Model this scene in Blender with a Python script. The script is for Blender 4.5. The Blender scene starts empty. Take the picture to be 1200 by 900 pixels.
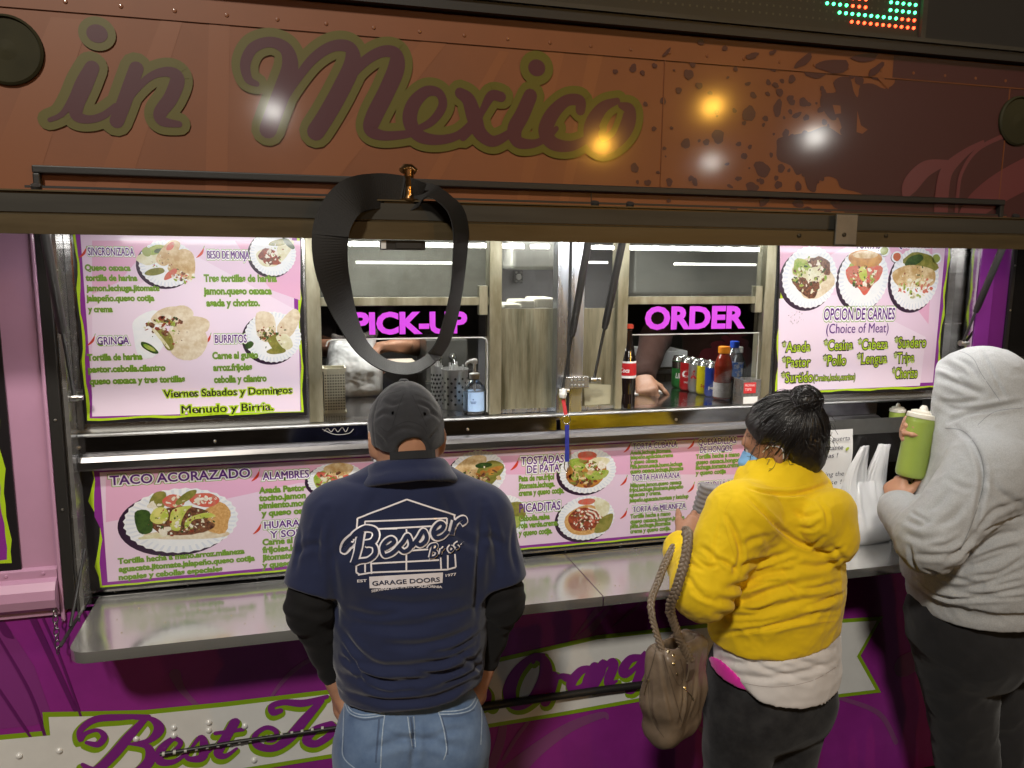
import bpy, bmesh, math, random
import numpy as np
from mathutils import Vector, Matrix, noise as mnoise
from mathutils.bvhtree import BVHTree
rad = math.radians
scene = bpy.context.scene
col = scene.collection
# ------------------------------------------------------------------ camera
CAM = np.array([0.0, -2.255, 1.952])
YAW, PITCH, ROLL, F = rad(15.24), rad(8.87), rad(-.536), 930.0   # F in photo pixels (1200 wide)
def _basis():
    cy, sy, cp, sp = math.cos(YAW), math.sin(YAW), math.cos(PITCH), math.sin(PITCH)
    f = np.array([sy*cp, cy*cp, -sp]); r = np.array([cy, -sy, 0.0]); d = np.cross(f, r)
    cr, sr = math.cos(ROLL), math.sin(ROLL)
    return np.array([cr*r+sr*d, -sr*r+cr*d, f])
BAS = _basis()
cam_data = bpy.data.cameras.new('camera')
cam = bpy.data.objects.new('camera', cam_data); col.objects.link(cam)
cam_data.sensor_fit = 'HORIZONTAL'; cam_data.sensor_width = 36.0
cam_data.lens = 36.0*F/1200.0; cam_data.clip_start = .02; cam_data.clip_end = 400
m = Matrix(((BAS[0][0], -BAS[1][0], -BAS[2][0], CAM[0]), (BAS[0][1], -BAS[1][1], -BAS[2][1], CAM[1]),
            (BAS[0][2], -BAS[1][2], -BAS[2][2], CAM[2]), (0, 0, 0, 1)))
cam.matrix_world = m
scene.camera = cam
# ------------------------------------------------------------------ exposure, world, lamps
scene.view_settings.view_transform = 'Standard'
scene.view_settings.look = 'None'
scene.view_settings.exposure = 0.0
scene.view_settings.gamma = 1.0
scene.view_settings.use_curve_mapping = False
scene.render.engine = 'CYCLES'
scene.cycles.use_denoising = True
scene.cycles.max_bounces = 8
scene.cycles.transparent_max_bounces = 16
scene.cycles.sample_clamp_indirect = 4.0
scene.cycles.caustics_reflective = False
scene.cycles.caustics_refractive = False
world = bpy.data.worlds.new('World'); scene.world = world
world.use_nodes = True
wn = world.node_tree.nodes; wl = world.node_tree.links
bg = wn['Background']
skyt = wn.new('ShaderNodeTexSky'); skyt.sky_type = 'NISHITA'; skyt.sun_disc = False
skyt.sun_elevation = rad(1.0); skyt.sun_rotation = rad(200)
wl.new(skyt.outputs[0], bg.inputs[0]); bg.inputs[1].default_value = 0.012     # night: the sky is almost gone

def lamp(name, kind, loc, power, color, target=None, **kw):
    d = bpy.data.lights.new(name, kind); d.energy = power; d.color = color
    for k, v in kw.items(): setattr(d, k, v)
    o = bpy.data.objects.new(name, d); col.objects.link(o); o.location = loc
    if target is not None:
        o.rotation_euler = (Vector(target)-Vector(loc)).to_track_quat('-Z', 'Y').to_euler()
    return o
def mirror_dir(u, v):
    """where a lamp must hang for its reflection to show in the painted body at that place"""
    d = BAS.T @ np.array([(u-600)/F, (v-450)/F, 1.0])
    t = (-.09-CAM[1])/d[1]; p = CAM+t*d
    return p, np.array([d[0], -d[1], d[2]])/np.linalg.norm(d)
def lamp_seen_at(name, u, v, dist, power, color, size):
    p, d = mirror_dir(u, v)
    return lamp(name, 'POINT', tuple(p+d*dist), power, color, shadow_soft_size=size)
WHITE_L = (1.0, .93, .82)
# tall street light of the car park, behind and left of the photographer
lamp('street_light_key', 'SPOT', (-2.2, -6.0, 6.6), 1700, WHITE_L, target=(.9, -.3, 1.1), spot_size=rad(75), spot_blend=.6, shadow_soft_size=.35)
# the lamps whose reflections show in the paint
lamp_seen_at('street_light_white', 320, 130, 9.0, 60, (1, .97, .9), .085)
lamp_seen_at('street_light_white', 955, 160, 10.0, 70, (1, .97, .9), .12)
lamp_seen_at('street_light_white', 833, 190, 10.0, 36, (1, .97, .9), .075)
lamp_seen_at('street_light_sodium', 835, 125, 11.0, 190, (1, .50, .06), .12)
lamp_seen_at('street_light_sodium', 705, 170, 11.0, 210, (1, .48, .05), .10)
# led bar under the awning
LED = lamp('awning_led_light', 'AREA', (.85, -.40, 2.000), 12.5, (1.0, .97, .93), target=(.85, .02, 1.2), shape='RECTANGLE', size=2.7, size_y=.03)
# tube light on the truck ceiling
lamp('kitchen_light', 'AREA', (.75, .95, 2.28), 6, (1.0, .95, .82), target=(.75, .95, 0), shape='RECTANGLE', size=2.2, size_y=.15)
lamp('counter_light', 'AREA', (.75, .30, 2.06), 16, (1.0, .97, .90), target=(.75, .22, 1.3), shape='RECTANGLE', size=1.4, size_y=.05)  # unseen fill added to brighten the things on the counter
# ------------------------------------------------------------------ measuring
def un(u, v, y=0.0):
    d = BAS.T @ np.array([(u-600)/F, (v-450)/F, 1.0])
    return CAM + d*((y-CAM[1])/d[1])
def unz(u, v, z):
    d = BAS.T @ np.array([(u-600)/F, (v-450)/F, 1.0])
    return CAM + d*((z-CAM[2])/d[2])
def xz(u, v, y=0.0):
    p = un(u, v, y); return (float(p[0]), float(p[2]))
def mpp(u, v, y=0.0):
    return abs(un(u+1, v, y)[0]-un(u-1, v, y)[0])/2
def mps(u, v, y=0.0):     # metres per photo pixel square to the view
    return float(BAS[2] @ (un(u, v, y)-CAM))/F
# ------------------------------------------------------------------ materials
MATS = {}
def mat(name, c, rough=.5, metal=0.0, var=0.0, vscale=8.0, bump=0.0, bscale=60.0, coat=0.0, stretch=(1, 1, 1), sheen=0.0,
        c2=None, emit=None, estr=0.0, spec=.5, alpha=1.0, trans=0.0, rvar=0.0, lo=.4, hi=.65, detail=5.0, bdist=.002, wave=None):
    if name in MATS: return MATS[name]
    m = bpy.data.materials.new(name); m.use_nodes = True
    nt = m.node_tree; N, L = nt.nodes, nt.links
    b = N['Principled BSDF']
    I = b.inputs
    I['Base Color'].default_value = (*c, 1); I['Roughness'].default_value = rough; I['Metallic'].default_value = metal
    I['Specular IOR Level'].default_value = spec
    I['Coat Weight'].default_value = coat; I['Coat Roughness'].default_value = .09
    if sheen: I['Sheen Weight'].default_value = sheen; I['Sheen Roughness'].default_value = .5
    if trans: I['Transmission Weight'].default_value = trans
    I['Alpha'].default_value = alpha
    tc = N.new('ShaderNodeTexCoord'); mp = N.new('ShaderNodeMapping'); mp.inputs['Scale'].default_value = stretch
    L.new(tc.outputs['Object'], mp.inputs['Vector'])
    if var or c2 or rvar:
        n = N.new('ShaderNodeTexNoise'); n.inputs['Scale'].default_value = vscale; n.inputs['Detail'].default_value = detail
        n.inputs['Roughness'].default_value = .62
        L.new(mp.outputs[0], n.inputs['Vector'])
        r = N.new('ShaderNodeValToRGB')
        if c2 is None:
            r.color_ramp.elements[0].color = (*[x*(1-var) for x in c], 1); r.color_ramp.elements[1].color = (*[min(1, x*(1+var)) for x in c], 1)
            r.color_ramp.elements[0].position = .3; r.color_ramp.elements[1].position = .7
        else:
            r.color_ramp.elements[0].color = (*c, 1); r.color_ramp.elements[1].color = (*c2, 1)
            r.color_ramp.elements[0].position = lo; r.color_ramp.elements[1].position = hi
        L.new(n.outputs['Fac'], r.inputs['Fac']); L.new(r.outputs[0], I['Base Color'])
        if rvar:
            mr = N.new('ShaderNodeMapRange'); mr.inputs['From Min'].default_value = .3; mr.inputs['From Max'].default_value = .7
            mr.inputs['To Min'].default_value = max(.02, rough-rvar); mr.inputs['To Max'].default_value = rough+rvar
            L.new(n.outputs['Fac'], mr.inputs['Value']); L.new(mr.outputs[0], I['Roughness'])
    if bump:
        nb = N.new('ShaderNodeTexNoise'); nb.inputs['Scale'].default_value = bscale; nb.inputs['Detail'].default_value = 4
        L.new(mp.outputs[0], nb.inputs['Vector'])
        bp = N.new('ShaderNodeBump'); bp.inputs['Strength'].default_value = bump; bp.inputs['Distance'].default_value = bdist
        L.new(nb.outputs['Fac'], bp.inputs['Height']); L.new(bp.outputs[0], I['Normal'])
    if wave:   # woven threads: (scale, strength)
        w1 = N.new('ShaderNodeTexWave'); w1.wave_type = 'BANDS'; w1.bands_direction = wave[2]; w1.inputs['Scale'].default_value = wave[0]
        w1.inputs['Distortion'].default_value = 1.5; w1.inputs['Detail'].default_value = 2
        L.new(tc.outputs['Object'], w1.inputs['Vector'])
        bp = N.new('ShaderNodeBump'); bp.inputs['Strength'].default_value = wave[1]; bp.inputs['Distance'].default_value = bdist
        L.new(w1.outputs['Fac'], bp.inputs['Height'])
        if I['Normal'].is_linked: L.new(I['Normal'].links[0].from_socket, bp.inputs['Normal'])
        L.new(bp.outputs[0], I['Normal'])
    if emit:
        I['Emission Color'].default_value = (*emit, 1); I['Emission Strength'].default_value = estr
    MATS[name] = m
    return m
def glass_mat(name, tint=(1, 1, 1), refl=1.0, rough=.02, haze=None, haze_amt=0.0):
    """thin clear pane: mostly see-through, mirrors by its angle, optional film of dirt"""
    if name in MATS: return MATS[name]
    m = bpy.data.materials.new(name); m.use_nodes = True
    nt = m.node_tree; N, L = nt.nodes, nt.links
    N.remove(N['Principled BSDF']); out = N['Material Output']
    t = N.new('ShaderNodeBsdfTransparent'); t.inputs[0].default_value = (*tint, 1)
    g = N.new('ShaderNodeBsdfGlossy'); g.inputs['Roughness'].default_value = rough
    fr = N.new('ShaderNodeFresnel'); fr.inputs[0].default_value = 1.5
    mx = N.new('ShaderNodeMath'); mx.operation = 'MULTIPLY'; mx.inputs[1].default_value = refl*1.7
    L.new(fr.outputs[0], mx.inputs[0])
    s = N.new('ShaderNodeMixShader'); L.new(mx.outputs[0], s.inputs[0]); L.new(t.outputs[0], s.inputs[1]); L.new(g.outputs[0], s.inputs[2])
    last = s
    if haze:
        d = N.new('ShaderNodeBsdfDiffuse'); d.inputs[0].default_value = (*haze, 1)
        tc = N.new('ShaderNodeTexCoord'); n = N.new('ShaderNodeTexNoise'); n.inputs['Scale'].default_value = 6; n.inputs['Detail'].default_value = 6
        L.new(tc.outputs['Object'], n.inputs['Vector'])
        mr = N.new('ShaderNodeMapRange'); mr.inputs['From Min'].default_value = .3; mr.inputs['From Max'].default_value = .75
        mr.inputs['To Min'].default_value = haze_amt*.5; mr.inputs['To Max'].default_value = haze_amt*1.4
        L.new(n.outputs['Fac'], mr.inputs['Value'])
        s2 = N.new('ShaderNodeMixShader'); L.new(mr.outputs[0], s2.inputs[0]); L.new(s.outputs[0], s2.inputs[1]); L.new(d.outputs[0], s2.inputs[2])
        last = s2
    L.new(last.outputs[0], out.inputs['Surface'])
    MATS[name] = m
    return m
# ------------------------------------------------------------------ things, parts, meshes
WLOC = {}
def tag(o, label=None, cat=None, group=None, kind=None):
    if label: o['label'] = label
    if cat: o['category'] = cat
    if group: o['group'] = group
    if kind: o['kind'] = kind
    return o
def thing(name, loc, label, cat, group=None):
    o = bpy.data.objects.new(name, None); col.objects.link(o); o.location = loc; o.empty_display_size = .05
    WLOC[o] = Vector(loc)
    return tag(o, label, cat, group)
def catmull(pts, n=8, closed=False):
    P = [np.array(p, float) for p in pts]
    if len(P) < 3 and not closed:
        return [P[0]+(P[-1]-P[0])*i/n for i in range(n+1)]
    out = []; K = len(P)
    rng = range(K) if closed else range(K-1)
    for i in rng:
        if closed: a, b, c, d = P[i-1], P[i], P[(i+1) % K], P[(i+2) % K]
        else: a, b, c, d = P[max(i-1, 0)], P[i], P[i+1], P[min(i+2, K-1)]
        for j in range(n):
            t = j/n
            out.append(.5*((2*b)+(-a+c)*t+(2*a-5*b+4*c-d)*t*t+(-a+3*b-3*c+d)*t**3))
    if not closed: out.append(P[-1])
    return out
class MB:
    def __init__(s, squash=None): s.v = []; s.f = []; s.m = []; s.sm = []; s.squash = squash
    def add(s, V, Fc, m=0, smooth=False):
        k = len(s.v); s.v.extend([tuple(map(float, p)) for p in V])
        for f in Fc: s.f.append(tuple(int(i)+k for i in f)); s.m.append(m); s.sm.append(smooth)
        return s
    def box(s, x0, x1, y0, y1, z0, z1, m=0):
        V = [(x, y, z) for x in (x0, x1) for y in (y0, y1) for z in (z0, z1)]
        return s.add(V, [(0, 1, 3, 2), (4, 6, 7, 5), (0, 4, 5, 1), (2, 3, 7, 6), (0, 2, 6, 4), (1, 5, 7, 3)], m)
    def hexa(s, V, m=0):     # 8 corners, bottom ring then top ring, both counter-clockwise from above
        return s.add(V, [(3, 2, 1, 0), (4, 5, 6, 7), (0, 1, 5, 4), (1, 2, 6, 5), (2, 3, 7, 6), (3, 0, 4, 7)], m)
    def prism_x(s, prof, x0, x1, m=0, smooth=False):   # profile of (y,z) swept along x
        n = len(prof)
        V = [(x0, y, z) for y, z in prof]+[(x1, y, z) for y, z in prof]
        s.add(V, [(i, i+n, (i+1) % n+n, (i+1) % n) for i in range(n)], m, smooth)
        return s.add(V, [tuple(range(n))[::1], tuple(range(n, 2*n))[::-1]], m)
    def prism_z(s, prof, z0, z1, m=0, smooth=False):
        n = len(prof)
        V = [(x, y, z0) for x, y in prof]+[(x, y, z1) for x, y in prof]
        s.add(V, [(i, (i+1) % n, (i+1) % n+n, i+n) for i in range(n)], m, smooth)
        return s.add(V, [tuple(range(n))[::-1], tuple(range(n, 2*n))], m)
    def tube(s, path, r, n=10, m=0, cap=True, flat=None, closed=False):
        P = [Vector(p) for p in path]; K = len(P)
        R = [r]*K if not hasattr(r, '__len__') else list(r)
        V = []; up = None
        for i, p in enumerate(P):
            if closed: t = P[(i+1) % K]-P[i-1]
            else: t = (P[min(i+1, K-1)]-P[max(i-1, 0)])
            t.normalize()
            if up is None:
                up = t.orthogonal().normalized()
                if flat is not None: up = Vector(flat).normalized()
            up = (up-t*up.dot(t)); up.normalize(); sd = t.cross(up)
            for j in range(n):
                a = 2*math.pi*j/n
                V.append(p+(up*math.cos(a)+sd*math.sin(a))*R[i])
        Fc = []
        for i in range(K if closed else K-1):
            for j in range(n):
                a, b = i*n+j, i*n+(j+1) % n; c, d = ((i+1) % K)*n+(j+1) % n, ((i+1) % K)*n+j
                Fc.append((a, b, c, d))
        s.add(V, Fc, m, True)
        if cap and not closed: s.add(V, [tuple(range(n))[::-1], tuple(range((K-1)*n, K*n))], m)
        return s
    def strap(s, path, w, t, up, m=0):
        """flat webbing: path of points, width vectors list, thickness"""
        V = []; K = len(path)
        P = [Vector(p) for p in path]; W = [Vector(a) for a in up]
        for i in range(K):
            tg = (P[min(i+1, K-1)]-P[max(i-1, 0)]).normalized()
            ww = W[i]-tg*W[i].dot(tg); ww.normalize(); nn = tg.cross(ww)
            for a, b in ((-1, -1), (1, -1), (1, 1), (-1, 1)): V.append(P[i]+ww*(w/2*a)+nn*(t/2*b))
        Fc = []
        for i in range(K-1):
            for j in range(4): Fc.append((i*4+j, i*4+(j+1) % 4, (i+1)*4+(j+1) % 4, (i+1)*4+j))
        s.add(V, Fc, m, False); s.add(V, [(3, 2, 1, 0), tuple(range(K*4-4, K*4))], m)
        return s
    def lathe(s, prof, c, n=24, m=0, axis='z', smooth=True, ms=None):
        V = []; K = len(prof)
        for r, h in prof:
            for j in range(n):
                a = 2*math.pi*j/n; ca, sa = math.cos(a)*r, math.sin(a)*r
                if axis == 'z': V.append((c[0]+ca, c[1]+sa, c[2]+h))
                elif axis == 'y': V.append((c[0]+ca, c[1]+h, c[2]-sa))
                else: V.append((c[0]+h, c[1]+ca, c[2]+sa))
        for i in range(K-1):
            Fc = [(i*n+j, i*n+(j+1) % n, (i+1)*n+(j+1) % n, (i+1)*n+j) for j in range(n)]
            s.add(V, Fc, ms[i] if ms else m, smooth)
        Fc = []
        if prof[0][0] > 1e-6: Fc.append(tuple(range(n))[::-1])
        if prof[-1][0] > 1e-6: Fc.append(tuple(range((K-1)*n, K*n)))
        s.add(V, Fc[:1], ms[0] if ms else m); s.add(V, Fc[1:], ms[-1] if ms else m)
        return s
    def poly(s, pts, y, m=0):     # flat polygon in an x-z plane facing the street
        a = sum(pts[i][0]*pts[(i+1) % len(pts)][1]-pts[(i+1) % len(pts)][0]*pts[i][1] for i in range(len(pts)))
        if a < 0: pts = pts[::-1]
        return s.add([(x, y, z) for x, z in pts], [tuple(range(len(pts)))], m)
    def ellipse(s, cx, cz, rx, rz, y, m=0, n=28, rot=0.0, wob=0.0, seed=0, scal=0):
        rr = random.Random(seed); ph = [rr.random()*6.28 for _ in range(4)]
        pts = []
        for j in range(n):
            a = 2*math.pi*j/n; k = 1+wob*(math.sin(2*a+ph[0])*.5+math.sin(3*a+ph[1])*.4+math.sin(5*a+ph[2])*.3)
            if scal: k += .018*(1 if j % 2 else -1)
            X, Z = math.cos(a)*rx*k, math.sin(a)*rz*k
            pts.append((cx+X*math.cos(rot)-Z*math.sin(rot), cz+X*math.sin(rot)+Z*math.cos(rot)))
        return s.poly(pts, y, m)
    def stroke(s, pts, y, m=0, add=0.0, dy=.0003, capn=6):
        """brush stroke: pts of (x,z,width); y falls slightly along the stroke so that it never lies on itself"""
        K = len(pts); L = []; Rr = []
        for i in range(K):
            a = np.array(pts[max(i-1, 0)][:2]); b = np.array(pts[min(i+1, K-1)][:2]); t = b-a
            t = t/(np.linalg.norm(t)+1e-9); nrm = np.array([-t[1], t[0]]); w = pts[i][2]/2+add
            p = np.array(pts[i][:2]); yy = y-dy*i/max(K-1, 1)
            L.append((p[0]+nrm[0]*w, yy, p[1]+nrm[1]*w)); Rr.append((p[0]-nrm[0]*w, yy, p[1]-nrm[1]*w))
        V = L+Rr
        s.add(V, [(i, K+i, K+i+1, i+1) for i in range(K-1)], m)
        for i, sg in ((0, 1), (K-1, -1)):
            p = np.array(pts[i][:2]); w = pts[i][2]/2+add
            q = np.array(pts[1 if i == 0 else K-2][:2]); t = (p-q)/(np.linalg.norm(p-q)+1e-9); a0 = math.atan2(t[1], t[0])
            yy = y-dy*i/max(K-1, 1)
            arc = [(p[0]+math.cos(a0-math.pi/2+math.pi*j/capn)*w, p[1]+math.sin(a0-math.pi/2+math.pi*j/capn)*w) for j in range(capn+1)]
            s.poly(arc, yy, m)
        return s
    def build(s, name, mats, parent=None, bevel=0.0, seg=2, label=None, sub=0):
        me = bpy.data.meshes.new(name)
        if not isinstance(mats, (list, tuple)): mats = [mats]
        V = np.array(s.v, float).reshape(-1, 3)
        if s.squash: V[:, 1] = s.squash[0]+(V[:, 1]-s.squash[0])*s.squash[1]     # thin vinyl: print layers a few hundredths of a millimetre apart
        if parent is not None: off = WLOC[parent]
        else: off = Vector(((V[:, 0].min()+V[:, 0].max())/2, (V[:, 1].min()+V[:, 1].max())/2, V[:, 2].min()))
        V = V-np.array(off)
        me.from_pydata(V.tolist(), [], s.f)
        for mm in mats: me.materials.append(mm)
        me.polygons.foreach_set('material_index', s.m); me.polygons.foreach_set('use_smooth', s.sm)
        me.validate(); me.update()
        o = bpy.data.objects.new(name, me); col.objects.link(o)
        if parent is not None: o.parent = parent; WLOC[o] = Vector(off)
        else: o.location = off; WLOC[o] = Vector(off)
        if bevel:
            b = o.modifiers.new('bevel', 'BEVEL'); b.width = bevel; b.segments = seg; b.limit_method = 'ANGLE'; b.angle_limit = rad(40)
            b.harden_normals = False
        if sub:
            b = o.modifiers.new('sub', 'SUBSURF'); b.levels = sub; b.render_levels = sub
        if label: o['label'] = label
        return o
def copy_tree(o, parent=None, delta=None):
    c = o.copy(); col.objects.link(c)
    if parent is not None: c.parent = parent
    if delta is not None: c.location = Vector(c.location)+Vector(delta)
    for ch in list(o.children): copy_tree(ch, c)
    return c
# ------------------------------------------------------------------ lettering
_TC = {}
def glyphs(s, off=0.0, shear=0.0):
    key = (s, round(off, 4), shear)
    if key in _TC: return _TC[key]
    cu = bpy.data.curves.new('t', 'FONT'); cu.body = s; cu.size = 1; cu.offset = off; cu.resolution_u = 3; cu.fill_mode = 'FRONT'; cu.shear = shear
    ob = bpy.data.objects.new('t', cu); col.objects.link(ob)
    dg = bpy.context.evaluated_depsgraph_get(); dg.update()
    me = bpy.data.meshes.new_from_object(ob.evaluated_get(dg))
    V = np.array([v.co[:] for v in me.vertices]).reshape(-1, 3)[:, :2] if len(me.vertices) else np.zeros((0, 2))
    Fc = [tuple(p.vertices) for p in me.polygons]
    par = list(range(len(V)))
    def fd(a):
        while par[a] != a: par[a] = par[par[a]]; a = par[a]
        return a
    for f in Fc:
        for q in f[1:]: par[fd(q)] = fd(f[0])
    roots = {}; isl = [roots.setdefault(fd(i), len(roots)) for i in range(len(V))]
    bpy.data.objects.remove(ob); bpy.data.curves.remove(cu); bpy.data.meshes.remove(me)
    _TC[key] = (V, Fc, isl)
    return _TC[key]
CAPH = None
def lettering(mb, s, x0, x1, z, h, y, layers, shear=0.0, both=None):
    """s between x0 and x1 on baseline z, capitals h high; layers = [(bold offset, material, y step)]"""
    global CAPH
    if CAPH is None:
        V, _, _ = glyphs('H'); CAPH = float(V[:, 1].max()-V[:, 1].min())
    tl = [i for i, ch in enumerate(s) if ch == 'ñ']; s = s.replace('ñ', 'n')
    V0, _, _ = glyphs(s, 0.0, shear); a, b = float(V0[:, 0].min()), float(V0[:, 0].max())
    sz = h/CAPH; sx = (x1-x0)/(b-a)
    for off, m, st in layers:
        sh_ = [(0, 0)]
        if 'M' in s and abs(off) < .03: sh_ = [(0, 0), (-off*1.1, .0004), (off*1.1, .0008)]; off = 0.0
        V, Fc, isl = glyphs(s, off, shear)
        for dx_, dy_ in sh_[:1 if sh_[-1][0] <= 0 else 3]:
            P = [(x0+(p[0]-a)*sx+dx_*sz, y-st-dy_-.00007*(isl[i] % 5), z+p[1]*sz) for i, p in enumerate(V)]
            mb.add(P, Fc, m)
        for i in tl:      # tilde
            xr_ = float(glyphs(s[:i+1], 0, shear)[0][:, 0].max()); q = [(xr_-.34, .60), (xr_-.25, .66), (xr_-.15, .60), (xr_-.06, .66)]
            mb.stroke([(x0+(c_-a)*sx, z+d_*sz, (.07+off*1.6)*sz) for c_, d_ in q], y-st-.0004, m)
def ptext(mb, s, u0, u1, v, h, y, layers, shear=0.0):
    """text on a plane y: left and right ends u0,u1 and baseline v at the left end (photo measures), capitals h high"""
    p0 = un(u0, v, y); k = mpp((u0+u1)/2, v, y)
    x1 = None
    # right end: same height z
    lo, hi = p0[0], p0[0]+3
    for _ in range(40):
        mid = (lo+hi)/2; q = BAS @ (np.array([mid, y, p0[2]])-CAM)
        if q[0]/q[2]*F+600 < u1: lo = mid
        else: hi = mid
    lettering(mb, s, p0[0], lo, p0[2], h*k, y, layers, shear)
def pstroke(mb, pts, y, m, add=0.0, n=7, dy=.0003):
    """pts in photo pixels (u,v,w)"""
    C = catmull(pts, n)
    W = []
    for u, v, w in C:
        p = un(u, v, y); W.append((p[0], p[2], max(w, .5)*mpp(u, v, y)))
    mb.stroke(W, y, m, add, dy)
def pz(pts, sx, ox, oy):   # zoomed picture coordinates to photo pixels
    return [(ox+a/sx, oy+b/sx, *r) for a, b, *r in pts]
# ------------------------------------------------------------------ sculpting with distance fields
def nrm(v):
    v = np.array(v, float); return v/(np.linalg.norm(v)+1e-12)
def frame(f, up=(0, 0, 1)):
    """columns: right, forward, up"""
    f = nrm(f); r = nrm(np.cross(f, up)); u = np.cross(r, f); return np.stack([r, f, u], 1)
class Prim:
    def __init__(s, kind, k=.02, op='u', clip=None, **a): s.kind, s.k, s.op, s.clip, s.a = kind, k, op, clip or [], a
    def dist(s, P):
        a = s.a
        if s.kind == 'cap':
            A, B = np.array(a['a'], float), np.array(a['b'], float); Q = P
            if a.get('flat') is not None:
                n, f = nrm(a['flat'][0]), a['flat'][1]
                Q = P+((P-A) @ n)[:, None]*n[None]*(1/f-1); B = B+n*((B-A) @ n)*(1/f-1)
            ab = B-A; t = np.clip(((Q-A) @ ab)/(ab @ ab+1e-12), 0, 1)
            d = np.linalg.norm(Q-A-t[:, None]*ab, axis=1)-(a['ra']+(a['rb']-a['ra'])*t)
            if a.get('flat') is not None: d = d*(.5+.5*min(1, a['flat'][1]))
        elif s.kind == 'ell':
            Q = P-np.array(a['c'], float)
            if a.get('R') is not None: Q = Q @ a['R']
            r = np.array(a['r'], float); k0 = np.linalg.norm(Q/r, axis=1); k1 = np.linalg.norm(Q/(r*r), axis=1)+1e-9
            d = k0*(k0-1)/k1
        elif s.kind == 'box':
            Q = P-np.array(a['c'], float)
            if a.get('R') is not None: Q = Q @ a['R']
            q = np.abs(Q)-np.array(a['r'], float)+a['rd']
            d = np.linalg.norm(np.maximum(q, 0), axis=1)+np.minimum(q.max(1), 0)-a['rd']
        elif s.kind == 'ring':      # torus piece: centre, axis, major radii (two), minor
            Q = (P-np.array(a['c'], float)) @ a['R']; x, y_, z = Q[:, 0], Q[:, 1], Q[:, 2]
            k = np.sqrt((x/a['rx'])**2+(y_/a['ry'])**2)+1e-9; m_ = (a['rx']+a['ry'])/2
            d = np.sqrt(((k-1)*m_)**2+z*z)-a['t']
        for pt, n in s.clip: d = np.maximum(d, (P-np.array(pt, float)) @ nrm(n))
        return d
    def bb(s):
        a = s.a
        if s.kind == 'cap':
            A, B = np.array(a['a'], float), np.array(a['b'], float); r = max(a['ra'], a['rb']); return np.minimum(A, B)-r, np.maximum(A, B)+r
        r = {'ell': lambda: max(a['r']), 'box': lambda: float(np.linalg.norm(a['r'])), 'ring': lambda: max(a['rx'], a['ry'])+a['t']}[s.kind]()
        c = np.array(a['c'], float); return c-r, c+r
def cap(a, b, ra, rb=None, k=.02, flat=None, **kw): return Prim('cap', k, a=a, b=b, ra=ra, rb=ra if rb is None else rb, flat=flat, **kw)
def ell(c, r, k=.02, R=None, **kw): return Prim('ell', k, c=c, r=r, R=R, **kw)
def rbox(c, r, rd, k=.02, R=None, **kw): return Prim('box', k, c=c, r=r, rd=rd, R=R, **kw)
def ring(c, R, rx, ry, t, k=.02, **kw): return Prim('ring', k, c=c, R=R, rx=rx, ry=ry, t=t, **kw)
def _comb(d, di, p):
    if p.op == 'u':
        if p.k <= 0: return np.minimum(d, di)
        h = np.maximum(p.k-np.abs(d-di), 0)/p.k; return np.minimum(d, di)-h*h*p.k*.25
    if p.op == 's': di = -di
    if p.k <= 0: return np.maximum(d, di)
    h = np.maximum(p.k-np.abs(d-di), 0)/p.k; return np.maximum(d, di)+h*h*p.k*.25
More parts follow.
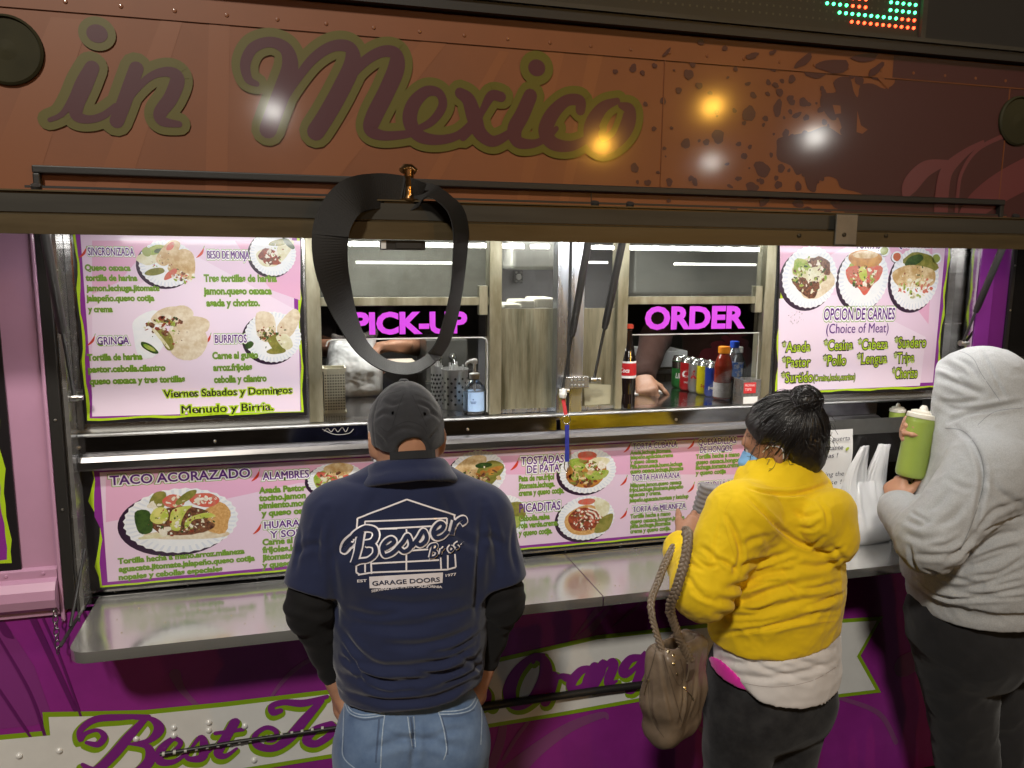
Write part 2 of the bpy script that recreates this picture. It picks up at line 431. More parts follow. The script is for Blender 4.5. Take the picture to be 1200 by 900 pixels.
def sdf_mesh(prims, h, pad=.03):
    U = [p for p in prims if p.op == 'u']
    lo = np.min([p.bb()[0] for p in U], 0)-pad; hi = np.max([p.bb()[1] for p in U], 0)+pad
    B = 8; nb = np.ceil((hi-lo)/(h*B)).astype(int); bs = h*B; br = bs*.5*1.7320508
    ix = np.stack(np.meshgrid(*[np.arange(n) for n in nb], indexing='ij'), -1).reshape(-1, 3)
    C = lo+(ix+.5)*bs
    dc = np.full(len(C), 1e3); DI = []
    for p in prims:
        di = p.dist(C); DI.append(di); dc = _comb(dc, di, p)
    act = np.abs(dc) < br*1.35+.012
    D = np.repeat(np.repeat(np.repeat(dc.reshape(nb), B, 0), B, 1), B, 2).astype(np.float32)
    ia = ix[act]; nA = len(ia)
    g = np.stack(np.meshgrid(*[np.arange(B)]*3, indexing='ij'), -1).reshape(-1, 3)
    d = np.full((nA, B**3), 1e3)
    off = lo+ia*bs; loc = g*h
    for p, di in zip(prims, DI):
        da = di[act]; sel = np.where(da-br*1.3 < np.maximum(dc[act], -1)+br*1.3+p.k+.01)[0] if p.op == 'u' else np.where((da < br*1.6+p.k) if p.op == 's' else np.ones(nA, bool))[0]
        if len(sel) == 0: continue
        P = (off[sel][:, None, :]+loc[None]).reshape(-1, 3)
        d[sel] = _comb(d[sel], p.dist(P).reshape(len(sel), -1), p)
    gi = (ia*B)[:, None, :]+g[None]
    D[gi[..., 0], gi[..., 1], gi[..., 2]] = d
    S = D < 0
    nx, ny, nz = D.shape
    cnt = np.zeros((nx-1, ny-1, nz-1), np.int8)
    for i in (0, 1):
        for j in (0, 1):
            for k in (0, 1): cnt += S[i:nx-1+i, j:ny-1+j, k:nz-1+k]
    cells = np.argwhere((cnt > 0) & (cnt < 8)); ids = -np.ones(cnt.shape, np.int64); ids[tuple(cells.T)] = np.arange(len(cells))
    acc = np.zeros((len(cells), 3)); w = np.zeros(len(cells))
    cor = [(i, j, k) for i in (0, 1) for j in (0, 1) for k in (0, 1)]
    val = {c: D[cells[:, 0]+c[0], cells[:, 1]+c[1], cells[:, 2]+c[2]] for c in cor}
    for a in cor:
        for ax in range(3):
            if a[ax]: continue
            b = list(a); b[ax] = 1; b = tuple(b); va, vb = val[a], val[b]; m_ = (va < 0) != (vb < 0)
            t = np.where(m_, va/(va-vb+1e-20), 0); pt = np.array(a, float)[None].repeat(len(cells), 0); pt[:, ax] = t
            acc += pt*m_[:, None]; w += m_
    V = lo+(cells+acc/np.maximum(w, 1)[:, None])*h
    Fs = []
    for ax in range(3):
        s0 = [slice(None)]*3; s1 = [slice(None)]*3; s0[ax] = slice(0, -1); s1[ax] = slice(1, None)
        e = np.argwhere(S[tuple(s0)] != S[tuple(s1)]); o1, o2 = [(1, 2), (2, 0), (0, 1)][ax]
        ok = (e[:, o1] > 0) & (e[:, o2] > 0) & (e[:, o1] < D.shape[o1]-1) & (e[:, o2] < D.shape[o2]-1); e = e[ok]
        def cid(a_, b_):
            q = e.copy(); q[:, o1] -= a_; q[:, o2] -= b_; return ids[q[:, 0], q[:, 1], q[:, 2]]
        q = np.stack([cid(1, 1), cid(0, 1), cid(0, 0), cid(1, 0)], 1)
        fl = ~S[e[:, 0], e[:, 1], e[:, 2]]; q[fl] = q[fl][:, ::-1]
        Fs.append(q)
    return V, np.concatenate(Fs)
def vnormals(V, Fc):
    n = np.zeros_like(V); a = V[Fc[:, 0]]; c = V[Fc[:, 2]]; b = V[Fc[:, 1]]; d = V[Fc[:, 3]]
    fn = np.cross(c-a, d-b)
    for i in range(4): np.add.at(n, Fc[:, i], fn)
    return n/(np.linalg.norm(n, axis=1)[:, None]+1e-12)
def relax(V, Fc, it=2, lam=.5):
    E = np.concatenate([Fc[:, [0, 1]], Fc[:, [1, 2]], Fc[:, [2, 3]], Fc[:, [3, 0]]])
    for _ in range(it):
        s = np.zeros_like(V); c = np.zeros(len(V))
        np.add.at(s, E[:, 0], V[E[:, 1]]); np.add.at(s, E[:, 1], V[E[:, 0]]); np.add.at(c, E[:, 0], 1); np.add.at(c, E[:, 1], 1)
        V = V+(s/np.maximum(c, 1)[:, None]-V)*lam
    return V
def pn(P):   # perlin noise of many points
    return np.array([mnoise.noise(p) for p in P.tolist()])
BVH = {}
def mesh_obj(name, V, Fc, mats, parent=None, mi=None, label=None, smooth=True, bvh=False):
    me = bpy.data.meshes.new(name)
    off = np.array(WLOC[parent]) if parent is not None else np.array([(V[:, 0].min()+V[:, 0].max())/2, (V[:, 1].min()+V[:, 1].max())/2, V[:, 2].min()])
    W = V-off; Fl = [tuple(map(int, f)) for f in Fc]
    me.from_pydata(W.tolist(), [], Fl)
    for mm in (mats if isinstance(mats, (list, tuple)) else [mats]): me.materials.append(mm)
    if mi is not None: me.polygons.foreach_set('material_index', np.asarray(mi, np.int32))
    me.polygons.foreach_set('use_smooth', [smooth]*len(me.polygons)); me.update()
    o = bpy.data.objects.new(name, me); col.objects.link(o)
    if parent is not None: o.parent = parent; WLOC[o] = Vector(off)
    else: o.location = off; WLOC[o] = Vector(off)
    if label: o['label'] = label
    if bvh: BVH[o] = BVHTree.FromPolygons([Vector(p) for p in V.tolist()], Fl)
    return o
def sculpt(name, prims, h, mats, parent, disp=None, sm=2, mi=None, label=None, bvh=False):
    V, Fc = sdf_mesh(prims, h)
    V = relax(V, Fc, sm)
    if disp is not None:
        N = vnormals(V, Fc); V = V+N*disp(V, N)[:, None]; V = relax(V, Fc, 1, .25)
    m_ = None
    if mi is not None: m_ = mi(V[Fc].mean(1))
    return mesh_obj(name, V, Fc, mats, parent, m_, label, True, bvh)
def folds(V, L):
    """creases: (points, half width, depth); depth < 0 digs a valley, with soft banks"""
    out = np.zeros(len(V))
    for pts, w, dp in L:
        best = np.full(len(V), 9.0); tt = np.zeros(len(V)); K = len(pts)-1
        for i in range(K):
            a, b = np.array(pts[i], float), np.array(pts[i+1], float); ab = b-a
            t = np.clip(((V-a) @ ab)/(ab @ ab+1e-12), 0, 1); d = np.linalg.norm(V-a-t[:, None]*ab, axis=1)
            u = d < best; best = np.where(u, d, best); tt = np.where(u, (i+t)/K, tt)
        q = best/w*1.15; fade = np.sin(np.clip(tt, .04, .96)*math.pi)**.6
        out += dp*fade*(np.exp(-q**1.35)-.42*np.exp(-((q-1.9)/1.0)**2))
    return out
def cast(o, u, v):
    d = BAS.T @ np.array([(u-600)/F, (v-450)/F, 1.0]); d = nrm(d)
    p, n, i, t = BVH[o].ray_cast(Vector(CAM), Vector(d))
    if p is None: return None
    if n.dot(Vector(d)) > 0: n = -n
    return np.array(p), np.array(n)
def foldpx(o, L):   # crease lines drawn over the photo measures, thrown onto a sculpted surface
    out = []
    for pts, w, dp in L:
        Q = [cast(o, *p) for p in catmull(pts, 4)]; Q = [q[0] for q in Q if q is not None]
        if len(Q) > 1: out.append((Q, w, dp))
    return out
def recrease(o, L, parent, rebvh=True):
    me = o.data; n = len(me.vertices); V = np.zeros(n*3); me.vertices.foreach_get('co', V); V = V.reshape(-1, 3)+np.array(WLOC[o])
    Fc = np.array([p.vertices[:] for p in me.polygons]); N = vnormals(V, Fc)
    V = V+N*folds(V, foldpx(o, L))[:, None]; V = relax(V, Fc, 1, .2)
    me.vertices.foreach_set('co', (V-np.array(WLOC[o])).ravel()); me.update()
    if rebvh: BVH[o] = BVHTree.FromPolygons([Vector(p) for p in V.tolist()], [tuple(map(int, f)) for f in Fc])
def decal_stroke(mb, o, pts, off=.0012, m=0, n=6, lift=0.0):
    C = catmull(pts, n); A, Bq = [], []
    K = len(C)
    for i in range(K):
        a, b = np.array(C[max(i-1, 0)][:2]), np.array(C[min(i+1, K-1)][:2]); t = nrm(b-a); nn = np.array([-t[1], t[0]]); w = max(C[i][2], .3)/2
        p = np.array(C[i][:2]); q1, q2 = cast(o, *(p+nn*w)), cast(o, *(p-nn*w))
        if q1 is None or q2 is None: 
            A.append(None); continue
        A.append((q1[0]+q1[1]*(off+lift*i/K), q2[0]+q2[1]*(off+lift*i/K)))
    for i in range(K-1):
        if A[i] is None or A[i+1] is None: continue
        if np.linalg.norm(A[i][0]-A[i+1][0]) > .06 or np.linalg.norm(A[i][0]-A[i][1]) > .06: continue
        mb.add([A[i][0], A[i][1], A[i+1][1], A[i+1][0]], [(3, 2, 1, 0)], m)
def decal_text(mb, o, s, p0, p1, h, off=.0012, m=0, bold=.02, shear=0.0, arc=0.0):
    """s on the line p0-p1 (photo measures) with capitals h high, thrown onto o"""
    global CAPH
    if CAPH is None:
        V, _, _ = glyphs('H'); CAPH = float(V[:, 1].max()-V[:, 1].min())
    V, Fc, isl = glyphs(s, bold, shear); V0 = glyphs(s, 0, shear)[0]; a, b = V0[:, 0].min(), V0[:, 0].max()
    p0, p1 = np.array(p0, float), np.array(p1, float); ex = (p1-p0); ey = np.array([ex[1], -ex[0]])/np.linalg.norm(ex)
    P = []
    for i, q in enumerate(V):
        t = (q[0]-a)/(b-a); px = p0+ex*t+ey*(q[1]*h/CAPH)-ey*arc*4*t*(1-t)
        c = cast(o, *px)
        if c is None: return
        P.append(c[0]+c[1]*(off+.00008*(isl[i] % 4)))
    mb.add(P, Fc, m)
# ------------------------------------------------------------------ anatomy
def hand_prims(W, d, n, side, curl=(30, 35, 35, 40), sc=1.0, thumb=(35, 20), spread=6, tdir=None):
    """W wrist, d towards the fingers, n out of the palm, side +1/-1 puts the thumb at side*(d x n)"""
    W, d, n = np.array(W, float), nrm(d), np.array(n, float); n = nrm(n-d*(n @ d)); s_ = np.cross(d, n)*side
    P = []; r0 = .0085*sc
    P.append(cap(W-d*.03*sc, W+d*.01*sc, .025*sc, .026*sc, .015, flat=(n, .75)))
    for i, (o_, L, c) in enumerate(zip((.030, .010, -.010, -.028), ((.043, .027, .021), (.048, .030, .022), (.044, .028, .021), (.035, .021, .019)), curl)):
        kn = W+d*(.088-.006*abs(i-1))*sc+s_*o_*sc
        P.append(cap(W+s_*o_*.55*sc+d*.01*sc, kn, .0155*sc, .0125*sc, .018, flat=(n, .85)))
        dd = nrm(d+s_*math.tan(rad(spread*(1.3-i))*.6)); p = kn; ang = 0
        for j, l in enumerate(L):
            ang += rad(c)*(1.0 if j else .8); v = dd*math.cos(ang)+n*math.sin(ang); q = p+v*l*sc
            P.append(cap(p, q, r0*(1.05-.1*j), r0*(.97-.12*j), .006 if j else .010)); p = q
    tb = W+d*.022*sc+s_*.024*sc; a0, a1 = rad(thumb[0]), rad(thumb[1])
    v = nrm(d*math.cos(a0)+s_*math.sin(a0)+n*.35); q = tb+v*.045*sc
    P.append(cap(W+d*.012*sc+s_*.012*sc, q, .017*sc, .0115*sc, .014))
    v2 = nrm(d*math.cos(a0-a1)+s_*math.sin(a0-a1)+n*.45) if tdir is None else nrm(tdir); q2 = q+v2*.032*sc; P.append(cap(q, q2, .0105*sc, .0095*sc, .006)); q3 = q2+nrm(v2+n*.15)*.024*sc; P.append(cap(q2, q3, .0095*sc, .0075*sc, .005))
    return P
def head_prims(H, f, up=(0, 0, 1), sc=1.0, neck_to=None, nr=.052):
    R = frame(f, up); r, fw, u = R[:, 0], R[:, 1], R[:, 2]; H = np.array(H, float)
    at = lambda a, b, c: H+(r*a+fw*b+u*c)*sc
    P = [ell(H, np.array([.074, .094, .088])*sc, .02, R), ell(at(0, .035, -.055), np.array([.056, .062, .062])*sc, .03, R), ell(at(0, .068, -.098), np.array([.024, .022, .020])*sc, .03, R),
         cap(at(0, .090, -.018), at(0, .108, -.050), .008*sc, .0125*sc, .014), cap(at(-.016, .094, -.052), at(.016, .094, -.052), .008*sc, k=.008), cap(at(-.035, .082, .006), at(.035, .082, .006), .014*sc, k=.02),
         cap(at(-.018, .091, -.075), at(.018, .091, -.075), .0075*sc, k=.007), cap(at(-.015, .089, -.085), at(.015, .089, -.085), .0075*sc, k=.006)]
    for s_ in (-1, 1):
        P.append(ell(at(s_*.031, .088, -.012), np.array([.017, .012, .011])*sc, .010, R, op='s'))
        P.append(ell(at(s_*.031, .078, -.012), np.array([.0125]*3)*sc, .003, R))
        Re = frame(fw*.35+r*s_*.94, u+fw*-.15)
        P.append(ell(at(s_*.078, -.008, -.022), np.array([.019, .009, .032])*sc, .006, Re)); P.append(ell(at(s_*.086, -.006, -.018), np.array([.010, .006, .017])*sc, .004, Re, op='s'))
        P.append(ell(at(s_*.076, -.004, -.046), np.array([.009, .007, .010])*sc, .008, Re))
    if neck_to is not None: P.append(cap(at(0, -.012, -.055), neck_to, nr*sc, (nr+.006)*sc, .03))
    return P, at, R
def eyes(at, sc, parent):
    for s_ in (-1, 1):
        mb = MB(); c = at(s_*.031, .0785, -.012); mb.lathe([(0, -.0118*sc)]+[(math.sin(a)*.0128*sc, -math.cos(a)*.0128*sc) for a in np.linspace(.3, 2.84, 8)]+[(0, .0128*sc)], tuple(c), 14)
        mb.build('eye', [mat('eye_white', (.75, .72, .68), .15)], parent)
        c2 = at(s_*.031, .0905, -.012); mb = MB(); mb.lathe([(0, -.0045), (.004, -.002), (.0045, 0), (.004, .002), (0, .0045)], tuple(c2), 10); mb.build('iris', [mat('iris_brown', (.03, .015, .008), .1)], parent)
# ------------------------------------------------------------------ colours
YB = -.09                      # painted skin of the truck; the serving hatch is set back to y = 0
M_or = mat('orange_paint', (.185, .058, .017), .5, var=.10, vscale=3, coat=.35, bump=.05, bscale=3, bdist=.01)
M_ray = mat('orange_ray', (.205, .067, .021), .45, coat=.35)
M_mar = mat('maroon_paint', (.050, .011, .012), .45, coat=.35, bump=.05, bscale=3, bdist=.01)
M_let = mat('letter_maroon', (.060, .008, .015), .45, coat=.3)
M_oli = mat('letter_olive', (.090, .076, .002), .45, coat=.3)
M_flo = mat('flourish_brown', (.13, .034, .034), .3, coat=.3)
M_pur = mat('purple_paint', (.245, .022, .225), .27, var=.14, vscale=4, coat=.4, bump=.04, bscale=4, bdist=.01)
M_pur2 = mat('purple_flourish', (.21, .06, .18), .28, coat=.4)
M_purd = mat('purple_dark_ray', (.11, .010, .105), .28, coat=.4)
M_pink = mat('pink_paint', (.50, .275, .41), .35, var=.06, vscale=5, coat=.3, bump=.08, bscale=7, bdist=.004)
M_ban = mat('banner_white', (.70, .70, .68), .3, var=.05, vscale=9, coat=.3)
M_gre = mat('banner_green', (.22, .36, .01), .3, coat=.3)
M_purL = mat('banner_letter_purple', (.20, .02, .22), .3, coat=.3)
M_blk = mat('black_trim', (.016, .015, .014), .45, bump=.1, bscale=200)
M_blkg = mat('black_gloss', (.012, .011, .010), .15, coat=.4)
M_dark = mat('dark_void', (.012, .012, .012), .6)
M_ste = mat('stainless_steel', (.60, .60, .585), .24, metal=.85, var=.10, vscale=3, rvar=.05, stretch=(1, 8, 14), bump=.05, bscale=5, bdist=.002)
M_chr = mat('polished_steel', (.62, .62, .63), .10, metal=1.0, var=.15, vscale=4, rvar=.05, stretch=(1, 2, 9), bump=.10, bscale=7, bdist=.003)
M_shf = mat('shelf_steel', (.70, .695, .67), .19, metal=.85, var=.08, vscale=3, rvar=.09, bump=.05, bscale=14, bdist=.001)
M_dst = mat('dirty_steel', (.085, .08, .045), .45, metal=.45, c2=(.34, .325, .23), lo=.34, hi=.62, vscale=6, stretch=(3.5, 1, .35), detail=8)
M_fra = mat('frame_aluminium', (.20, .185, .115), .38, metal=.6, c2=(.46, .44, .33), vscale=5, stretch=(3, 1, .7), lo=.35, hi=.7)
M_alu = mat('bright_aluminium', (.62, .66, .72), .28, metal=.95, var=.1, vscale=4, stretch=(8, 1, .5), rvar=.06)
M_awn = mat('awning_edge_metal', (.085, .060, .027), .42, metal=.4, var=.25, vscale=4, stretch=(.6, 3, 6), rvar=.1)  # brassy tone: yellow light reflected by the aluminium, put into its colour
M_awd = mat('awning_edge_grey', (.042, .039, .032), .45, metal=.3, var=.25, vscale=4, stretch=(.6, 3, 6))
M_scr = mat('screw_steel', (.5, .5, .48), .3, metal=1)
M_rub = mat('strut_black', (.028, .027, .026), .38)
M_brs = mat('brass', (.62, .36, .16), .25, metal=1.0, var=.2, vscale=40)
M_led = mat('led_white', (.9, .9, .9), .4, emit=(1, .98, .95), estr=16)
truck = thing('food_truck', (.85, 1.0, 0), 'pink, purple and orange food truck with its serving hatch open and awning raised', 'food truck')
XL, XR = -2.6, 4.4
hxl = float(un(64, 350, YB)[0]); hxr = float(un(1143, 350, YB)[0])     # hatch opening
Z_AW = 2.06
# ---- upper body ----------------------------------------------------------
zr = float(un(800, 225, YB)[2]); zt = float(un(800, 37, YB)[2]); zs = float(un(400, 40.5, YB)[2])
mb = MB()
mb.box(XL, XR, YB, YB+.05, 2.085, zt, 0)
y = YB-.0006
rng = random.Random(4)
for (u0, u1, w0, w1) in [(-40, 60, 60, 40), (95, 190, 40, 24), (300, 520, 55, 30), (470, 585, 20, 14), (600, 640, 14, 26), (650, 690, 12, 22), (240, 245, 26, 24)]:
    a = xz(u0, 262, YB); b = xz(u1, 20 if u1 < 560 else 60, YB)
    mb.poly([(a[0], a[1]), (a[0]+w0*.002, a[1]), (b[0]+w1*.002, min(b[1], zt-.01)), (b[0], min(b[1], zt-.01))], y, 1)
# splashed edge of the maroon field
edge = [(1040, 62), (1046, 82), (1048, 97), (1036, 104), (1022, 98), (1008, 100), (1005, 114), (1000, 107), (996, 92), (985, 90), (976, 97), (979, 108), (964, 110), (961, 120), (967, 133), (975, 141), (982, 138), (987, 158), (976, 152), (966, 148), (950, 154), (935, 157), (912, 162), (910, 172), (911, 187), (926, 194), (933, 205), (941, 204), (946, 221), (955, 225), (958, 214), (968, 207), (980, 210), (985, 220), (1000, 224), (1010, 228), (1003, 233), (990, 234), (975, 241), (992, 248), (1010, 246), (1004, 258), (1000, 280)]
pts = [xz(*e, YB) for e in catmull(edge, 3)]
mb.poly(pts+[(XR-.01, pts[-1][1]), (XR-.01, pts[0][1])], y-.0008, 2)
spots = [(47, 145, 10, 20), (68, 175, 6, 8), (148, 155, 6, 18), (235, 190, 22, 18), (300, 188, 7, 16), (378, 193, 10, 9), (580, 205, 12, 14), (20, 262, 16, 28), (228, 295, 10, 10), (247, 335, 12, 15), (300, 290, 9, 14), (298, 330, 9, 10), (333, 380, 14, 45), (348, 285, 8, 12), (383, 360, 11, 16), (400, 405, 18, 12), (442, 367, 8, 11), (290, 417, 10, 14), (232, 400, 22, 40), (123, 480, 24, 32), (82, 500, 12, 16), (10, 505, 15, 28), (57, 495, 6, 8), (235, 517, 8, 11), (212, 548, 8, 13), (278, 595, 28, 38), (345, 592, 14, 20), (42, 640, 10, 20), (195, 628, 11, 12), (165, 655, 12, 8), (243, 657, 24, 22), (335, 650, 13, 20), (285, 710, 18, 18), (232, 745, 20, 14), (405, 715, 20, 20), (440, 740, 18, 18), (155, 577, 8, 8), (310, 545, 7, 12), (497, 430, 10, 14), (503, 355, 22, 32), (526, 400, 18, 30), (462, 240, 42, 52), (540, 232, 36, 30), (690, 262, 34, 30), (630, 258, 12, 14), (370, 240, 14, 12), (317, 240, 12, 12), (130, 218, 12, 12), (600, 262, 16, 12), (665, 205, 18, 14), (405, 655, 12, 22), (500, 745, 12, 14), (380, 750, 24, 16), (530, 715, 14, 10), (170, 735, 14, 8)]
spots = [(800+a/3, b/3, c/3, d/3) for a, b, c, d in spots]
spots += [(400+a/3, b/3, c/3, d/3) for a, b, c, d in [(962, 252, 9, 13), (1025, 240, 12, 22), (1095, 200, 22, 18), (1150, 190, 22, 22), (1185, 318, 10, 18), (1130, 355, 10, 20), (1068, 366, 8, 12), (1098, 453, 9, 12), (1160, 450, 6, 8), (1133, 522, 9, 9), (1030, 590, 14, 24), (1112, 606, 7, 8), (1076, 642, 12, 16), (1040, 640, 6, 10), (1152, 640, 12, 20), (1150, 705, 8, 10)]]
rs = random.Random(21)
for _ in range(95):
    u = 1010-abs(rs.gauss(0, 1))*105; v = rs.uniform(62, 215); r_ = rs.uniform(1.2, 4.2)*(1.3 if u > 930 else 1)
    if u > 745 and v > 48+(u-745)*.08: spots.append((u, v, r_, r_*rs.uniform(1.0, 1.9)))
for i, (u, v, a, b) in enumerate(spots):
    c = xz(u, v, YB); k = mpp(u, v, YB)
    mb.ellipse(c[0], c[1], a*k, b*k*.62, y-.0012-.0000065*i, 2, 14, rng.uniform(-.4, .4), .22, i)
for tri in [[(1004, 130), (1008, 147), (1016, 152), (1010, 157), (1003, 155)], [(975, 123), (984, 124), (985, 133), (978, 134)], [(1026, 72), (1034, 80), (1036, 94), (1044, 97), (1040, 105), (1028, 92)]]:
    mb.poly([xz(*q, YB) for q in tri], y-.0024, 0)
# scroll on the right
for pl in ([(1152, 166, 3), (1130, 180, 8), (1110, 200, 14), (1104, 226, 16), (1102, 262, 16)], [(1200, 150, 5), (1150, 172, 4), (1128, 200, 4), (1122, 230, 4), (1120, 262, 4)], [(1112, 190, 4), (1085, 198, 16), (1066, 218, 18), (1060, 235, 3)], [(1300, 165, 30), (1200, 205, 30), (1145, 240, 26), (1120, 275, 10)]):
    pstroke(mb, pl, y-.0030, 3)
for u, sgn in ((776, 1), (1178, 1)):     # panel seams
    a = xz(u, 150, YB); mb.box(a[0]-.0012, a[0]+.0012, YB-.0042, YB-.0001, zr+.012, zs, 0)
up = mb.build('upper_panel', [M_or, M_ray, M_mar, M_flo], truck)
# lapped top sheet with its rivets
mb = MB(); mb.box(XL, XR, YB-.004, YB, zs+.0005, zt-.012, 0)
mb.poly([(pts[0][0]+.02, zs+.004), (pts[0][0]+.02, zt-.014), (XR-.01, zt-.014), (XR-.01, zs+.004)], YB-.0052, 1)
for i, (u, v, a, b) in enumerate([(975, 78, 22, 12), (1012, 68, 14, 9), (880, 66, 8, 6), (848, 57, 3, 6), (904, 62, 4, 5), (820, 50, 4, 6), (940, 72, 14, 7), (1025, 82, 10, 8), (780, 62, 6, 4)]):
    c = xz(u, v, YB); k = mpp(u, v, YB); mb.ellipse(c[0], max(c[1], zs+.01), a*k, b*k*.5, YB-.0064-.0001*i, 1, 12, .1*i, .3, i)
mb.build('lapped_sheet', [M_or, M_mar], truck)
mb = MB()
for i in range(60):
    x = XL+.1+i*.118; mb.lathe([(.0055, 0), (.0045, -.002), (0.0, -.0028)], (x, YB-.004, zs+.022), 8, 0, 'y')
mb.build('rivet_row', M_or, truck)
# roof trim
mb = MB(); mb.box(XL, XR, YB-.035, YB+.02, zt-.008, zt+.020, 0); mb.box(XL, XR, YB-.046, YB+.02, zt+.0205, zt+.032, 1)
mb.box(XL, XR, YB+.03, YB+.06, zt+.02, zt+1.0, 2)
mb.build('roof_trim', [M_blk, M_awd, M_dark], truck)
# black drip rails over the hatch
mb = MB(); xa = float(un(40, 197, YB)[0]); xb = float(un(1172, 236, YB)[0])
mb.box(xa, xb, YB-.022, YB, zr-.009, zr+.009, 0); mb.box(xa, xa+.016, YB-.02, YB, zr-.05, zr-.009, 0)
mb.box(xb-.016, xb, YB-.02, YB, zr-.05, zr-.009, 0)
mb.build('drip_rail', [M_blk], truck, bevel=.003)
zh = float(un(400, 229, YB)[2])
mb = MB(); mb.box(xa-.02, xb+.02, YB-.012, YB, zh-.055, zh, 0); mb.box(xa-.02, xb+.02, YB-.0128, YB-.0119, zh-.004, zh+.0015, 1)
a = xz(691, 232, YB); mb.box(a[0]-.001, a[0]+.001, YB-.0126, YB-.011, zh-.02, zr-.01, 1)
for i, (u, v, aa, b) in enumerate(spots):
    c = xz(u, v, YB); k = mpp(u, v, YB)
    if c[1] < zh-.005 and c[1] > zh-.05: mb.ellipse(c[0], c[1], aa*k, b*k*.5, YB-.0135-.0001*(i % 5), 2, 12, 0, .2, i)
e2 = xz(985, 250, YB); mb.poly([(e2[0], zh-.005), (e2[0]+.03, zh-.03), (e2[0]+.01, zh-.05), (xb, zh-.05), (xb, zh-.005)], YB-.0150, 2)
mb.build('hinge_strip', [M_or, M_blk, M_mar], truck)
# round black vents left and right
for u, v in ((8, 59), (1192, 142)):
    c = xz(u, v, YB); r = .078
    mb = MB(); mb.lathe([(r, 0), (r, -.008), (r*.93, -.012), (r*.9, -.006), (r*.3, -.007), (0, -.010)], (c[0], YB, c[1]), 40, 0, 'y')
    mb.build('round_vent', mat('vent_black', (.03, .027, .012), .7, var=.2, spec=.2), truck)
# ---- lettering 'in Mexico' ----------------------------------------------
Z1 = lambda L: pz(L, 3, 0, 0)
Z2 = lambda L: pz(L, 3, 400, 0)
strk = [
 Z1([(172, 420, 5), (215, 400, 6), (252, 350, 9), (285, 290, 13), (322, 235, 15)]),
 Z1([(322, 235, 15), (297, 300, 15), (268, 365, 15), (268, 405, 13), (310, 418, 9), (360, 405, 8), (405, 370, 6)]),
 Z1([(478, 238, 15), (455, 300, 15), (430, 370, 15), (408, 425, 15)]),
 Z1([(425, 395, 5), (470, 320, 7), (530, 265, 8), (590, 250, 11), (622, 275, 15), (600, 340, 15), (562, 395, 14), (572, 425, 11), (628, 435, 7)]),
 Z1([(902, 293, 6), (872, 275, 9), (862, 220, 11), (890, 165, 11), (950, 145, 11), (1005, 170, 14), (1020, 230, 17), (995, 310, 18), (965, 390, 18), (942, 455, 18)]),
 Z1([(985, 380, 5), (1035, 290, 8), (1100, 205, 10), (1170, 160, 11), (1230, 165, 13), (1240, 220, 17), (1200, 310, 18), (1150, 400, 18), (1110, 462, 18)]),
 Z2([(-40, 400, 5), (10, 300, 8), (75, 220, 10), (140, 180, 11), (190, 185, 13), (195, 235, 17), (160, 320, 17), (115, 410, 17), (105, 455, 14), (150, 475, 10), (230, 470, 8), (275, 455, 6)]),
 Z2([(262, 455, 6), (320, 425, 8), (358, 370, 9), (345, 325, 9), (300, 320, 11), (255, 365, 14), (243, 425, 15), (275, 475, 13), (340, 490, 10), (410, 475, 8), (460, 430, 6)]),
 Z2([(420, 325, 11), (450, 350, 14), (470, 410, 16), (490, 465, 14), (535, 495, 11), (590, 470, 8), (615, 440, 6)]),
 Z2([(565, 338, 10), (530, 335, 10), (500, 385, 7), (470, 440, 7), (430, 480, 8)]),
 Z2([(668, 335, 14), (640, 400, 15), (612, 455, 15), (625, 497, 12), (680, 503, 8), (730, 480, 6), (760, 450, 5)]),
 Z2([(845, 385, 10), (842, 352, 11), (795, 352, 11), (745, 400, 14), (722, 460, 15), (748, 502, 13), (810, 512, 10), (870, 485, 7), (905, 450, 5)]),
 Z2([(975, 352, 6), (925, 375, 11), (888, 430, 15), (885, 485, 15), (920, 520, 12), (975, 495, 12), (1010, 440, 15), (1018, 385, 12), (988, 368, 6)])]
mb = MB((YB-.004, .10))
for i, s in enumerate(strk):
    s = [(a_, b_, w_*1.14) for a_, b_, w_ in s]; pstroke(mb, s, YB-.0042-.0004*i, 1, .0195)
    pstroke(mb, s, YB-.0105-.0004*i, 0)
for c_, r_ in (((343/3, 120/3), 12.5), ((400+685/3, 240/3), 10)):
    c = xz(*c_, YB); k = mpp(*c_, YB)
    mb.ellipse(c[0], c[1], (r_+9.5)*k, (r_+8.5)*k, YB-.0100, 1); mb.ellipse(c[0], c[1], r_*k, r_*.9*k, YB-.0160, 0)
mb.build('script_lettering', [M_let, M_oli], truck)
# ---- awning --------------------------------------------------------------
za = float(un(600, 240, -.49)[2]); zb = float(un(600, 283, -.49)[2])      # front edge top and bottom
AX0, AX1 = -1.9, 3.4
mb = MB()
mb.hexa([(AX0, -.478, za-.030), (AX1, -.478, za-.030), (AX1, YB-.012, zh-.075), (AX0, YB-.012, zh-.075),
         (AX0, -.478, za-.003), (AX1, -.478, za-.003), (AX1, YB-.012, zh-.048), (AX0, YB-.012, zh-.048)], 0)
aw = mb.build('awning', [mat('awning_skin', (.16, .14, .13), .5, metal=.3, var=.1)], truck)
zm = zb+(za-zb)*.50
mb = MB()
mb.prism_x([(-.4781, za), (-.486, za), (-.487, zm), (-.502, zm-.004), (-.502, zb), (-.498, zb), (-.4781, zb+.012)], AX0, AX1, 0)
mb.prism_x([(-.4865, za-.004), (-.4895, za-.004), (-.4895, zm+.002), (-.4865, zm+.002)], AX0, AX1, 1)  # darker strip: shade on the upper face of the bend, put into the colour
mb.prism_x([(-.470, za+.0005), (-.494, za+.0005), (-.494, za+.0035), (-.470, za+.0035)], AX0, AX1, 0)
mb.build('awning_edge', [M_awn, M_awd], aw)
c = un(991, 274, -.505); mb = MB()
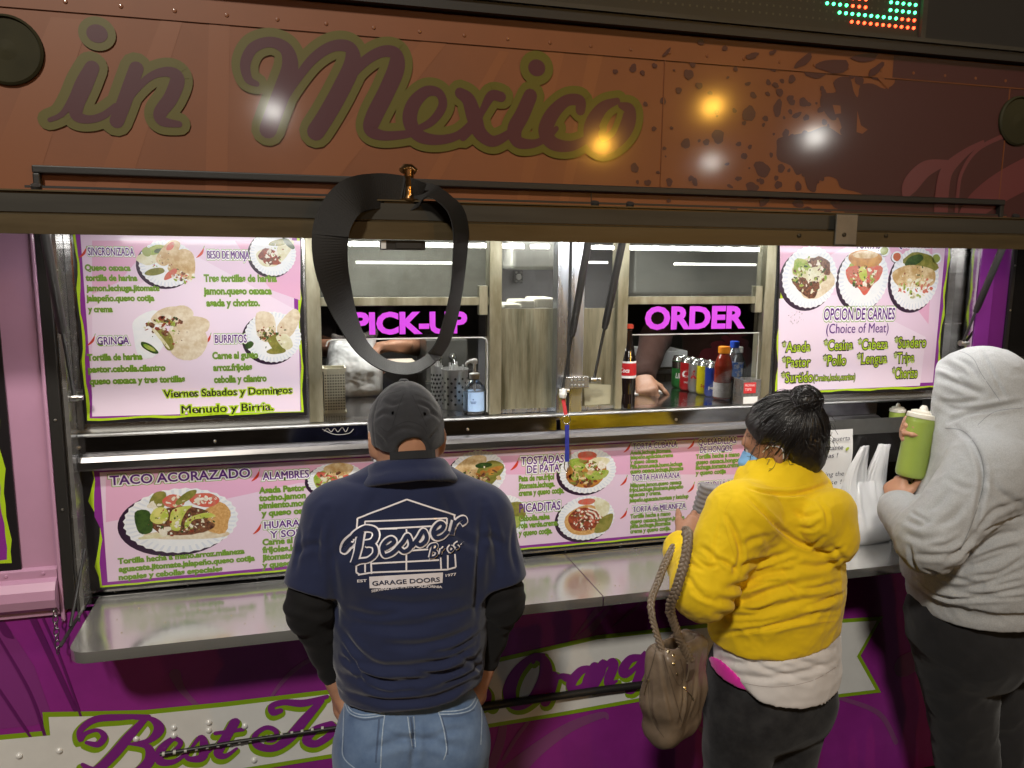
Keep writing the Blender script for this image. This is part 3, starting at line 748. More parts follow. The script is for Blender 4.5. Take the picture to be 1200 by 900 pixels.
mb.box(c[0]-.032, c[0]+.032, -.508, -.5022, zb+.004, za-.001, 0); o = mb.build('joint_plate', mat('plate_grey', (.22, .20, .17), .4, metal=.7, var=.2), aw, bevel=.002)
for u, v in ((989, 275), (938, 276), (1040, 276)):
    mb = MB(); c = un(u, v, -.508); mb.lathe([(.0052, 0), (.005, -.003), (0, -.0048)], (c[0], -.5021 if u != 989 else -.508, c[2]), 10, 0, 'y'); mb.build('edge_screw', mat('screw_dark', (.10, .085, .06), .4, metal=.8), aw)
# T handle and latch
c = un(480, 243, -.485); mb = MB()
mb.lathe([(.020, 0), (.021, .003), (.011, .006), (.0085, .012), (.0075, .030), (.0095, .042), (.0115, .052), (.012, .066)], (c[0], -.478, za+.003), 16, 0)
mb.tube([(c[0]-.016, -.486, za+.066), (c[0]-.008, -.480, za+.0725), (c[0]+.004, -.476, za+.073), (c[0]+.016, -.474, za+.066)], [.0075, .0095, .0095, .007], 10, 0)
mb.build('latch_handle', [M_brs], aw)
c = un(473, 288, -.47); mb = MB()
mb.box(c[0]-.052, c[0]+.045, -.492, -.455, zb-.022, zb-.001, 0); mb.box(c[0]-.052, c[0]-.041, -.4935, -.4921, zb-.020, zb-.003, 1); mb.box(c[0]-.02, c[0]+.036, -.494, -.4921, zb-.019, zb-.005, 2)
mb.build('latch_box', [M_blk, mat('latch_white', (.7, .7, .7), .4), M_rub], aw, bevel=.0015)
# LED bar below the awning
mb = MB(); mb.box(-.55, 2.25, -.418, -.382, 2.010, 2.052, 0)
for i in range(39):
    x = -.53+i*.072; mb.lathe([(.0075, 0), (.007, -.003), (0, -.0065)], (x, -.40, 2.010), 8, 1)
mb.build('led_bar', [mat('led_housing', (.7, .7, .7), .4), M_led], aw)
# ---- hatch frame ---------------------------------------------------------
zle = float(un(600, 485, 0)[2])       # counter edge
zbt = float(un(600, 505, 0)[2]); zlp = float(un(600, 522, 0)[2])
hx0, hx1 = float(un(92, 400, 0)[0])-.012, hxr
zsh = 1.045
cr = float(un(950, 560, 0)[0])        # right end of the lower menu wall; the salsa recess begins
mb = MB()
mb.box(hxl, .060, 0, .012, zle, 2.08, 0)                 # steel behind the left board
mb.box(1.472, hxr, 0, .012, zle, 2.08, 0)
mb.box(hxl, cr, 0, .012, zsh-.03, zlp, 0)
mb.build('hatch_backing', [M_ste], truck)
mb = MB()
mb.box(hxl-.004, hxl, YB-.002, .0, zsh-.03, 2.08, 0)     # left jamb
mb.build('hatch_jamb', [M_chr], truck); mb = MB()
mb.box(hxr, hxr+.004, YB-.002, .0, zsh-.03, 2.08, 0); mb.build('hatch_jamb', [M_chr], truck); mb = MB()
x = hxl
mb.box(x+.0005, x+.011, YB+.004, -.0005, zsh-.02, 2.08, 1); mb.box(x+.012, x+.03, -.022, -.0005, zle+.012, 2.08, 0)
mb.build('jamb_trim', [M_chr, M_ste], truck)
# black rubber seal left of the hatch
xs1 = hxl-.0045; xs0 = xs1-.026
mb = MB(); mb.box(xs0, xs1, YB-.010, YB+.01, zsh+.01, 2.06, 0)
for z in (1.32, 1.55): mb.lathe([(.004, 0), (.0035, -.002), (0, -.003)], ((xs0+xs1)/2, YB-.010, z), 8, 1, 'y')
mb.build('rubber_seal', [M_blk, M_scr], truck, bevel=.002)
# ledge below the windows
mb = MB()
mb.prism_x([(.0, zle), (-.030, zle), (-.033, zle-.004), (-.030, zle-.008), (.0, zle-.008)], hxl+.012, hxr-.002, 2)
xle = float(un(1022, 480, 0)[0])
mb.box(hxl+.012, xle, -.022, .0, zbt, zle-.0082, 1)
lip = [(-.0005, zbt-.0003), (-.030, zbt-.0003), (-.046, zbt-.006), (-.052, zbt-.018), (-.048, zlp+.008), (-.036, zlp), (-.0005, zlp)]
mb.prism_x(lip, hxl+.012, xle, 3)
ld = mb.build('counter_ledge', [M_chr, mat('dark_mirror_steel', (.34, .34, .36), .10, metal=1, var=.25, vscale=3, stretch=(2, 1, 8)), mat('edge_steel', (.30, .30, .295), .36, metal=1, var=.15, vscale=4, stretch=(2, 1, 9)), mat('lip_steel', (.19, .183, .18), .36, metal=1, var=.22, vscale=3, stretch=(.8, 3, 16), rvar=.08)], truck)
for u in (91, 251, 548, 792):
    mb = MB(); c = un(u, 497, -.022); mb.lathe([(.0048, 0), (.0045, -.003), (0, -.0045)], (c[0], -.022, (zle+zbt)/2-.010), 10, 0, 'y'); mb.build('ledge_screw', M_scr, ld)
mb = MB()   # scratched scrawl at the ledge
for pl in ([(378, 503, 1), (392, 509, 1), (408, 508, 1), (414, 503, 1)], [(380, 505, 1), (384, 502, 1), (388, 506, 1), (392, 502, 1), (396, 506, 1), (401, 501, 1), (405, 506, 1), (408, 501, 1)]):
    pstroke(mb, pl, -.0226, 0)
mb.build('scratched_scrawl', mat('scratch', (.45, .45, .45), .5, metal=.5), ld)
# inner counter
mb = MB(); mb.box(.02, 1.49, .0005, .50, zle-.03, zle-.001, 0); mb.build('counter_top', [mat('counter_steel', (.42, .43, .46), .16, metal=1.0, var=.12, vscale=5, rvar=.06)], truck)
mb = MB(); mb.box(.02, 1.49, .48, .50, .7, zle-.031, 0); mb.build('counter_front', [M_dst], truck)
# ---- window frames -------------------------------------------------------
def post(u0, u1, y0, y1, mm, name='window_frame', v=400, z1=2.07, z0=None):
    a, b = float(un(u0, v, y0)[0]), float(un(u1, v, y0)[0])
    mb = MB(); mb.box(a, b, y0, y1, zle+.0005 if z0 is None else z0, z1, 0)
    return mb.build(name, [mm], truck, bevel=.0025)
post(360, 377, -.004, .05, M_fra); post(573.5, 588, -.004, .05, M_fra); post(722.5, 735, -.004, .05, M_fra); post(893, 905, -.004, .05, M_fra)
cp = post(652.5, 684, -.028, .02, M_alu, 'centre_post')
mb = MB(); a = float(un(667, 380, -.028)[0]); mb.box(a-.004, a+.004, -.0305, -.0279, zle+.002, 2.07, 0); mb.build('post_groove', [M_dark], cp)
px0, px1 = float(un(377, 400, .0)[0]), float(un(573.5, 400, 0)[0])
ox0, ox1 = float(un(735, 400, 0)[0]), float(un(893, 400, 0)[0])
qx0, qx1 = float(un(588, 400, 0)[0]), float(un(652, 400, 0)[0])
rx0, rx1 = float(un(684, 400, 0)[0]), float(un(722, 400, 0)[0])
zbar = 1.833
for a, b in ((px0, px1), (ox0, ox1)):
    mb = MB(); mb.box(a, b, .006, .03, zbar-.012, zbar+.012, 0); mb.box(b-.03, b-.004, .004, .0295, zbar-.04, zbar+.045, 0)
    fr = mb.build('sash_bar', [M_fra], truck, bevel=.002)
    mb = MB(); mb.box(a, b, .018, .021, zbar+.012, 2.07, 0); mb.build('upper_pane', [glass_mat('hazy_pane', (.9, .92, .9), 1.3, .03, (.45, .45, .40), .10)], fr)
    mb = MB(); mb.box(a, b, .024, .027, 1.728, zbar-.012, 0); mb.build('middle_pane', [glass_mat('smoked_pane', (.35, .33, .32), .6, .05)], fr)  # tinted dark: the interior's shade behind the letters is put into the glass
# plexiglass screens
gl = glass_mat('clear_pane', (.95, .96, .96), .7, .02)
for a, b, rr in ((px0+.012, px1-.004, .018), (ox0+.02, ox1-.008, .0)):
    mb = MB(); mb.box(a, b, .010, .013, 1.505, 1.727, 0); fr = mb.build('plastic_screen', [gl], truck)
    mb = MB(); zt_ = 1.7272
    if rr: path = [(a, .009, 1.71), (a+.004, .009, 1.722), (a+.016, .009, zt_), (b-.016, .009, zt_), (b-.004, .009, 1.722), (b, .009, 1.71), (b, .009, 1.505)]
    else: path = [(a-.015, .009, zt_), (b, .009, zt_), (b+.0005, .009, 1.505)]
    mb.tube(path, .0022, 6, 0); mb.build('screen_rim', [mat('plexi_edge', (.62, .62, .58), .25, emit=None)], fr)
# PICK-UP and ORDER letters on the panes
M_mag = mat('sign_magenta', (.62, .06, .78), .4, emit=None)
for s, u0, u1, v in (('PICK-UP', 415, 546, 391), ('ORDER', 757, 870, 385)):
    mb = MB(); ptext(mb, s, u0, u1, v, 21.5 if s[0] == 'O' else 23, .0230, [(.045, 0, 0)])
    mb.build('window_lettering', [M_mag], truck)
# lower sliding panels of dirty steel
for a, b, nm in ((qx0, qx1, 'sliding_panel'), (rx0, rx1, 'sliding_panel')):
    mb = MB(); mb.box(a, b, .014, .022, zle+.012, 1.810, 0); mb.box(a, b, .010, .026, zle+.001, zle+.012, 1)
    o = mb.build(nm, [M_dst, M_alu], truck)
    mb = MB(); mb.box(a, b, .016, .019, 1.8105, 2.07, 0); mb.build('upper_pane', [glass_mat('hazy_pane_2', (.93, .93, .92), .9, .03, (.5, .5, .48), .06)], o)
mb = MB(); c = xz(705, 466, .01)
mb.poly([xz(686, 450, .0), xz(718, 452, 0), xz(717, 474, 0), xz(687, 476, 0)], .0135, 0); mb.build('tape_patch', [mat('old_tape', (.45, .43, .30), .6, var=.15)], truck)
# ---- kitchen shell -------------------------------------------------------
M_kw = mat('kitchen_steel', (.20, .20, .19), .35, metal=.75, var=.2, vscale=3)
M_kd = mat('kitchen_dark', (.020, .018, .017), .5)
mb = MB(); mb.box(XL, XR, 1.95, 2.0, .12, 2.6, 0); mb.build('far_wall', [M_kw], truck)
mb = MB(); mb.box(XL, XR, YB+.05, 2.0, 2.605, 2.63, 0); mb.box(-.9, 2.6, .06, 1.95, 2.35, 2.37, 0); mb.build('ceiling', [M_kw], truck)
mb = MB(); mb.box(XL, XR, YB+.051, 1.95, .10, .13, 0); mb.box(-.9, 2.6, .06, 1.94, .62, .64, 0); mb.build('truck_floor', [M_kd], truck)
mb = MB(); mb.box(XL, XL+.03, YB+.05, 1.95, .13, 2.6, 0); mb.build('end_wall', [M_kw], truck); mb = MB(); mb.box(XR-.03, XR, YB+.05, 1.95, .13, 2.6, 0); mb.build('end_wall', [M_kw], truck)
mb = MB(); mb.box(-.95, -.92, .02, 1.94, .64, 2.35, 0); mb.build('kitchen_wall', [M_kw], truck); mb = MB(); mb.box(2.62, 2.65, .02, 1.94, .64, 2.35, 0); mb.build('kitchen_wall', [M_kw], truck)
# ---- outer skin around the hatch -----------------------------------------
zpr0, zpr1 = float(un(30, 722, YB)[2]), float(un(30, 665, YB)[2])
xp0 = float(un(22, 275, YB)[0]); xp1 = float(un(38, 300, YB)[0])
mb = MB(); mb.box(XL, xs0-.0005, YB, YB+.04, zpr0-.002, 2.084, 0)
mb.box(xp1, xs0-.001, YB-.012, YB-.0002, zpr0-.02, 2.07, 0)
mb.build('side_panel', [M_pink], truck, bevel=.003)
mb = MB()     # rounded rail along the pink side
mb.prism_x([(YB-.0005, zpr1), (YB-.012, zpr1-.006), (YB-.012, zpr1-.028), (YB-.026, zpr1-.034), (YB-.040, zpr1-.052), (YB-.044, zpr1-.075), (YB-.038, zpr1-.098), (YB-.022, zpr1-.112), (YB-.012, zpr0+.03), (YB-.012, zpr0), (YB-.0005, zpr0)], XL, xp1-.001, 0)
for u in (52, 8): 
    c = un(u, 668, YB); mb.lathe([(.005, 0), (.004, -.003), (0, -.004)], (c[0], YB-.012, zpr1-.015), 8, 0, 'y')
mb.build('rounded_rail', [M_pink], truck, bevel=.002)
mb = MB()     # right of the hatch: purple edge, then the black door
xr1 = float(un(1180, 350, YB)[0]); xrp = float(un(1161, 350, YB)[0])
mb.box(hxr+.0045, xr1, YB, YB+.04, .76, 2.084, 0); mb.box(hxr+.0045, xrp, YB-.006, YB-.0003, 1.0, 2.07, 1)
mb.build('hatch_side_strip', [mat('purple_bright', (.17, .020, .19), .3, coat=.3), mat('purple_edge', (.22, .03, .26), .3, coat=.3)], truck)
mb = MB(); mb.box(xr1, XR, YB-.004, YB+.04, 1.10, 2.084, 0); mb.box(xr1, xr1+.012, YB-.012, YB-.0045, 1.10, 2.06, 1); mb.box(xr1+.03, XR, YB-.010, YB-.0045, 1.62, 1.64, 1)
for z in (1.45, 1.62, 1.8, 1.95): mb.lathe([(.0035, 0), (.003, -.002), (0, -.003)], (xr1+.006, YB-.012, z), 8, 2, 'y')
mb.build('black_side_window', [M_blkg, M_blk, M_scr], truck)
# ---- lower body ----------------------------------------------------------
ZSK = .13
mb = MB()
mb.box(XL, XR, YB, YB+.04, ZSK, zpr0-.0025, 0)
mb.box(hxl, xr1, YB+.001, YB+.03, zpr0-.0025, zsh-.02, 0)
mb.box(xr1+.0005, XR, YB, YB+.04, zpr0-.0025, 1.0995, 0)
y = YB-.0006
P = lambda L: [xz(*q, YB) for q in L]
def flo(pts_, m, dy): pstroke(mb, pts_, y-dy, m)
flo([(205, 790, 14), (212, 806, 9), (226, 822, 6), (245, 838, 5)], 1, .0004)
flo([(312, 826, 3), (330, 800, 5), (352, 780, 6), (385, 762, 4)], 1, .0008)
flo([(720, 704, 3), (690, 740, 9), (672, 748, 2)], 1, .0004)
flo([(675, 745, 2), (700, 715, 7), (722, 700, 9)], 1, .0010); flo([(718, 735, 1), (745, 712, 4), (765, 695, 3)], 1, .0014)
flo([(600, 905, 26), (630, 878, 18), (668, 852, 13), (705, 838, 8), (712, 842, 3)], 1, .0004)
flo([(575, 900, 12), (586, 870, 11), (590, 845, 9)], 1, .0008); flo([(590, 890, 4), (604, 866, 5), (622, 842, 4)], 1, .0012)
flo([(815, 850, 3), (838, 864, 7), (868, 866, 3)], 1, .0004); flo([(985, 818, 4), (1030, 836, 5), (1050, 870, 5)], 1, .0004); flo([(1060, 780, 24), (1100, 760, 20), (1140, 730, 14), (1190, 700, 10)], 1, .0008)
for a in ([(0, 728, 8), (8, 742, 10), (16, 748, 1)], [(-20, 780, 3), (20, 840, 4), (40, 870, 3)], [(-5, 742, 3), (35, 812, 4), (55, 870, 4)], [(38, 724, 8), (62, 775, 7), (88, 832, 5)], [(50, 724, 3), (70, 770, 3), (95, 840, 3)]):
    flo(a, 2, .0016)
# purple wedge between two pale rays on the left
mb.poly(P([(-60, 735), (5, 727), (40, 780), (62, 842), (40, 850), (-60, 860)]), y-.0002, 3)
lower = mb.build('lower_panel', [M_pur, M_pur2, M_purd, mat('purple_ray', (.21, .032, .195), .26, coat=.4)], truck)
mb = MB(); mb.box(XL, XR, YB+.04, YB+.10, .02, ZSK+.03, 0); mb.box(XL, XR, .2, 1.9, .25, .6, 0); mb.build('chassis_skirt', [M_dark], truck)
# ribbon banner with 'Best Tacos in Orange'
mb = MB()
top = [(-80, 868), (52, 856), (50, 834), (110, 833), (170, 831.5), (265, 822), (400, 806), (560, 776), (700, 744), (850, 728), (940, 728), (1034, 722)]
bot = [(1008, 768), (1032, 811), (940, 822), (850, 820), (748, 822), (660, 838), (574, 852), (400, 886), (250, 910), (100, 935), (-80, 945)]
full = P(top+bot)
mb.poly(full, y-.0016, 1)
def inset(poly_, d):
    n = len(poly_); out = []
    A = sum(poly_[i][0]*poly_[(i+1) % n][1]-poly_[(i+1) % n][0]*poly_[i][1] for i in range(n)); sg = 1 if A > 0 else -1
    for i in range(n):
        a, b, c_ = (np.array(poly_[i-1]), np.array(poly_[i]), np.array(poly_[(i+1) % n]))
        n1 = np.array([-(b-a)[1], (b-a)[0]]); n2 = np.array([-(c_-b)[1], (c_-b)[0]]); n1 = n1/np.linalg.norm(n1); n2 = n2/np.linalg.norm(n2)
        k = (n1+n2); k = k/max(.35, 1+n1 @ n2); out.append(tuple(b+k*d*sg))
    return out
mb.poly(inset(full, .0135), y-.0026, 0)
mb.build('ribbon_banner', [M_ban, M_gre], truck)
Z8 = lambda L: pz(L, 3, 0, 700); Z6 = lambda L: pz(L, 3.75, 550, 660)
strk = [
 Z8([(300, 522, 6), (340, 528, 10), (362, 500, 9), (338, 478, 6), (295, 490, 7), (278, 515, 6), (278, 478, 9), (330, 440, 11), (420, 432, 10), (520, 428, 5)]),
 Z8([(505, 440, 9), (450, 500, 14), (390, 570, 15), (330, 620, 13), (285, 600, 6)]),
 Z8([(470, 436, 5), (530, 440, 8), (556, 475, 15), (520, 515, 9), (450, 528, 4)]), Z8([(455, 528, 4), (515, 538, 10), (520, 590, 16), (460, 635, 12), (380, 640, 8)]),
 Z8([(548, 575, 4), (600, 560, 7), (632, 525, 7), (605, 510, 8), (562, 550, 13), (560, 590, 12), (610, 590, 8), (665, 552, 4)]),
 Z8([(655, 565, 4), (700, 505, 7), (715, 530, 12), (708, 575, 13), (665, 582, 8), (650, 570, 6)]),
 Z8([(712, 575, 3), (770, 520, 5), (820, 452, 12)]), Z8([(825, 452, 13), (790, 510, 14), (765, 560, 13), (790, 572, 8), (830, 545, 4)]), Z8([(755, 492, 6), (852, 478, 6)]),
 Z8([(985, 412, 8), (960, 418, 10), (955, 395, 9), (1000, 382, 9), (1070, 385, 11), (1150, 362, 6)]),
 Z8([(1130, 378, 9), (1075, 440, 14), (1015, 510, 15), (960, 545, 11), (905, 535, 11), (895, 500, 8), (935, 472, 7), (970, 485, 7), (965, 515, 6), (940, 520, 4)]),
 Z8([(1165, 460, 10), (1110, 480, 12), (1078, 515, 13), (1110, 530, 11), (1160, 500, 11), (1175, 470, 9), (1160, 462, 6)]),
 Z6([(335, 418, 5), (285, 428, 9), (220, 490, 15), (185, 570, 18), (200, 635, 13), (250, 640, 11), (310, 580, 16), (345, 500, 18), (335, 440, 12), (300, 430, 8), (290, 450, 5)]),
 Z6([(352, 500, 5), (385, 510, 10), (370, 560, 15), (345, 625, 14)]), Z6([(360, 570, 4), (405, 515, 7), (440, 520, 11)]),
 Z6([(545, 478, 8), (500, 490, 12), (460, 540, 14), (468, 570, 11), (510, 555, 8), (550, 490, 6)]), Z6([(560, 470, 12), (532, 530, 14), (530, 562, 10), (560, 560, 5)]),
 Z6([(575, 470, 5), (600, 455, 11), (585, 500, 15), (555, 555, 15)]), Z6([(580, 510, 4), (630, 450, 8), (648, 465, 13), (628, 520, 14), (625, 550, 9), (660, 535, 4)]),
 Z6([(765, 430, 8), (720, 440, 12), (690, 485, 14), (705, 505, 10), (750, 470, 7), (790, 420, 12), (740, 560, 12), (710, 580, 7)]), Z6([(800, 480, 5), (850, 455, 8), (850, 425, 8), (815, 450, 13), (815, 490, 12), (860, 480, 6)]),
 Z6([(60, 560, 10), (85, 600, 13), (75, 640, 12), (40, 640, 7)]), Z6([(90, 640, 8), (110, 655, 6), (120, 650, 4)])]
for word in (range(0, 9), range(9, 12), range(21, len(strk)), range(12, 21)):      # Best, Tacos, (in), Orange
    mb = MB((YB-.0034, .10))
    for i in word:
        s = [(a_, b_, w_*.88) for a_, b_, w_ in strk[i]]; pstroke(mb, s, y-.0032-.0006*i, 1, .0068, 6); pstroke(mb, s, y-.0190-.0006*i, 0, 0, 6)
    mb.build('banner_lettering', [M_purL, M_gre], truck)
for u, v in ((204, 852), (204, 861), (245, 846), (245, 855), (287, 850), (70, 879), (23, 885), (160, 865), (298, 890)):
    mb = MB(); c = un(u, v, YB); mb.lathe([(.0085, 0), (.008, -.003), (.004, -.006), (0, -.0068)], (c[0], YB-.003, c[2]), 12, 0, 'y'); mb.build('panel_rivet', [M_ban], truck)
zc = float(un(660, 811, YB)[2])     # black cable along the banner
x0 = float(un(190, 899, YB)[0]); x1 = float(un(560, 824, YB)[0]); x2 = float(un(800, 796, YB)[0])
mb = MB(); mb.tube([(x0, YB-.016, zc-.008), (x0+.2, YB-.017, zc-.002), (x1, YB-.020, zc)], .0055, 8, 0)
mb.tube([(x1, YB-.020, zc), (x1+.4, YB-.020, zc+.002), (x2, YB-.018, zc-.004)], .0115, 10, 0)
for i in range(16): mb.tube([(x0+.005+i*.028, YB-.016, zc-.008+.0006*i), (x0+.012+i*.028, YB-.016, zc-.008+.0006*i)], .0062, 8, 1)
mb.build('rub_cable', [M_blk, mat('cable_clip', (.5, .5, .45), .4)], truck)
# ---- serving shelf -------------------------------------------------------
sx0 = float(unz(78, 765, zsh)[0]); sxm = float(unz(707, 699, zsh)[0]); sx1 = 2.12; ysh = -.338
def shelf(xa_, xb_, round_left, nm):
    pr = []
    if round_left:
        for j in range(7):
            a = math.pi+math.pi/2*j/6; pr.append((xa_+.045+math.cos(a)*.045, ysh+.045+math.sin(a)*.045))
    else: pr.append((xa_, ysh))
    pr += [(xb_, ysh), (xb_, -.0006), (xa_, -.0006)]
    mb = MB(); mb.prism_z(pr, zsh-.004, zsh, 0)
    rim = [(p[0], p[1]) for p in pr[:-2]]
    V = []; n = len(rim)
    for (px_, py_) in rim: V += [(px_, py_, zsh-.0041), (px_, py_, zsh-.028), (px_+.012*(1 if px_ < xa_+.04 and round_left else 0), py_+.010, zsh-.032)]
    mb.add(V, [(i*3, i*3+1, i*3+4, i*3+3) for i in range(n-1)]+[(i*3+1, i*3+2, i*3+5, i*3+4) for i in range(n-1)], 0, True)
    if round_left: mb.add([(xa_, ysh+.045, zsh-.0041), (xa_, -.001, zsh-.0041), (xa_, -.001, zsh-.028), (xa_, ysh+.045, zsh-.028)], [(0, 1, 2, 3)], 0)
    return mb.build(nm, [M_shf], truck, bevel=.0015)
sh = shelf(sx0, sxm-.0015, True, 'serving_shelf'); shelf(sxm+.0015, sx1, False, 'serving_shelf')
mb = MB()     # bright fold at the back of the shelf
mb.prism_x([(-.0007, zsh+.003), (-.020, zsh+.0012), (-.020, zsh+.004), (-.006, zsh+.010), (-.0045, zsh+.030), (-.0007, zsh+.030)], hxl+.012, cr, 0)
mb.build('shelf_fold', [M_chr], sh)
mb = MB()
for i in range(14):
    mb.lathe([(.0035, 0), (.003, -.0015), (0, -.0022)], (-.5+i*.185, -.0046, zsh+.022), 8, 0, 'y')
mb.build('shelf_screw', [M_scr], sh)
# chain and brace that carry the shelf on the left
c0 = un(62, 690, YB-.02); c1 = un(68, 762, YB-.05); mb = MB()
for i in range(11):
    t = i/10.; p = Vector(c0)*(1-t)+Vector(c1)*t
    pts_ = []
    for j in range(12):
        a = 2*math.pi*j/12; w_, h_ = .0055*math.cos(a), .011*math.sin(a)
        pts_.append((p.x+(w_ if i % 2 else w_*.3), p.y+(w_*.3 if i % 2 else w_), p.z+h_))
    mb.tube(pts_, .0016, 6, 0, closed=True)
mb.build('shelf_chain', [M_scr], truck)
c = un(62, 692, YB-.012); mb = MB(); mb.box(c[0]-.007, c[0]+.007, YB-.018, YB-.0125, c[2]-.012, c[2]+.026, 0)
mb.lathe([(.004, 0), (0, -.004)], (c[0], YB-.018, c[2]+.016), 8, 1, 'y'); mb.build('chain_plate', [M_ste, M_scr], truck, bevel=.0015)
mb = MB(); mb.tube([(hxl+.014, -.05, zsh+.15), (hxl+.006, -.20, zsh+.0065)], .004, 6, 0); mb.box(hxl+.004, hxl+.012, -.3, -.012, zsh+.0005, zsh+.004, 0); mb.build('shelf_brace', [M_blk], truck)
# ---- gas struts ----------------------------------------------------------
def strut(lo_uv, lo_y, hi_uv, hi_y, ends=True):
    a = Vector(un(*lo_uv, lo_y)); b = Vector(un(*hi_uv, hi_y)); d = (b-a)
    top = a+d*1.9
    if top.z > 2.10: top = a+d*((2.10-a.z)/d.z)
    mid = a+d*.36 if not isinstance(ends, float) else a+d*ends
    mb = MB(); mb.tube([mid, mid+d.normalized()*.012, mid+d.normalized()*.014, top], [.0088, .0092, .0105, .0105], 12, 0)
    s = mb.build('gas_strut', [M_rub], truck)
    mb = MB(); mb.tube([a, mid], .0045, 8, 0); mb.build('strut_rod', [mat('rod_grey', (.10, .10, .10), .3, metal=.8)], s)
    mb = MB(); mb.lathe([(.009, -.012), (.010, -.006), (.010, .006), (.007, .012), (.007, .02)], tuple(a), 12, 0, 'x'); mb.build('strut_joint', [M_scr], s)
    return s
strut((659, 458), -.05, (688, 292), -.26, .42); strut((696, 445), -.05, (728, 290), -.26, .42)
strut((87, 466), -.06, (53, 278), -.27, .44); strut((1128, 402), -.06, (1175, 290), -.24, .35)
c = un(672, 448, -.045); mb = MB()
mb.box(c[0]-.035, c[0]+.048, -.052, -.029, c[2]-.018, c[2]+.018, 0)
for dx in (-.012, .0, .012, .024):
    for dz in (-.008, .008): mb.lathe([(.004, 0), (0, -.004)], (c[0]+dx+.004, -.052, c[2]+dz), 8, 1, 'y')
mb.build('strut_bracket', [M_ste, M_scr], truck, bevel=.003)
c = un(77, 470, -.04); mb = MB()       # pressed bracket in the left jamb
for s_, t_ in ((-1, 0), (1, 0)):
    mb.strap([(c[0]+.004*s_, -.05, c[2]+.085), (c[0]+.014*s_, -.05, c[2]+.045), (c[0]+.014*s_, -.05, c[2]+.012), (c[0]+.003*s_, -.05, c[2]-.015), (c[0]+.012*s_, -.05, c[2]-.045), (c[0]+.008*s_, -.05, c[2]-.07)], .010, .006, [(0, 1, 0)]*6, 0)
mb.build('strut_bracket', [M_scr], truck)
# salsa recess at the right of the shelf
mb = MB()
mb.box(cr, hxr, .10, .112, zsh-.03, zle, 0); mb.box(cr-.006, cr, -.003, .10, zsh-.03, zlp, 1)
mb.build('salsa_recess', [M_blkg, M_ste], truck)
mb = MB(); mb.box(cr, hxr-.001, -.055, .098, 1.290, 1.300, 0); mb.box(cr, hxr-.001, -.058, -.0552, 1.388, 1.440, 0); mb.box(cr, hxr-.001, -.056, -.0535, 1.285, 1.3875, 1); mb.build('salsa_rack', [mat('rack_steel', (.16, .16, .15), .38, metal=.6, var=.2), M_blkg], truck)
# ------------------------------------------------------------------ menu boards
def pm(n, c, c2=None, sc=60): return mat('print_'+n, c, .32, c2=c2, vscale=sc, coat=.25, lo=.38, hi=.62) if c2 else mat('print_'+n, c, .32, coat=.25)
PAL = {}
PM = []
for n, c, c2, sc in [('black', (.014, .012, .014), None, 0), ('lime', (.42, .62, .02), None, 0), ('purple', (.24, .03, .27), None, 0),
    ('lilac', (.74, .57, .72), None, 0), ('pink', (.72, .40, .58), None, 0), ('pale', (.79, .66, .79), None, 0), ('white', (.86, .82, .87), None, 0), ('violet', (.10, .012, .20), None, 0),
    ('leaf', (.17, .36, .015), None, 0), ('moss', (.15, .21, .06), None, 0), ('ink', (.03, .02, .03), None, 0), ('shade', (.03, .012, .035), None, 0),
    ('plate', (.76, .79, .83), (.82, .83, .85), 30), ('rim', (.67, .71, .79), None, 0), ('tortilla', (.70, .56, .34), (.48, .30, .12), 45), ('flour', (.74, .66, .52), (.60, .48, .32), 60),
    ('meat', (.24, .10, .05), (.06, .02, .012), 120), ('sauce', (.36, .07, .03), (.16, .03, .015), 90), ('tomato', (.62, .10, .07), (.50, .20, .14), 90), ('lettuce', (.20, .34, .03), (.42, .46, .12), 80),
    ('chile', (.02, .05, .012), (.05, .10, .02), 60), ('nopal', (.16, .17, .03), (.28, .25, .06), 60), ('avocado', (.66, .62, .20), (.42, .50, .07), 40), ('cheese', (.80, .77, .70), (.70, .64, .50), 90),
    ('rice', (.66, .40, .16), (.50, .26, .08), 140), ('bun', (.56, .28, .06), (.36, .14, .03), 30), ('onion', (.74, .73, .58), (.62, .58, .36), 50), ('chili', (.55, .045, .02), None, 0), ('salsa_green', (.28, .34, .08), None, 0), ('salsa_red', (.45, .10, .03), None, 0), ('grey', (.42, .36, .42), None, 0)]:
    PAL[n] = len(PM); PM.append(pm(n, c, c2, sc))
YP = -.014
SQ = .12
def rect_wave(x0, x1, z0, z1, amp, seed, step=.03, sides='lrtb', sharp=False, ampv=None):
    rr = random.Random(seed); pts = []
    def side(a, b, nx, nz, on, am):
        L = math.hypot(b[0]-a[0], b[1]-a[1]); n = max(2, int(L/step))
        for i in range(n):
            t = i/n; k = (rr.uniform(-1, 1) if sharp else (math.sin(i*1.1+seed)+rr.uniform(-.7, .7))*.6)*am if on and 0 < i else 0
            pts.append((a[0]+(b[0]-a[0])*t+nx*k, a[1]+(b[1]-a[1])*t+nz*k))
    av = ampv or amp
    side((x0, z0), (x1, z0), 0, 1, 'b' in sides, amp); side((x1, z0), (x1, z1), 1, 0, 'r' in sides, av)
    side((x1, z1), (x0, z1), 0, 1, 't' in sides, amp); side((x0, z1), (x0, z0), 1, 0, 'l' in sides, av)
    return pts
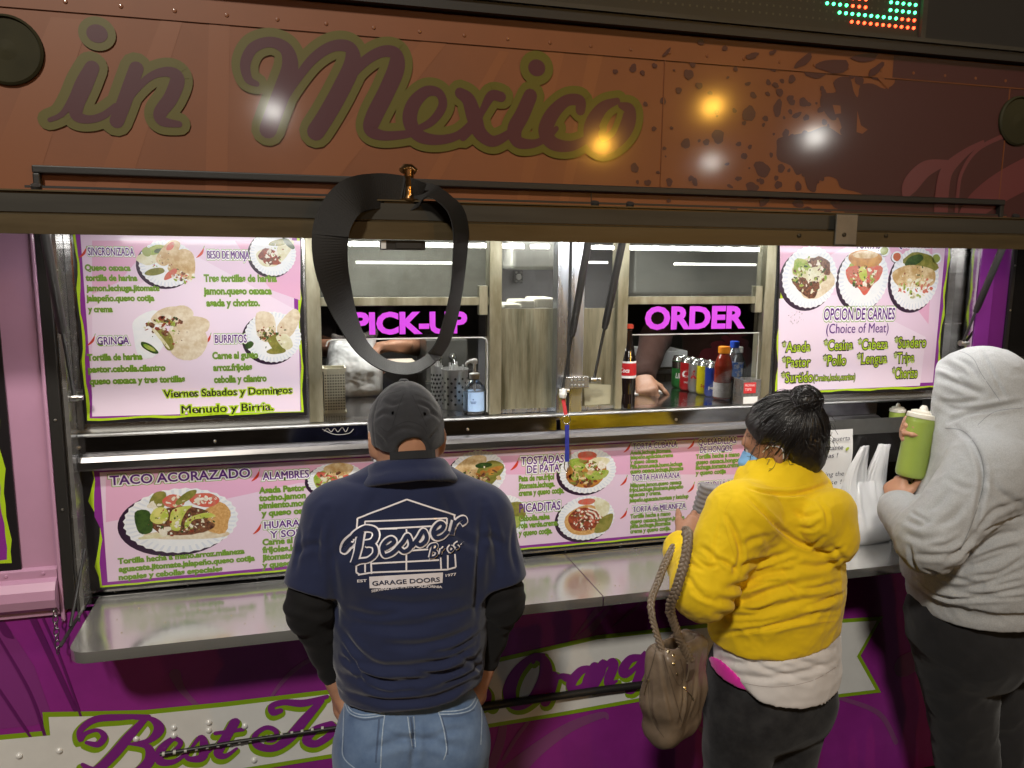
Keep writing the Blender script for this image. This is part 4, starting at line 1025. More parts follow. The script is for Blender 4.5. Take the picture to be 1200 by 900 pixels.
def board(x0, x1, z0, z1, label, seed, y=YP, lime=.010, pur=.018, pan=.030, amp=.004, ampv=None, top=True, lw=None):
    """x0.. = outside of the black sheet"""
    t = thing('menu_board', ((x0+x1)/2, y+.006, z0), label, 'menu board')
    mb = MB(); mb.box(x0, x1, y, y+.005, z0, z1, 0); mb.build('sheet', [PM[PAL['black']]], t, bevel=.0008)
    mb = MB((y, SQ))
    lw = lw or 0
    mb.poly(rect_wave(x0+lime+lw, x1-lime, z0+lime, z1-lime, amp, seed, ampv=ampv), y-.0008, 0)
    w2 = rect_wave(x0+pur+lw, x1-pur, z0+pur, z1-pur, amp*.8, seed, ampv=(ampv or amp)*.8)
    mb.poly(w2, y-.0016, 1)
    mb.poly([(x0+pan+lw*1.25, z0+pan), (x1-pan, z0+pan), (x1-pan, z1-pan), (x0+pan+lw*1.25, z1-pan)], y-.0024, 2)
    return t, mb
def blob_scatter(mb, cx, cz, rx, rz, y, n, size, cols, seed):
    rr = random.Random(seed)
    for i in range(n):
        a, r = rr.random()*6.283, math.sqrt(rr.random()); s = rr.uniform(*size)
        mb.ellipse(cx+math.cos(a)*r*rx, cz+math.sin(a)*r*rz, s, s*rr.uniform(.35, .8), y-.00012*(i % 12)-.0001, PAL[rr.choice(cols)], 7, rr.uniform(0, 3), .3, i)
def plate(t, u, v, rx, ry, food, seed, y=YP, rim=True, label=None, shadow=(-.10, -.09), rot=0.0, clipz=None):
    c = xz(u, v, y); k = mpp(u, v, y); RX, RZ = rx*k, ry*k
    mb = MB((y, SQ)); yy = y-.0034
    if rim:
        mb.ellipse(c[0]+shadow[0]*RX, c[1]+shadow[1]*RZ, RX*1.01, RZ*1.01, yy, PAL['shade'], 40, rot)
        mb.ellipse(c[0], c[1], RX, RZ, yy-.0005, PAL['plate'], 64, rot, scal=1)
        for j in range(44):     # fluted rim
            a = 2*math.pi*j/44
            p = [(c[0]+math.cos(a+d)*RX*r, c[1]+math.sin(a+d)*RZ*r) for d, r in ((-.022, .80), (.022, .80), (.03, .97), (-.03, .97))]
            mb.poly(p, yy-.0008, PAL['rim'])
        mb.ellipse(c[0], c[1], RX*.80, RZ*.80, yy-.0011, PAL['plate'], 40, rot)
    i = 0
    for f in food:
        i += 1
        if f[0] == 'S':
            _, dx, dy, a, b, n, s0, s1, cols = f
            blob_scatter(mb, c[0]+dx*RX, c[1]+dy*RZ, a*RX, b*RZ, yy-.0014-.0016*i*.25, n, (s0*RX, s1*RX), cols, seed+i)
        elif f[0] == 'P':
            mb.poly([(c[0]+p*RX, c[1]+q*RZ) for p, q in catmull(f[1], 4, True)], yy-.0014-.0016*i*.25, PAL[f[2]])
        else:
            dx, dy, a, b, ro, cn = f[:6]
            mb.ellipse(c[0]+dx*RX, c[1]+dy*RZ, a*RX, b*RZ, yy-.0014-.0016*i*.25, PAL[cn], 20, ro, f[6] if len(f) > 6 else .08, seed*7+i)
    blob_scatter(mb, c[0], c[1], RX*.55, RZ*.5, yy-.0014-.0016*(i+1)*.25, 26, (RX*.012, RX*.05), ['meat', 'chile', 'cheese', 'sauce', 'lettuce'], seed+77) if len(food) > 1 else None
    return mb.build('food_picture', PM, t, label=label)
def heading(t, lines, h, y=YP, box=True, black=False):
    mb = MB((y, SQ))
    for s, u0, u1, v in lines:
        if box:
            ptext(mb, s, u0, u1, v, h, y-.0040, [(.16, PAL['leaf'], 0), (.115, PAL['white'], .0006), (.020, PAL['violet'], .0012)])
        elif black: ptext(mb, s, u0, u1, v, h, y-.0040, [(.12, PAL['lime'], 0), (.018, PAL['black'], .0006)])
        else: ptext(mb, s, u0, u1, v, h, y-.0040, [(.09, PAL['white'], 0), (.020, PAL['violet'], .0006)])
    return mb.build('heading', PM, t)
def paragraph(t, lines, h, y=YP, style='leaf'):
    for s, u0, u1, v in lines:
        mb = MB((y, SQ))
        if style == 'leaf': ptext(mb, s, u0, u1, v, h, y-.0094, [(.06, PAL['leaf'], 0), (-.004, PAL['moss'], .0006)])
        elif style == 'meat': ptext(mb, s, u0, u1, v, h, y-.0094, [(.075, PAL['ink'], 0), (.004, PAL['lime'], .0006)])
        elif style == 'plain': ptext(mb, s, u0, u1, v, h, y-.0094, [(.004, PAL['violet'], 0)])
        mb.build('description', PM, t)
def chilis(t, L, y=YP, k_=1.0):
    for u, v in L:
        mb = MB((y, SQ))
        pstroke(mb, [(u+4*k_, v-6*k_, .8), (u+3*k_, v-3*k_, 2.4*k_), (u+1*k_, v+1*k_, 3.6*k_), (u-3*k_, v+5*k_, 2.4*k_), (u-6*k_, v+7*k_, .6)], y-.0042, PAL['chili'])
        pstroke(mb, [(u+4*k_, v-6*k_, .8), (u+5*k_, v-9*k_, .8)], y-.0046, PAL['leaf'])
        mb.build('chili_picture', PM, t)
TACO = [('S', .0, .0, .5, .45, 30, .05, .12, ['meat', 'onion']), (-.15, .35, .55, .26, .3, 'flour'), (.3, -.2, .6, .5, .5, 'flour', .12), (-.3, .3, .35, .3, .2, 'lettuce', .3), (.35, .4, .4, .28, -.5, 'meat', .3), (-.1, -.3, .5, .3, -.2, 'meat', .3), (.1, .1, .4, .2, .3, 'onion', .3), ('S', 0, .05, .6, .6, 60, .03, .09, ['cheese', 'lettuce', 'meat', 'onion', 'chile'])]
# -- upper left board
a = un(92, 275, YP); b = un(100, 497, YP); c = un(360, 488, YP)
t1, mb = board(float(b[0])-.004, float(c[0]), float(b[2]), 2.07, 'pink menu board lettered SINCRONIZADA and GRINGA, left of the pick-up window', 3, lime=.009, pur=.015, pan=.025, amp=.003, ampv=.005)
L = lambda *q: [xz(*p, YP) for p in q]
mb.poly(L((108, 282), (180, 282), (140, 330), (108, 345)), YP-.0028, 3); mb.poly(L((275, 282), (352, 282), (352, 352), (318, 340), (300, 318)), YP-.0028, 3)
mb.poly(L((108, 360), (230, 300), (350, 365), (352, 482), (108, 488)), YP-.0026, 4)
mb.build('printed_border', [PM[PAL['lime']], PM[PAL['purple']], PM[PAL['lilac']], PM[PAL['pink']], PM[PAL['pale']]], t1)
plate(t1, 196, 309, 33, 29, [(-.5, .35, .5, .38, .5, 'onion', .3), (-.3, .6, .4, .2, .3, 'lettuce', .2), (-.25, .55, .2, .1, .2, 'chile'), ('P', [(-.4, .2), (.1, .95), (.5, .9), (.3, .3), (-.1, -.1)], 'tortilla'), ('P', [(.0, -.2), (.45, .6), (.9, .5), (1.0, -.1), (.85, -.7), (.4, -.5)], 'tortilla'), (-.45, -.35, .35, .16, .2, 'nopal'), (.1, -.45, .3, .14, .7, 'tomato'), (.15, .75, .2, .12, .8, 'tomato'), ('S', .55, -.55, .4, .25, 30, .03, .08, ['lettuce', 'meat', 'cheese', 'tomato']), (-.7, .5, .16, .2, 0, 'salsa_green')], 1)
plate(t1, 320, 297, 27, 27, [(-.2, -.2, .55, .4, -.3, 'onion'), (-.15, -.15, .45, .36, -.3, 'sauce', .25), ('S', -.1, -.2, .4, .3, 30, .04, .12, ['meat', 'cheese', 'sauce']), ('P', [(.2, .3), (.9, .6), (.8, .2), (.3, -.4)], 'onion'), (.3, .5, .5, .14, .2, 'nopal'), (.7, .45, .35, .12, -.8, 'chile')], 2)
plate(t1, 199, 390, 40, 31, [('P', [(-1.0, .55), (-.3, .9), (-.15, -.3), (-.55, -1.0), (-.95, -.9), (-1.05, -.1)], 'plate'), (-.1, .7, .45, .3, .4, 'flour'), (.35, .75, .4, .35, 0, 'flour'), (.7, .3, .5, .4, 0, 'flour'), (.5, -.35, .62, .78, .1, 'flour', .05), ('S', -.25, .3, .5, .35, 45, .04, .12, ['sauce', 'cheese', 'meat', 'lettuce', 'onion']), ('S', .2, .45, .35, .15, 20, .04, .1, ['sauce', 'meat', 'chile']), ('P', [(-.4, .2), (.0, .0), (.1, -.6), (-.1, -.7), (-.3, -.2)], 'nopal'), (-.62, -.6, .3, .14, -.6, 'chile'), (-.62, -.6, .2, .08, -.6, 'lettuce'), ('P', [(-.5, .1), (-.1, -.6), (-.05, -.55), (-.42, .15)], 'onion')], 3, rim=False)
plate(t1, 320, 395, 33, 31, [('P', [(-.55, .95), (.0, .9), (.1, .2), (-.2, -.2), (-.55, .1)], 'flour'), ('P', [(.15, .4), (.75, 1.1), (1.0, .8), (.7, .1), (.35, -.05)], 'flour'), ('S', -.2, .15, .35, .22, 35, .04, .1, ['meat', 'chile', 'sauce', 'cheese', 'nopal']), ('P', [(-.2, -.1), (.2, .1), (.4, -.5), (.1, -.6)], 'nopal'), ('P', [(.1, .0), (.5, .1), (.7, -.35), (.4, -.5)], 'onion'), (.1, -.55, .35, .13, .1, 'nopal'), (-.85, -.3, .18, .12, .8, 'chile')], 4)
for hd in ([('SINCRONIZADA', 103, 157, 299)], [('BESO DE MONJA', 243, 292, 303)], [('GRINGA', 114, 151, 404)], [('BURRITOS', 252, 289, 402)]):
    heading(t1, hd, 9.6)
paragraph(t1, [('Queso oaxaca', 99, 152, 317), ('tortilla de harina', 100, 160, 329), ('jamon,lechuga,jitomate', 101, 186, 341), ('jalapeño,queso cotija', 101, 180, 353), ('y crema', 103, 131, 366)], 7.4)
paragraph(t1, [('Tres tortillas de harina', 239, 324, 330), ('jamon,queso oaxaca', 239, 318, 345), ('asada y chorizo.', 242, 304, 359)], 8.2)
paragraph(t1, [('Tortilla de harina', 102, 166, 423), ('pastor,cebolla,cilantro', 103, 193, 437), ('queso oaxaca y tres tortillas', 105, 216, 451)], 7.8)
paragraph(t1, [('Carne al gusto', 249, 302, 421), ('arroz,frijoles', 250, 295, 435), ('cebolla y cilantro', 251, 312, 449)], 8.0)
heading(t1, [('Viernes Sabados y Domingos', 192, 342, 466)], 8.6, box=False, black=True); heading(t1, [('Menudo y Birria.', 213, 320, 485)], 9.8, box=False, black=True)
chilis(t1, [(97, 296), (235, 296), (107, 399), (243, 398)], k_=.85)
# -- upper right board
a = un(905, 465, YP); b = un(1094, 456, YP)
t2, mb = board(float(a[0]), float(b[0])+.022, float(a[2]), 2.07, 'pink menu board lettered OPCION DE CARNES, right of the order window', 5, lime=.009, pur=.016, pan=.028, amp=.003, ampv=.006)
mb.poly(L((914, 285), (1000, 285), (935, 318), (914, 330)), YP-.0028, 3); mb.poly(L((1040, 285), (1093, 285), (1088, 380), (1065, 350)), YP-.0028, 3); mb.poly(L((913, 350), (985, 345), (1085, 395), (1078, 452), (911, 459)), YP-.0026, 4)
mb.build('printed_border', [PM[PAL['lime']], PM[PAL['purple']], PM[PAL['lilac']], PM[PAL['pink']], PM[PAL['pale']]], t2)
plate(t2, 949, 325, 32, 31, TACO, 11)
plate(t2, 1012, 326, 29, 31, [(0, .35, .55, .3, 0, 'lettuce', .3), ('P', [(-.65, .35), (-.6, -.1), (-.2, -.3), (.1, -.55), (.4, -.2), (.65, .0), (.65, .4)], 'tomato'), ('S', .0, .05, .55, .35, 55, .03, .12, ['meat', 'onion', 'lettuce', 'tomato', 'cheese', 'chile']), (.0, .62, .68, .28, -.03, 'bun', .04), (.0, .74, .5, .12, 0, 'tortilla', .05), (-.05, .15, .16, .25, .3, 'avocado')], 12)
plate(t2, 1072, 327, 28, 30, [(.2, .55, .7, .3, -.1, 'nopal', .2), (-.1, .6, .4, .16, .3, 'chile'), ('P', [(-.95, .2), (-.3, .45), (.6, .35), (.85, .15), (.75, -.2), (.0, -.25), (-.7, -.2)], 'tortilla'), ('S', .0, -.3, .65, .3, 60, .03, .10, ['cheese', 'lettuce', 'onion', 'cheese', 'tomato']), ('S', .55, -.2, .25, .25, 14, .03, .10, ['tomato', 'cheese'])], 13)
for u, v, cn in ((1036, 294, 'salsa_green'), (1097, 303, 'salsa_green'), (1051, 301, 'salsa_red')):
    plate(t2, u, v, 6.5, 5.5, [(0, 0, .72, .72, 0, cn)], u, label='small printed cup of salsa')
heading(t2, [('TORTAS', 1003, 1032, 291)], 8, box=False); heading(t2, [('QUESADILLAS', 1053, 1098, 290)], 8, box=False)
heading(t2, [('OPCION DE CARNES', 966, 1049, 375)], 11.0); paragraph(t2, [('(Choice of Meat)', 970, 1043, 391)], 9.5, style='plain')
paragraph(t2, [('*Asada', 918, 951, 413), ('*Cesina', 967, 1001, 411), ('*Cabeza', 1007, 1042, 410), ('*Suadero', 1050, 1087, 408), ('*Pastor', 918, 951, 431), ('*Pollo', 966, 993, 429), ('*Lengua', 1006, 1041, 427), ('*Tripa', 1049, 1073, 426), ('*Surtido', 917, 954, 449), ('*Chorizo', 1047, 1077, 444)], 10.2, style='meat')
paragraph(t2, [('(Carnitas,buche,cueritos)', 955, 1004, 447)], 6.2, style='meat')
mb = MB((YP, SQ)); q = xz(933, 372, YP); blob_scatter(mb, q[0], q[1], .030, .022, YP-.0042, 40, (.0008, .0028), ['grey'], 5); mb.build('worn_print', PM, t2)
# -- long lower board
a = un(99, 545, YP); b = un(105, 693, YP); c = un(950, 500, YP)
t3, mb = board(float(b[0])-.004, cr-.02, float(b[2]), float(a[2]), 'long pink menu board lettered TACO ACORAZADO and PICADITAS above the steel shelf', 8, lime=.008, pur=.013, pan=.022, amp=.0012, ampv=.013, lw=.022)
px_ = lambda *q: [xz(*p, YP) for p in q]
mb.poly(px_((124, 612), (124, 557), (885, 520), (870, 556), (700, 556), (560, 556), (350, 566), (240, 590)), YP-.0028, 3)
mb.build('printed_border', [PM[PAL['lime']], PM[PAL['purple']], PM[PAL['lilac']], PM[PAL['pink']], PM[PAL['pale']]], t3)
plate(t3, 213, 610, 67, 42, [(.1, -.45, .75, .16, -.05, 'flour'), (-.1, -.35, .7, .08, .1, 'onion'), (.62, .0, .28, .45, .1, 'rice', .2), (-.05, .0, .62, .42, 0, 'meat', .2), ('P', [(-.8, .35), (-.55, .35), (-.52, -.25), (-.75, -.28)], 'chile'), ('P', [(-.45, .9), (-.25, .9), (-.3, .45), (-.55, .5)], 'nopal'), ('S', -.48, .48, .12, .15, 10, .03, .07, ['cheese']), (-.12, .62, .20, .2, 0, 'tomato'), (.42, .6, .27, .22, -.1, 'tomato'), ('S', -.1, .62, .17, .15, 14, .02, .05, ['cheese', 'onion']), ('S', .42, .6, .22, .15, 20, .02, .05, ['cheese']), (.1, .72, .22, .12, .6, 'nopal'), (-.38, .2, .15, .28, -.5, 'avocado'), ('P', [(-.2, -.2), (-.15, .35), (.2, .45), (.1, .3), (.0, .0), (-.05, -.3)], 'avocado'), ('P', [(.05, -.25), (.1, .05), (.45, .2), (.6, .05), (.3, .0), (.15, -.3)], 'avocado'), (.34, -.2, .22, .22, .2, 'meat', .2), ('S', .0, .0, .6, .35, 70, .008, .03, ['cheese', 'onion', 'chile', 'meat']), ('S', -.1, -.25, .35, .15, 12, .03, .07, ['cheese'])], 21)
plate(t3, 394, 562, 33, 21, [('P', [(-.8, .2), (-.3, .6), (.6, .1), (.4, -.5), (-.5, -.7)], 'lettuce'), (-.2, .1, .5, .3, -.3, 'tomato', .2), ('S', -.1, -.1, .6, .5, 40, .05, .12, ['onion', 'nopal', 'meat', 'tomato']), (.1, .6, .55, .38, 0, 'tortilla')], 22)
plate(t3, 560, 555, 33, 27, [('P', [(-.9, .1), (-.3, .75), (.3, .7), (.1, .0), (-.2, -.4)], 'tortilla'), ('P', [(.0, .2), (.5, .55), (.95, .2), (.4, -.6), (.0, -.5)], 'nopal'), (.2, .35, .3, .12, 0, 'chile'), ('S', .35, -.2, .45, .35, 30, .05, .15, ['nopal', 'tortilla', 'bun', 'meat']), (.5, .1, .4, .12, .3, 'bun')], 23)
plate(t3, 590, 606, 28, 26, [(.4, .2, .5, .5, 0, 'nopal', .2), (.3, -.3, .5, .3, 0, 'lettuce', .2)], 24)
plate(t3, 689, 552, 33, 25, [(-.05, -.05, .72, .72, 0, 'bun', .06), ('S', -.1, -.1, .6, .6, 70, .06, .16, ['meat', 'tortilla', 'lettuce', 'nopal', 'sauce']), (.3, .3, .45, .3, 0, 'onion', .2), ('P', [(-.7, .5), (-.3, .6), (-.1, .2), (-.4, .0)], 'lettuce'), ('P', [(-.1, -.1), (.7, .0), (.6, -.35), (.1, -.4)], 'lettuce'), (-.05, .7, .35, .2, 0, 'tomato'), ('S', .3, .25, .35, .25, 30, .03, .09, ['cheese', 'cheese', 'tomato'])], 25)
plate(t3, 687, 607, 33, 25, [(-.05, -.1, .70, .70, 0, 'rice', .05), (-.05, -.05, .58, .55, 0, 'sauce', .1), ('S', -.05, -.05, .5, .5, 40, .05, .12, ['sauce', 'meat', 'tomato']), ('P', [(.25, .9), (.8, .6), (.7, .0), (.4, .2)], 'onion'), ('P', [(.5, -.1), (.95, .1), (.8, -.6), (.3, -.7)], 'nopal'), (.0, .75, .32, .14, 0, 'tomato')] + [('P', [(math.cos(q)*r, math.sin(q)*r-.05) for q in (0, .7, 1.4)]+[(math.cos(q)*(r+.06), math.sin(q)*(r+.06)-.05) for q in (1.4, .7, 0)], 'cheese') for r, q0 in ((.2, 0), (.35, 0), (.48, 0))]+[('S', -.05, -.05, .5, .5, 28, .02, .07, ['cheese'])], 26)
for hd, h in (([('TACO ACORAZADO', 129, 293, 569)], 11.5), ([('ALAMBRES', 308, 362, 563)], 9.5), ([('HUARACHES', 310, 380, 620), ('Y SOPES', 317, 366, 631)], 8.5), ([('TOSTADAS', 611, 661, 545), ('DE PATA', 618, 656, 555)], 8.6), ([('PICADITAS', 609, 657, 601)], 9.6)):
    heading(t3, hd, h)
for hd, h in (([('TORTA CUBANA', 742, 794, 527)], 6.4), ([('TORTA HAWAIANA', 741, 797, 564)], 6.4), ([('TORTA de MILANEZA', 742, 804, 601)], 6.4), ([('QUESADILLAS', 819, 863, 522), ('DE HONGOS', 821, 858, 531)], 6.4), ([('QUESADILLA CHILANGA', 818, 880, 573)], 6.4)):
    heading(t3, hd, h)
paragraph(t3, [('Tortilla hecha a mano,arroz,milaneza', 138, 286, 662), ('aguacate,jitomate,jalapeño,queso cotija', 139, 298, 671.5), ('nopales y cebollas especiales', 139, 260, 681)], 6.8)
paragraph(t3, [('Asada Pastor', 304, 358, 579), ('tocino,jamon', 304, 358, 588), ('pimiento,morron', 304, 372, 597), ('y queso oaxaca', 307, 374, 606)], 7.2)
paragraph(t3, [('Carne al gusto', 308, 368, 640), ('frijoles,lechuga', 308, 372, 649), ('jitomate,crema', 308, 370, 658), ('y queso cotija', 308, 368, 667)], 7.2)
paragraph(t3, [('Pata de res,frijol', 609, 650, 565), ('jitomate,lechuga.', 609, 651, 573.5), ('crema y queso cotija.', 609, 662, 582)], 6.2)
paragraph(t3, [('Cebolla,salsa', 609, 645, 612), ('roja verde,crema', 609, 654, 620), ('y queso cotija.', 609, 648, 629)], 6.2)
paragraph(t3, [('Asada,lechuga,jitomate,', 740, 788, 533.5), ('jalapeño,aguacate,crema', 740, 790, 539), ('y queso oaxaca', 740, 772, 544.5), ('Piña,jamon,asada,huevo,lechuga', 740, 801, 550), ('queso oaxaca,lechuga,jitomate', 740, 802, 555.5)], 4.2)
paragraph(t3, [('Milanesa,jamon,queso oaxaca', 740, 800, 572), ('frijol,lechuga,jitomate,jalapeño', 739, 802, 577.5), ('aguacate y crema.', 739, 776, 583), ('jalapeño,aguacate,mostaza y ketchup', 739, 808, 589.5)], 4.2)
paragraph(t3, [('Tortilla hecha a mano', 740, 787, 608.5), ('queso oaxaca,hongos,jamon', 740, 803, 614.5), ('piña,lechuga,jitomate', 740, 787, 620), ('crema y queso cotija.', 740, 787, 626)], 4.4)
paragraph(t3, [('Tortilla hecha a mano', 817, 868, 538.5), ('queso oaxaca,hongos', 817, 868, 545), ('lechuga,tomate,crema', 817, 868, 551), ('y queso cotija', 817, 852, 557.5)], 4.6)
paragraph(t3, [('Tortilla hecha a mano', 818, 868, 581), ('queso oaxaca,crema', 818, 862, 587)], 4.6)
chilis(t3, [(300, 558), (302, 620), (604, 545), (603, 597)], k_=.9); chilis(t3, [(736, 525), (732, 564), (732, 603), (811, 521), (811, 572)], k_=.75)
# -- board cut off at the left edge of the view
a = un(22, 668, YB-.006); 
t4, mb = board(float(a[0])-.62, float(a[0])+.006, float(a[2]), 2.06, 'menu board with wavy lime and purple border at the far left edge', 12, y=YB-.006, lime=.020, pur=.030, pan=.050, amp=.003, ampv=.006)
aw_ = float(a[0]); mb.poly([(aw_-.30, 1.30), (aw_-.05, 1.22), (aw_-.05, 1.42), (aw_-.30, 1.5)], YB-.0088, 3)
mb.ellipse(aw_-.15, 1.33, .11, .07, YB-.0094, 4); mb.build('printed_border', [PM[PAL['lime']], PM[PAL['purple']], PM[PAL['lilac']], PM[PAL['pink']], PM[PAL['white']]], t4)
mb = MB(); ptext(mb, 'MENU', -200, -80, 340, 18, YB-.006, [(.05, 0, .004)]) if False else None
# -- LED sign over the hatch
lx1 = float(un(1086, 40, YB-.02)[0]); lz0 = zt+.036
t5 = thing('led_sign', (lx1-.7, YB, lz0), 'black dot-matrix sign above the truck side, lit in green and red dots', 'led sign')
mb = MB(); mb.box(lx1-1.38, lx1-.02, YB-.006, YB+.028, lz0, lz0+.42, 0); mb.build('sign_face', [mat('led_face', (.020, .018, .012), .45, bump=.2, bscale=300)], t5)
mb = MB(); mb.box(lx1-1.40, lx1-1.3805, YB-.018, YB+.029, lz0, lz0+.44, 0); mb.build('sign_frame', [M_awd], t5); mb = MB(); mb.box(lx1-.0195, lx1-.002, YB-.018, YB+.029, lz0, lz0+.44, 0); mb.build('sign_frame', [M_awd], t5)
P_ = .0222; gx = float(un(1070.5, 33, YB-.006)[0]); gz = float(un(1070.5, 33, YB-.006)[2])
rows = {0: (range(4, 15), []), 1: (range(12, 15), range(2, 12)), 2: (range(4, 7), list(range(0, 4))+list(range(10, 15))), 3: (range(4, 7), list(range(0, 4))+list(range(10, 15))), 4: (range(4, 7), list(range(0, 4))+list(range(10, 15))), 5: (range(4, 7), list(range(0, 4))+list(range(10, 15))), 6: (range(4, 12), range(2, 4)), 7: ([], range(3, 13))}
mr_, mg_, md_ = MB(), MB(), MB()
for r in range(24):
    for c_ in range(-62, 15):
        x, z = gx+(c_-14)*P_, gz+r*P_
        if x < lx1-1.36: continue
        R_, G_ = rows.get(r, ([], []))
        if c_ in R_: mr_.lathe([(.0048, 0), (.0040, -.0032), (0, -.0046)], (x, YB-.006, z), 8, 0, 'y')
        elif c_ in G_: mg_.lathe([(.0048, 0), (.0040, -.0032), (0, -.0046)], (x, YB-.006, z), 8, 0, 'y')
        elif r < 16: md_.add([(x-.003, YB-.0066, z-.003), (x+.003, YB-.0066, z-.003), (x+.003, YB-.0066, z+.003), (x-.003, YB-.0066, z+.003)], [(0, 1, 2, 3)], 0)
o = mr_.build('red_dots', [mat('led_red', (.5, .02, .01), .4, emit=(1, .05, .015), estr=10)], t5); o['kind'] = 'stuff'
o = mg_.build('green_dots', [mat('led_green', (.02, .4, .1), .4, emit=(.05, 1, .28), estr=9)], t5); o['kind'] = 'stuff'
o = md_.build('unlit_dots', [mat('led_off', (.05, .045, .03), .4)], t5); o['kind'] = 'stuff'
# -- hand-written note
yn = -.066
p0 = un(955, 505, yn); p1 = un(993, 592, yn)
t6 = thing('paper_note', (float(p0[0]+p1[0])/2, yn, float(p1[2])), 'white hand-written paper note taped up behind the plastic bag', 'note')
mb = MB(); V = []
nx, nz = 8, 12; xA, xB, zA, zB = float(p0[0])-.06, float(p1[0]), float(p1[2])-.03, float(p0[2])
for j in range(nz+1):
    for i in range(nx+1):
        V.append((xA+(xB-xA)*i/nx, yn-.002-.006*math.sin(i/nx*3.1)*.4-.004*math.sin(j*.9), zA+(zB-zA)*j/nz))
mb.add(V, [(j*(nx+1)+i, j*(nx+1)+i+1, (j+1)*(nx+1)+i+1, (j+1)*(nx+1)+i) for j in range(nz) for i in range(nx)], 0, True)
mb.build('sheet', [mat('note_paper', (.74, .73, .72), .6, var=.04)], t6)
for s, u0, u1, v, h in (('AVISO:', 938, 970, 511, 6), ('favor de abrir la puerta', 922, 996, 520, 4.6), ('con desinfectante', 930, 988, 530, 4.6), ('gracias tapas !', 932, 982, 539, 4.6), ('before using the', 935, 989, 561, 4.6), ('door, use !', 945, 986, 570, 4.6)):
    mb = MB(); ptext(mb, s, u0, u1, v, h, yn-.010, [(.0, 0, 0)], shear=.12); mb.build('handwriting', [mat('pen_ink', (.03, .03, .05), .5)], t6)
mb = MB(); q = xz(993, 526, yn-.012); mb.ellipse(q[0], q[1], .008, .005, yn-.012, 0, 10, .6); mb.build('lime_sketch', [mat('lime_pen', (.4, .5, .06), .5)], t6)
# ------------------------------------------------------------------ ground and surroundings
mb = MB(); mb.box(-60, 60, -70, 50, -.3, 0, 0); g = mb.build('ground', [mat('asphalt', (.045, .044, .042), .85, var=.35, vscale=3, bump=.6, bscale=260, bdist=.006)]); tag(g, kind='structure')
ZC = zle-.001
# ------------------------------------------------------------------ wrap writing on a round body
def wrap_text(mb, s, c, r, z, h, a_mid, width, m, bold=.03, shear=0.0, vertical=False):
    V, Fc, isl = glyphs(s, bold, shear); a, b = V[:, 0].min(), V[:, 0].max(); sz = h/.7; P = []
    for i, q in enumerate(V):
        x = ((q[0]-a)/(b-a)-.5)*width; zz = q[1]*sz
        if vertical: x, zz = -zz+h/2, x
        an = a_mid+x/r; rr = r+.0006+.00005*(isl[i] % 4); P.append((c[0]+math.cos(an)*rr, c[1]+math.sin(an)*rr, z+zz))
    mb.add(P, Fc, m)
def facing(p): return math.atan2(CAM[1]-p[1], CAM[0]-p[0])
M_can = mat('can_metal', (.7, .7, .7), .22, metal=1); M_wht = mat('label_white', (.80, .80, .80), .4); M_redl = mat('label_red', (.55, .02, .025), .35, coat=.3)
def can(u, v, body, label, texts, name='soda_can', band=None):
    p = unz(u, v, ZC); p = (float(p[0]), float(p[1])+.03, ZC)
    t = thing(name, p, label, 'soda can', 'cans beside the order window')
    r, H = .031, .118
    mb = MB(); mb.lathe([(.021, 0), (.024, .0005), (.029, .006), (r, .014), (r, H-.016)], p, 28, 0); o = mb.build('can_body', [body], t)
    mb = MB(); mb.lathe([(r, H-.0158), (.0275, H-.005), (.0268, H-.001), (.0258, H), (.0245, H-.003), (0, H-.0035)], p, 28, 0); mb.tube([(p[0]-.006, p[1]-.004, p[2]+H-.002), (p[0]+.008, p[1]+.004, p[2]+H-.002)], .003, 6, 0); mb.build('can_lid', [M_can], t)
    if texts:
        mb = MB(); a = facing(p)
        for s, zz, h, w, m_, sh, vert in texts: wrap_text(mb, s, p, r, p[2]+zz, h, a, w, m_, .03, sh, vert)
        mb.build('can_print', [M_wht, M_redl, mat('label_navy', (.02, .03, .16), .4), mat('label_yellow', (.7, .6, .02), .4)], t)
    if band:
        mb = MB(); mb.lathe([(r+.0004, band[0]), (r+.0004, band[1])], p, 28, 0); mb.build('can_band', [band[2]], t)
can(801, 456, mat('can_green', (.03, .22, .05), .3, metal=.5), 'green and silver soda can, furthest left of the row of cans', [('LIME', .04, .018, .034, 0, .2, False)], band=(.075, .10, M_can))
can(811, 459, mat('can_red', (.50, .015, .02), .3, metal=.3), 'red soda can with white script, second in the row of cans', [('Ca', .052, .026, .05, 0, .3, False), ('ORIGINAL', .03, .006, .034, 0, 0, False)])
can(821, 461, mat('can_silver', (.62, .62, .63), .3, metal=.85), 'silver soda can with red letters, between the red and the yellow can', [('ke', .052, .028, .05, 1, .3, False)])
can(831, 464, mat('can_yellow', (.72, .62, .01), .3, metal=.2), 'yellow soda can in the middle of the drinks by the order window', [('Squirt', .03, .010, .035, 1, .2, False), ('*', .07, .02, .012, 2, 0, False)])
can(841, 466.5, mat('can_blue', (.02, .06, .42), .3, metal=.4), 'blue soda can, nearest the front of the row', [('pepsi', .03, .011, .036, 0, 0, False)])
def bottle(u, v, prof, cols, label, cat, dy=.03, parts=(), n=28):
    p = unz(u, v, ZC); p = (float(p[0]), float(p[1])+dy, ZC)
    t = thing('drink_bottle', p, label, cat)
    mb = MB(); mb.lathe(prof, p, n, 0); mb.build('bottle_body', [cols], t)
    for nm, pr, m_ in parts:
        mb = MB(); mb.lathe(pr, p, n, 0); mb.build(nm, [m_], t)
    return t, p
pet = glass_mat('clear_bottle', (.86, .88, .9), 1.2, .05, (.6, .62, .64), .10)
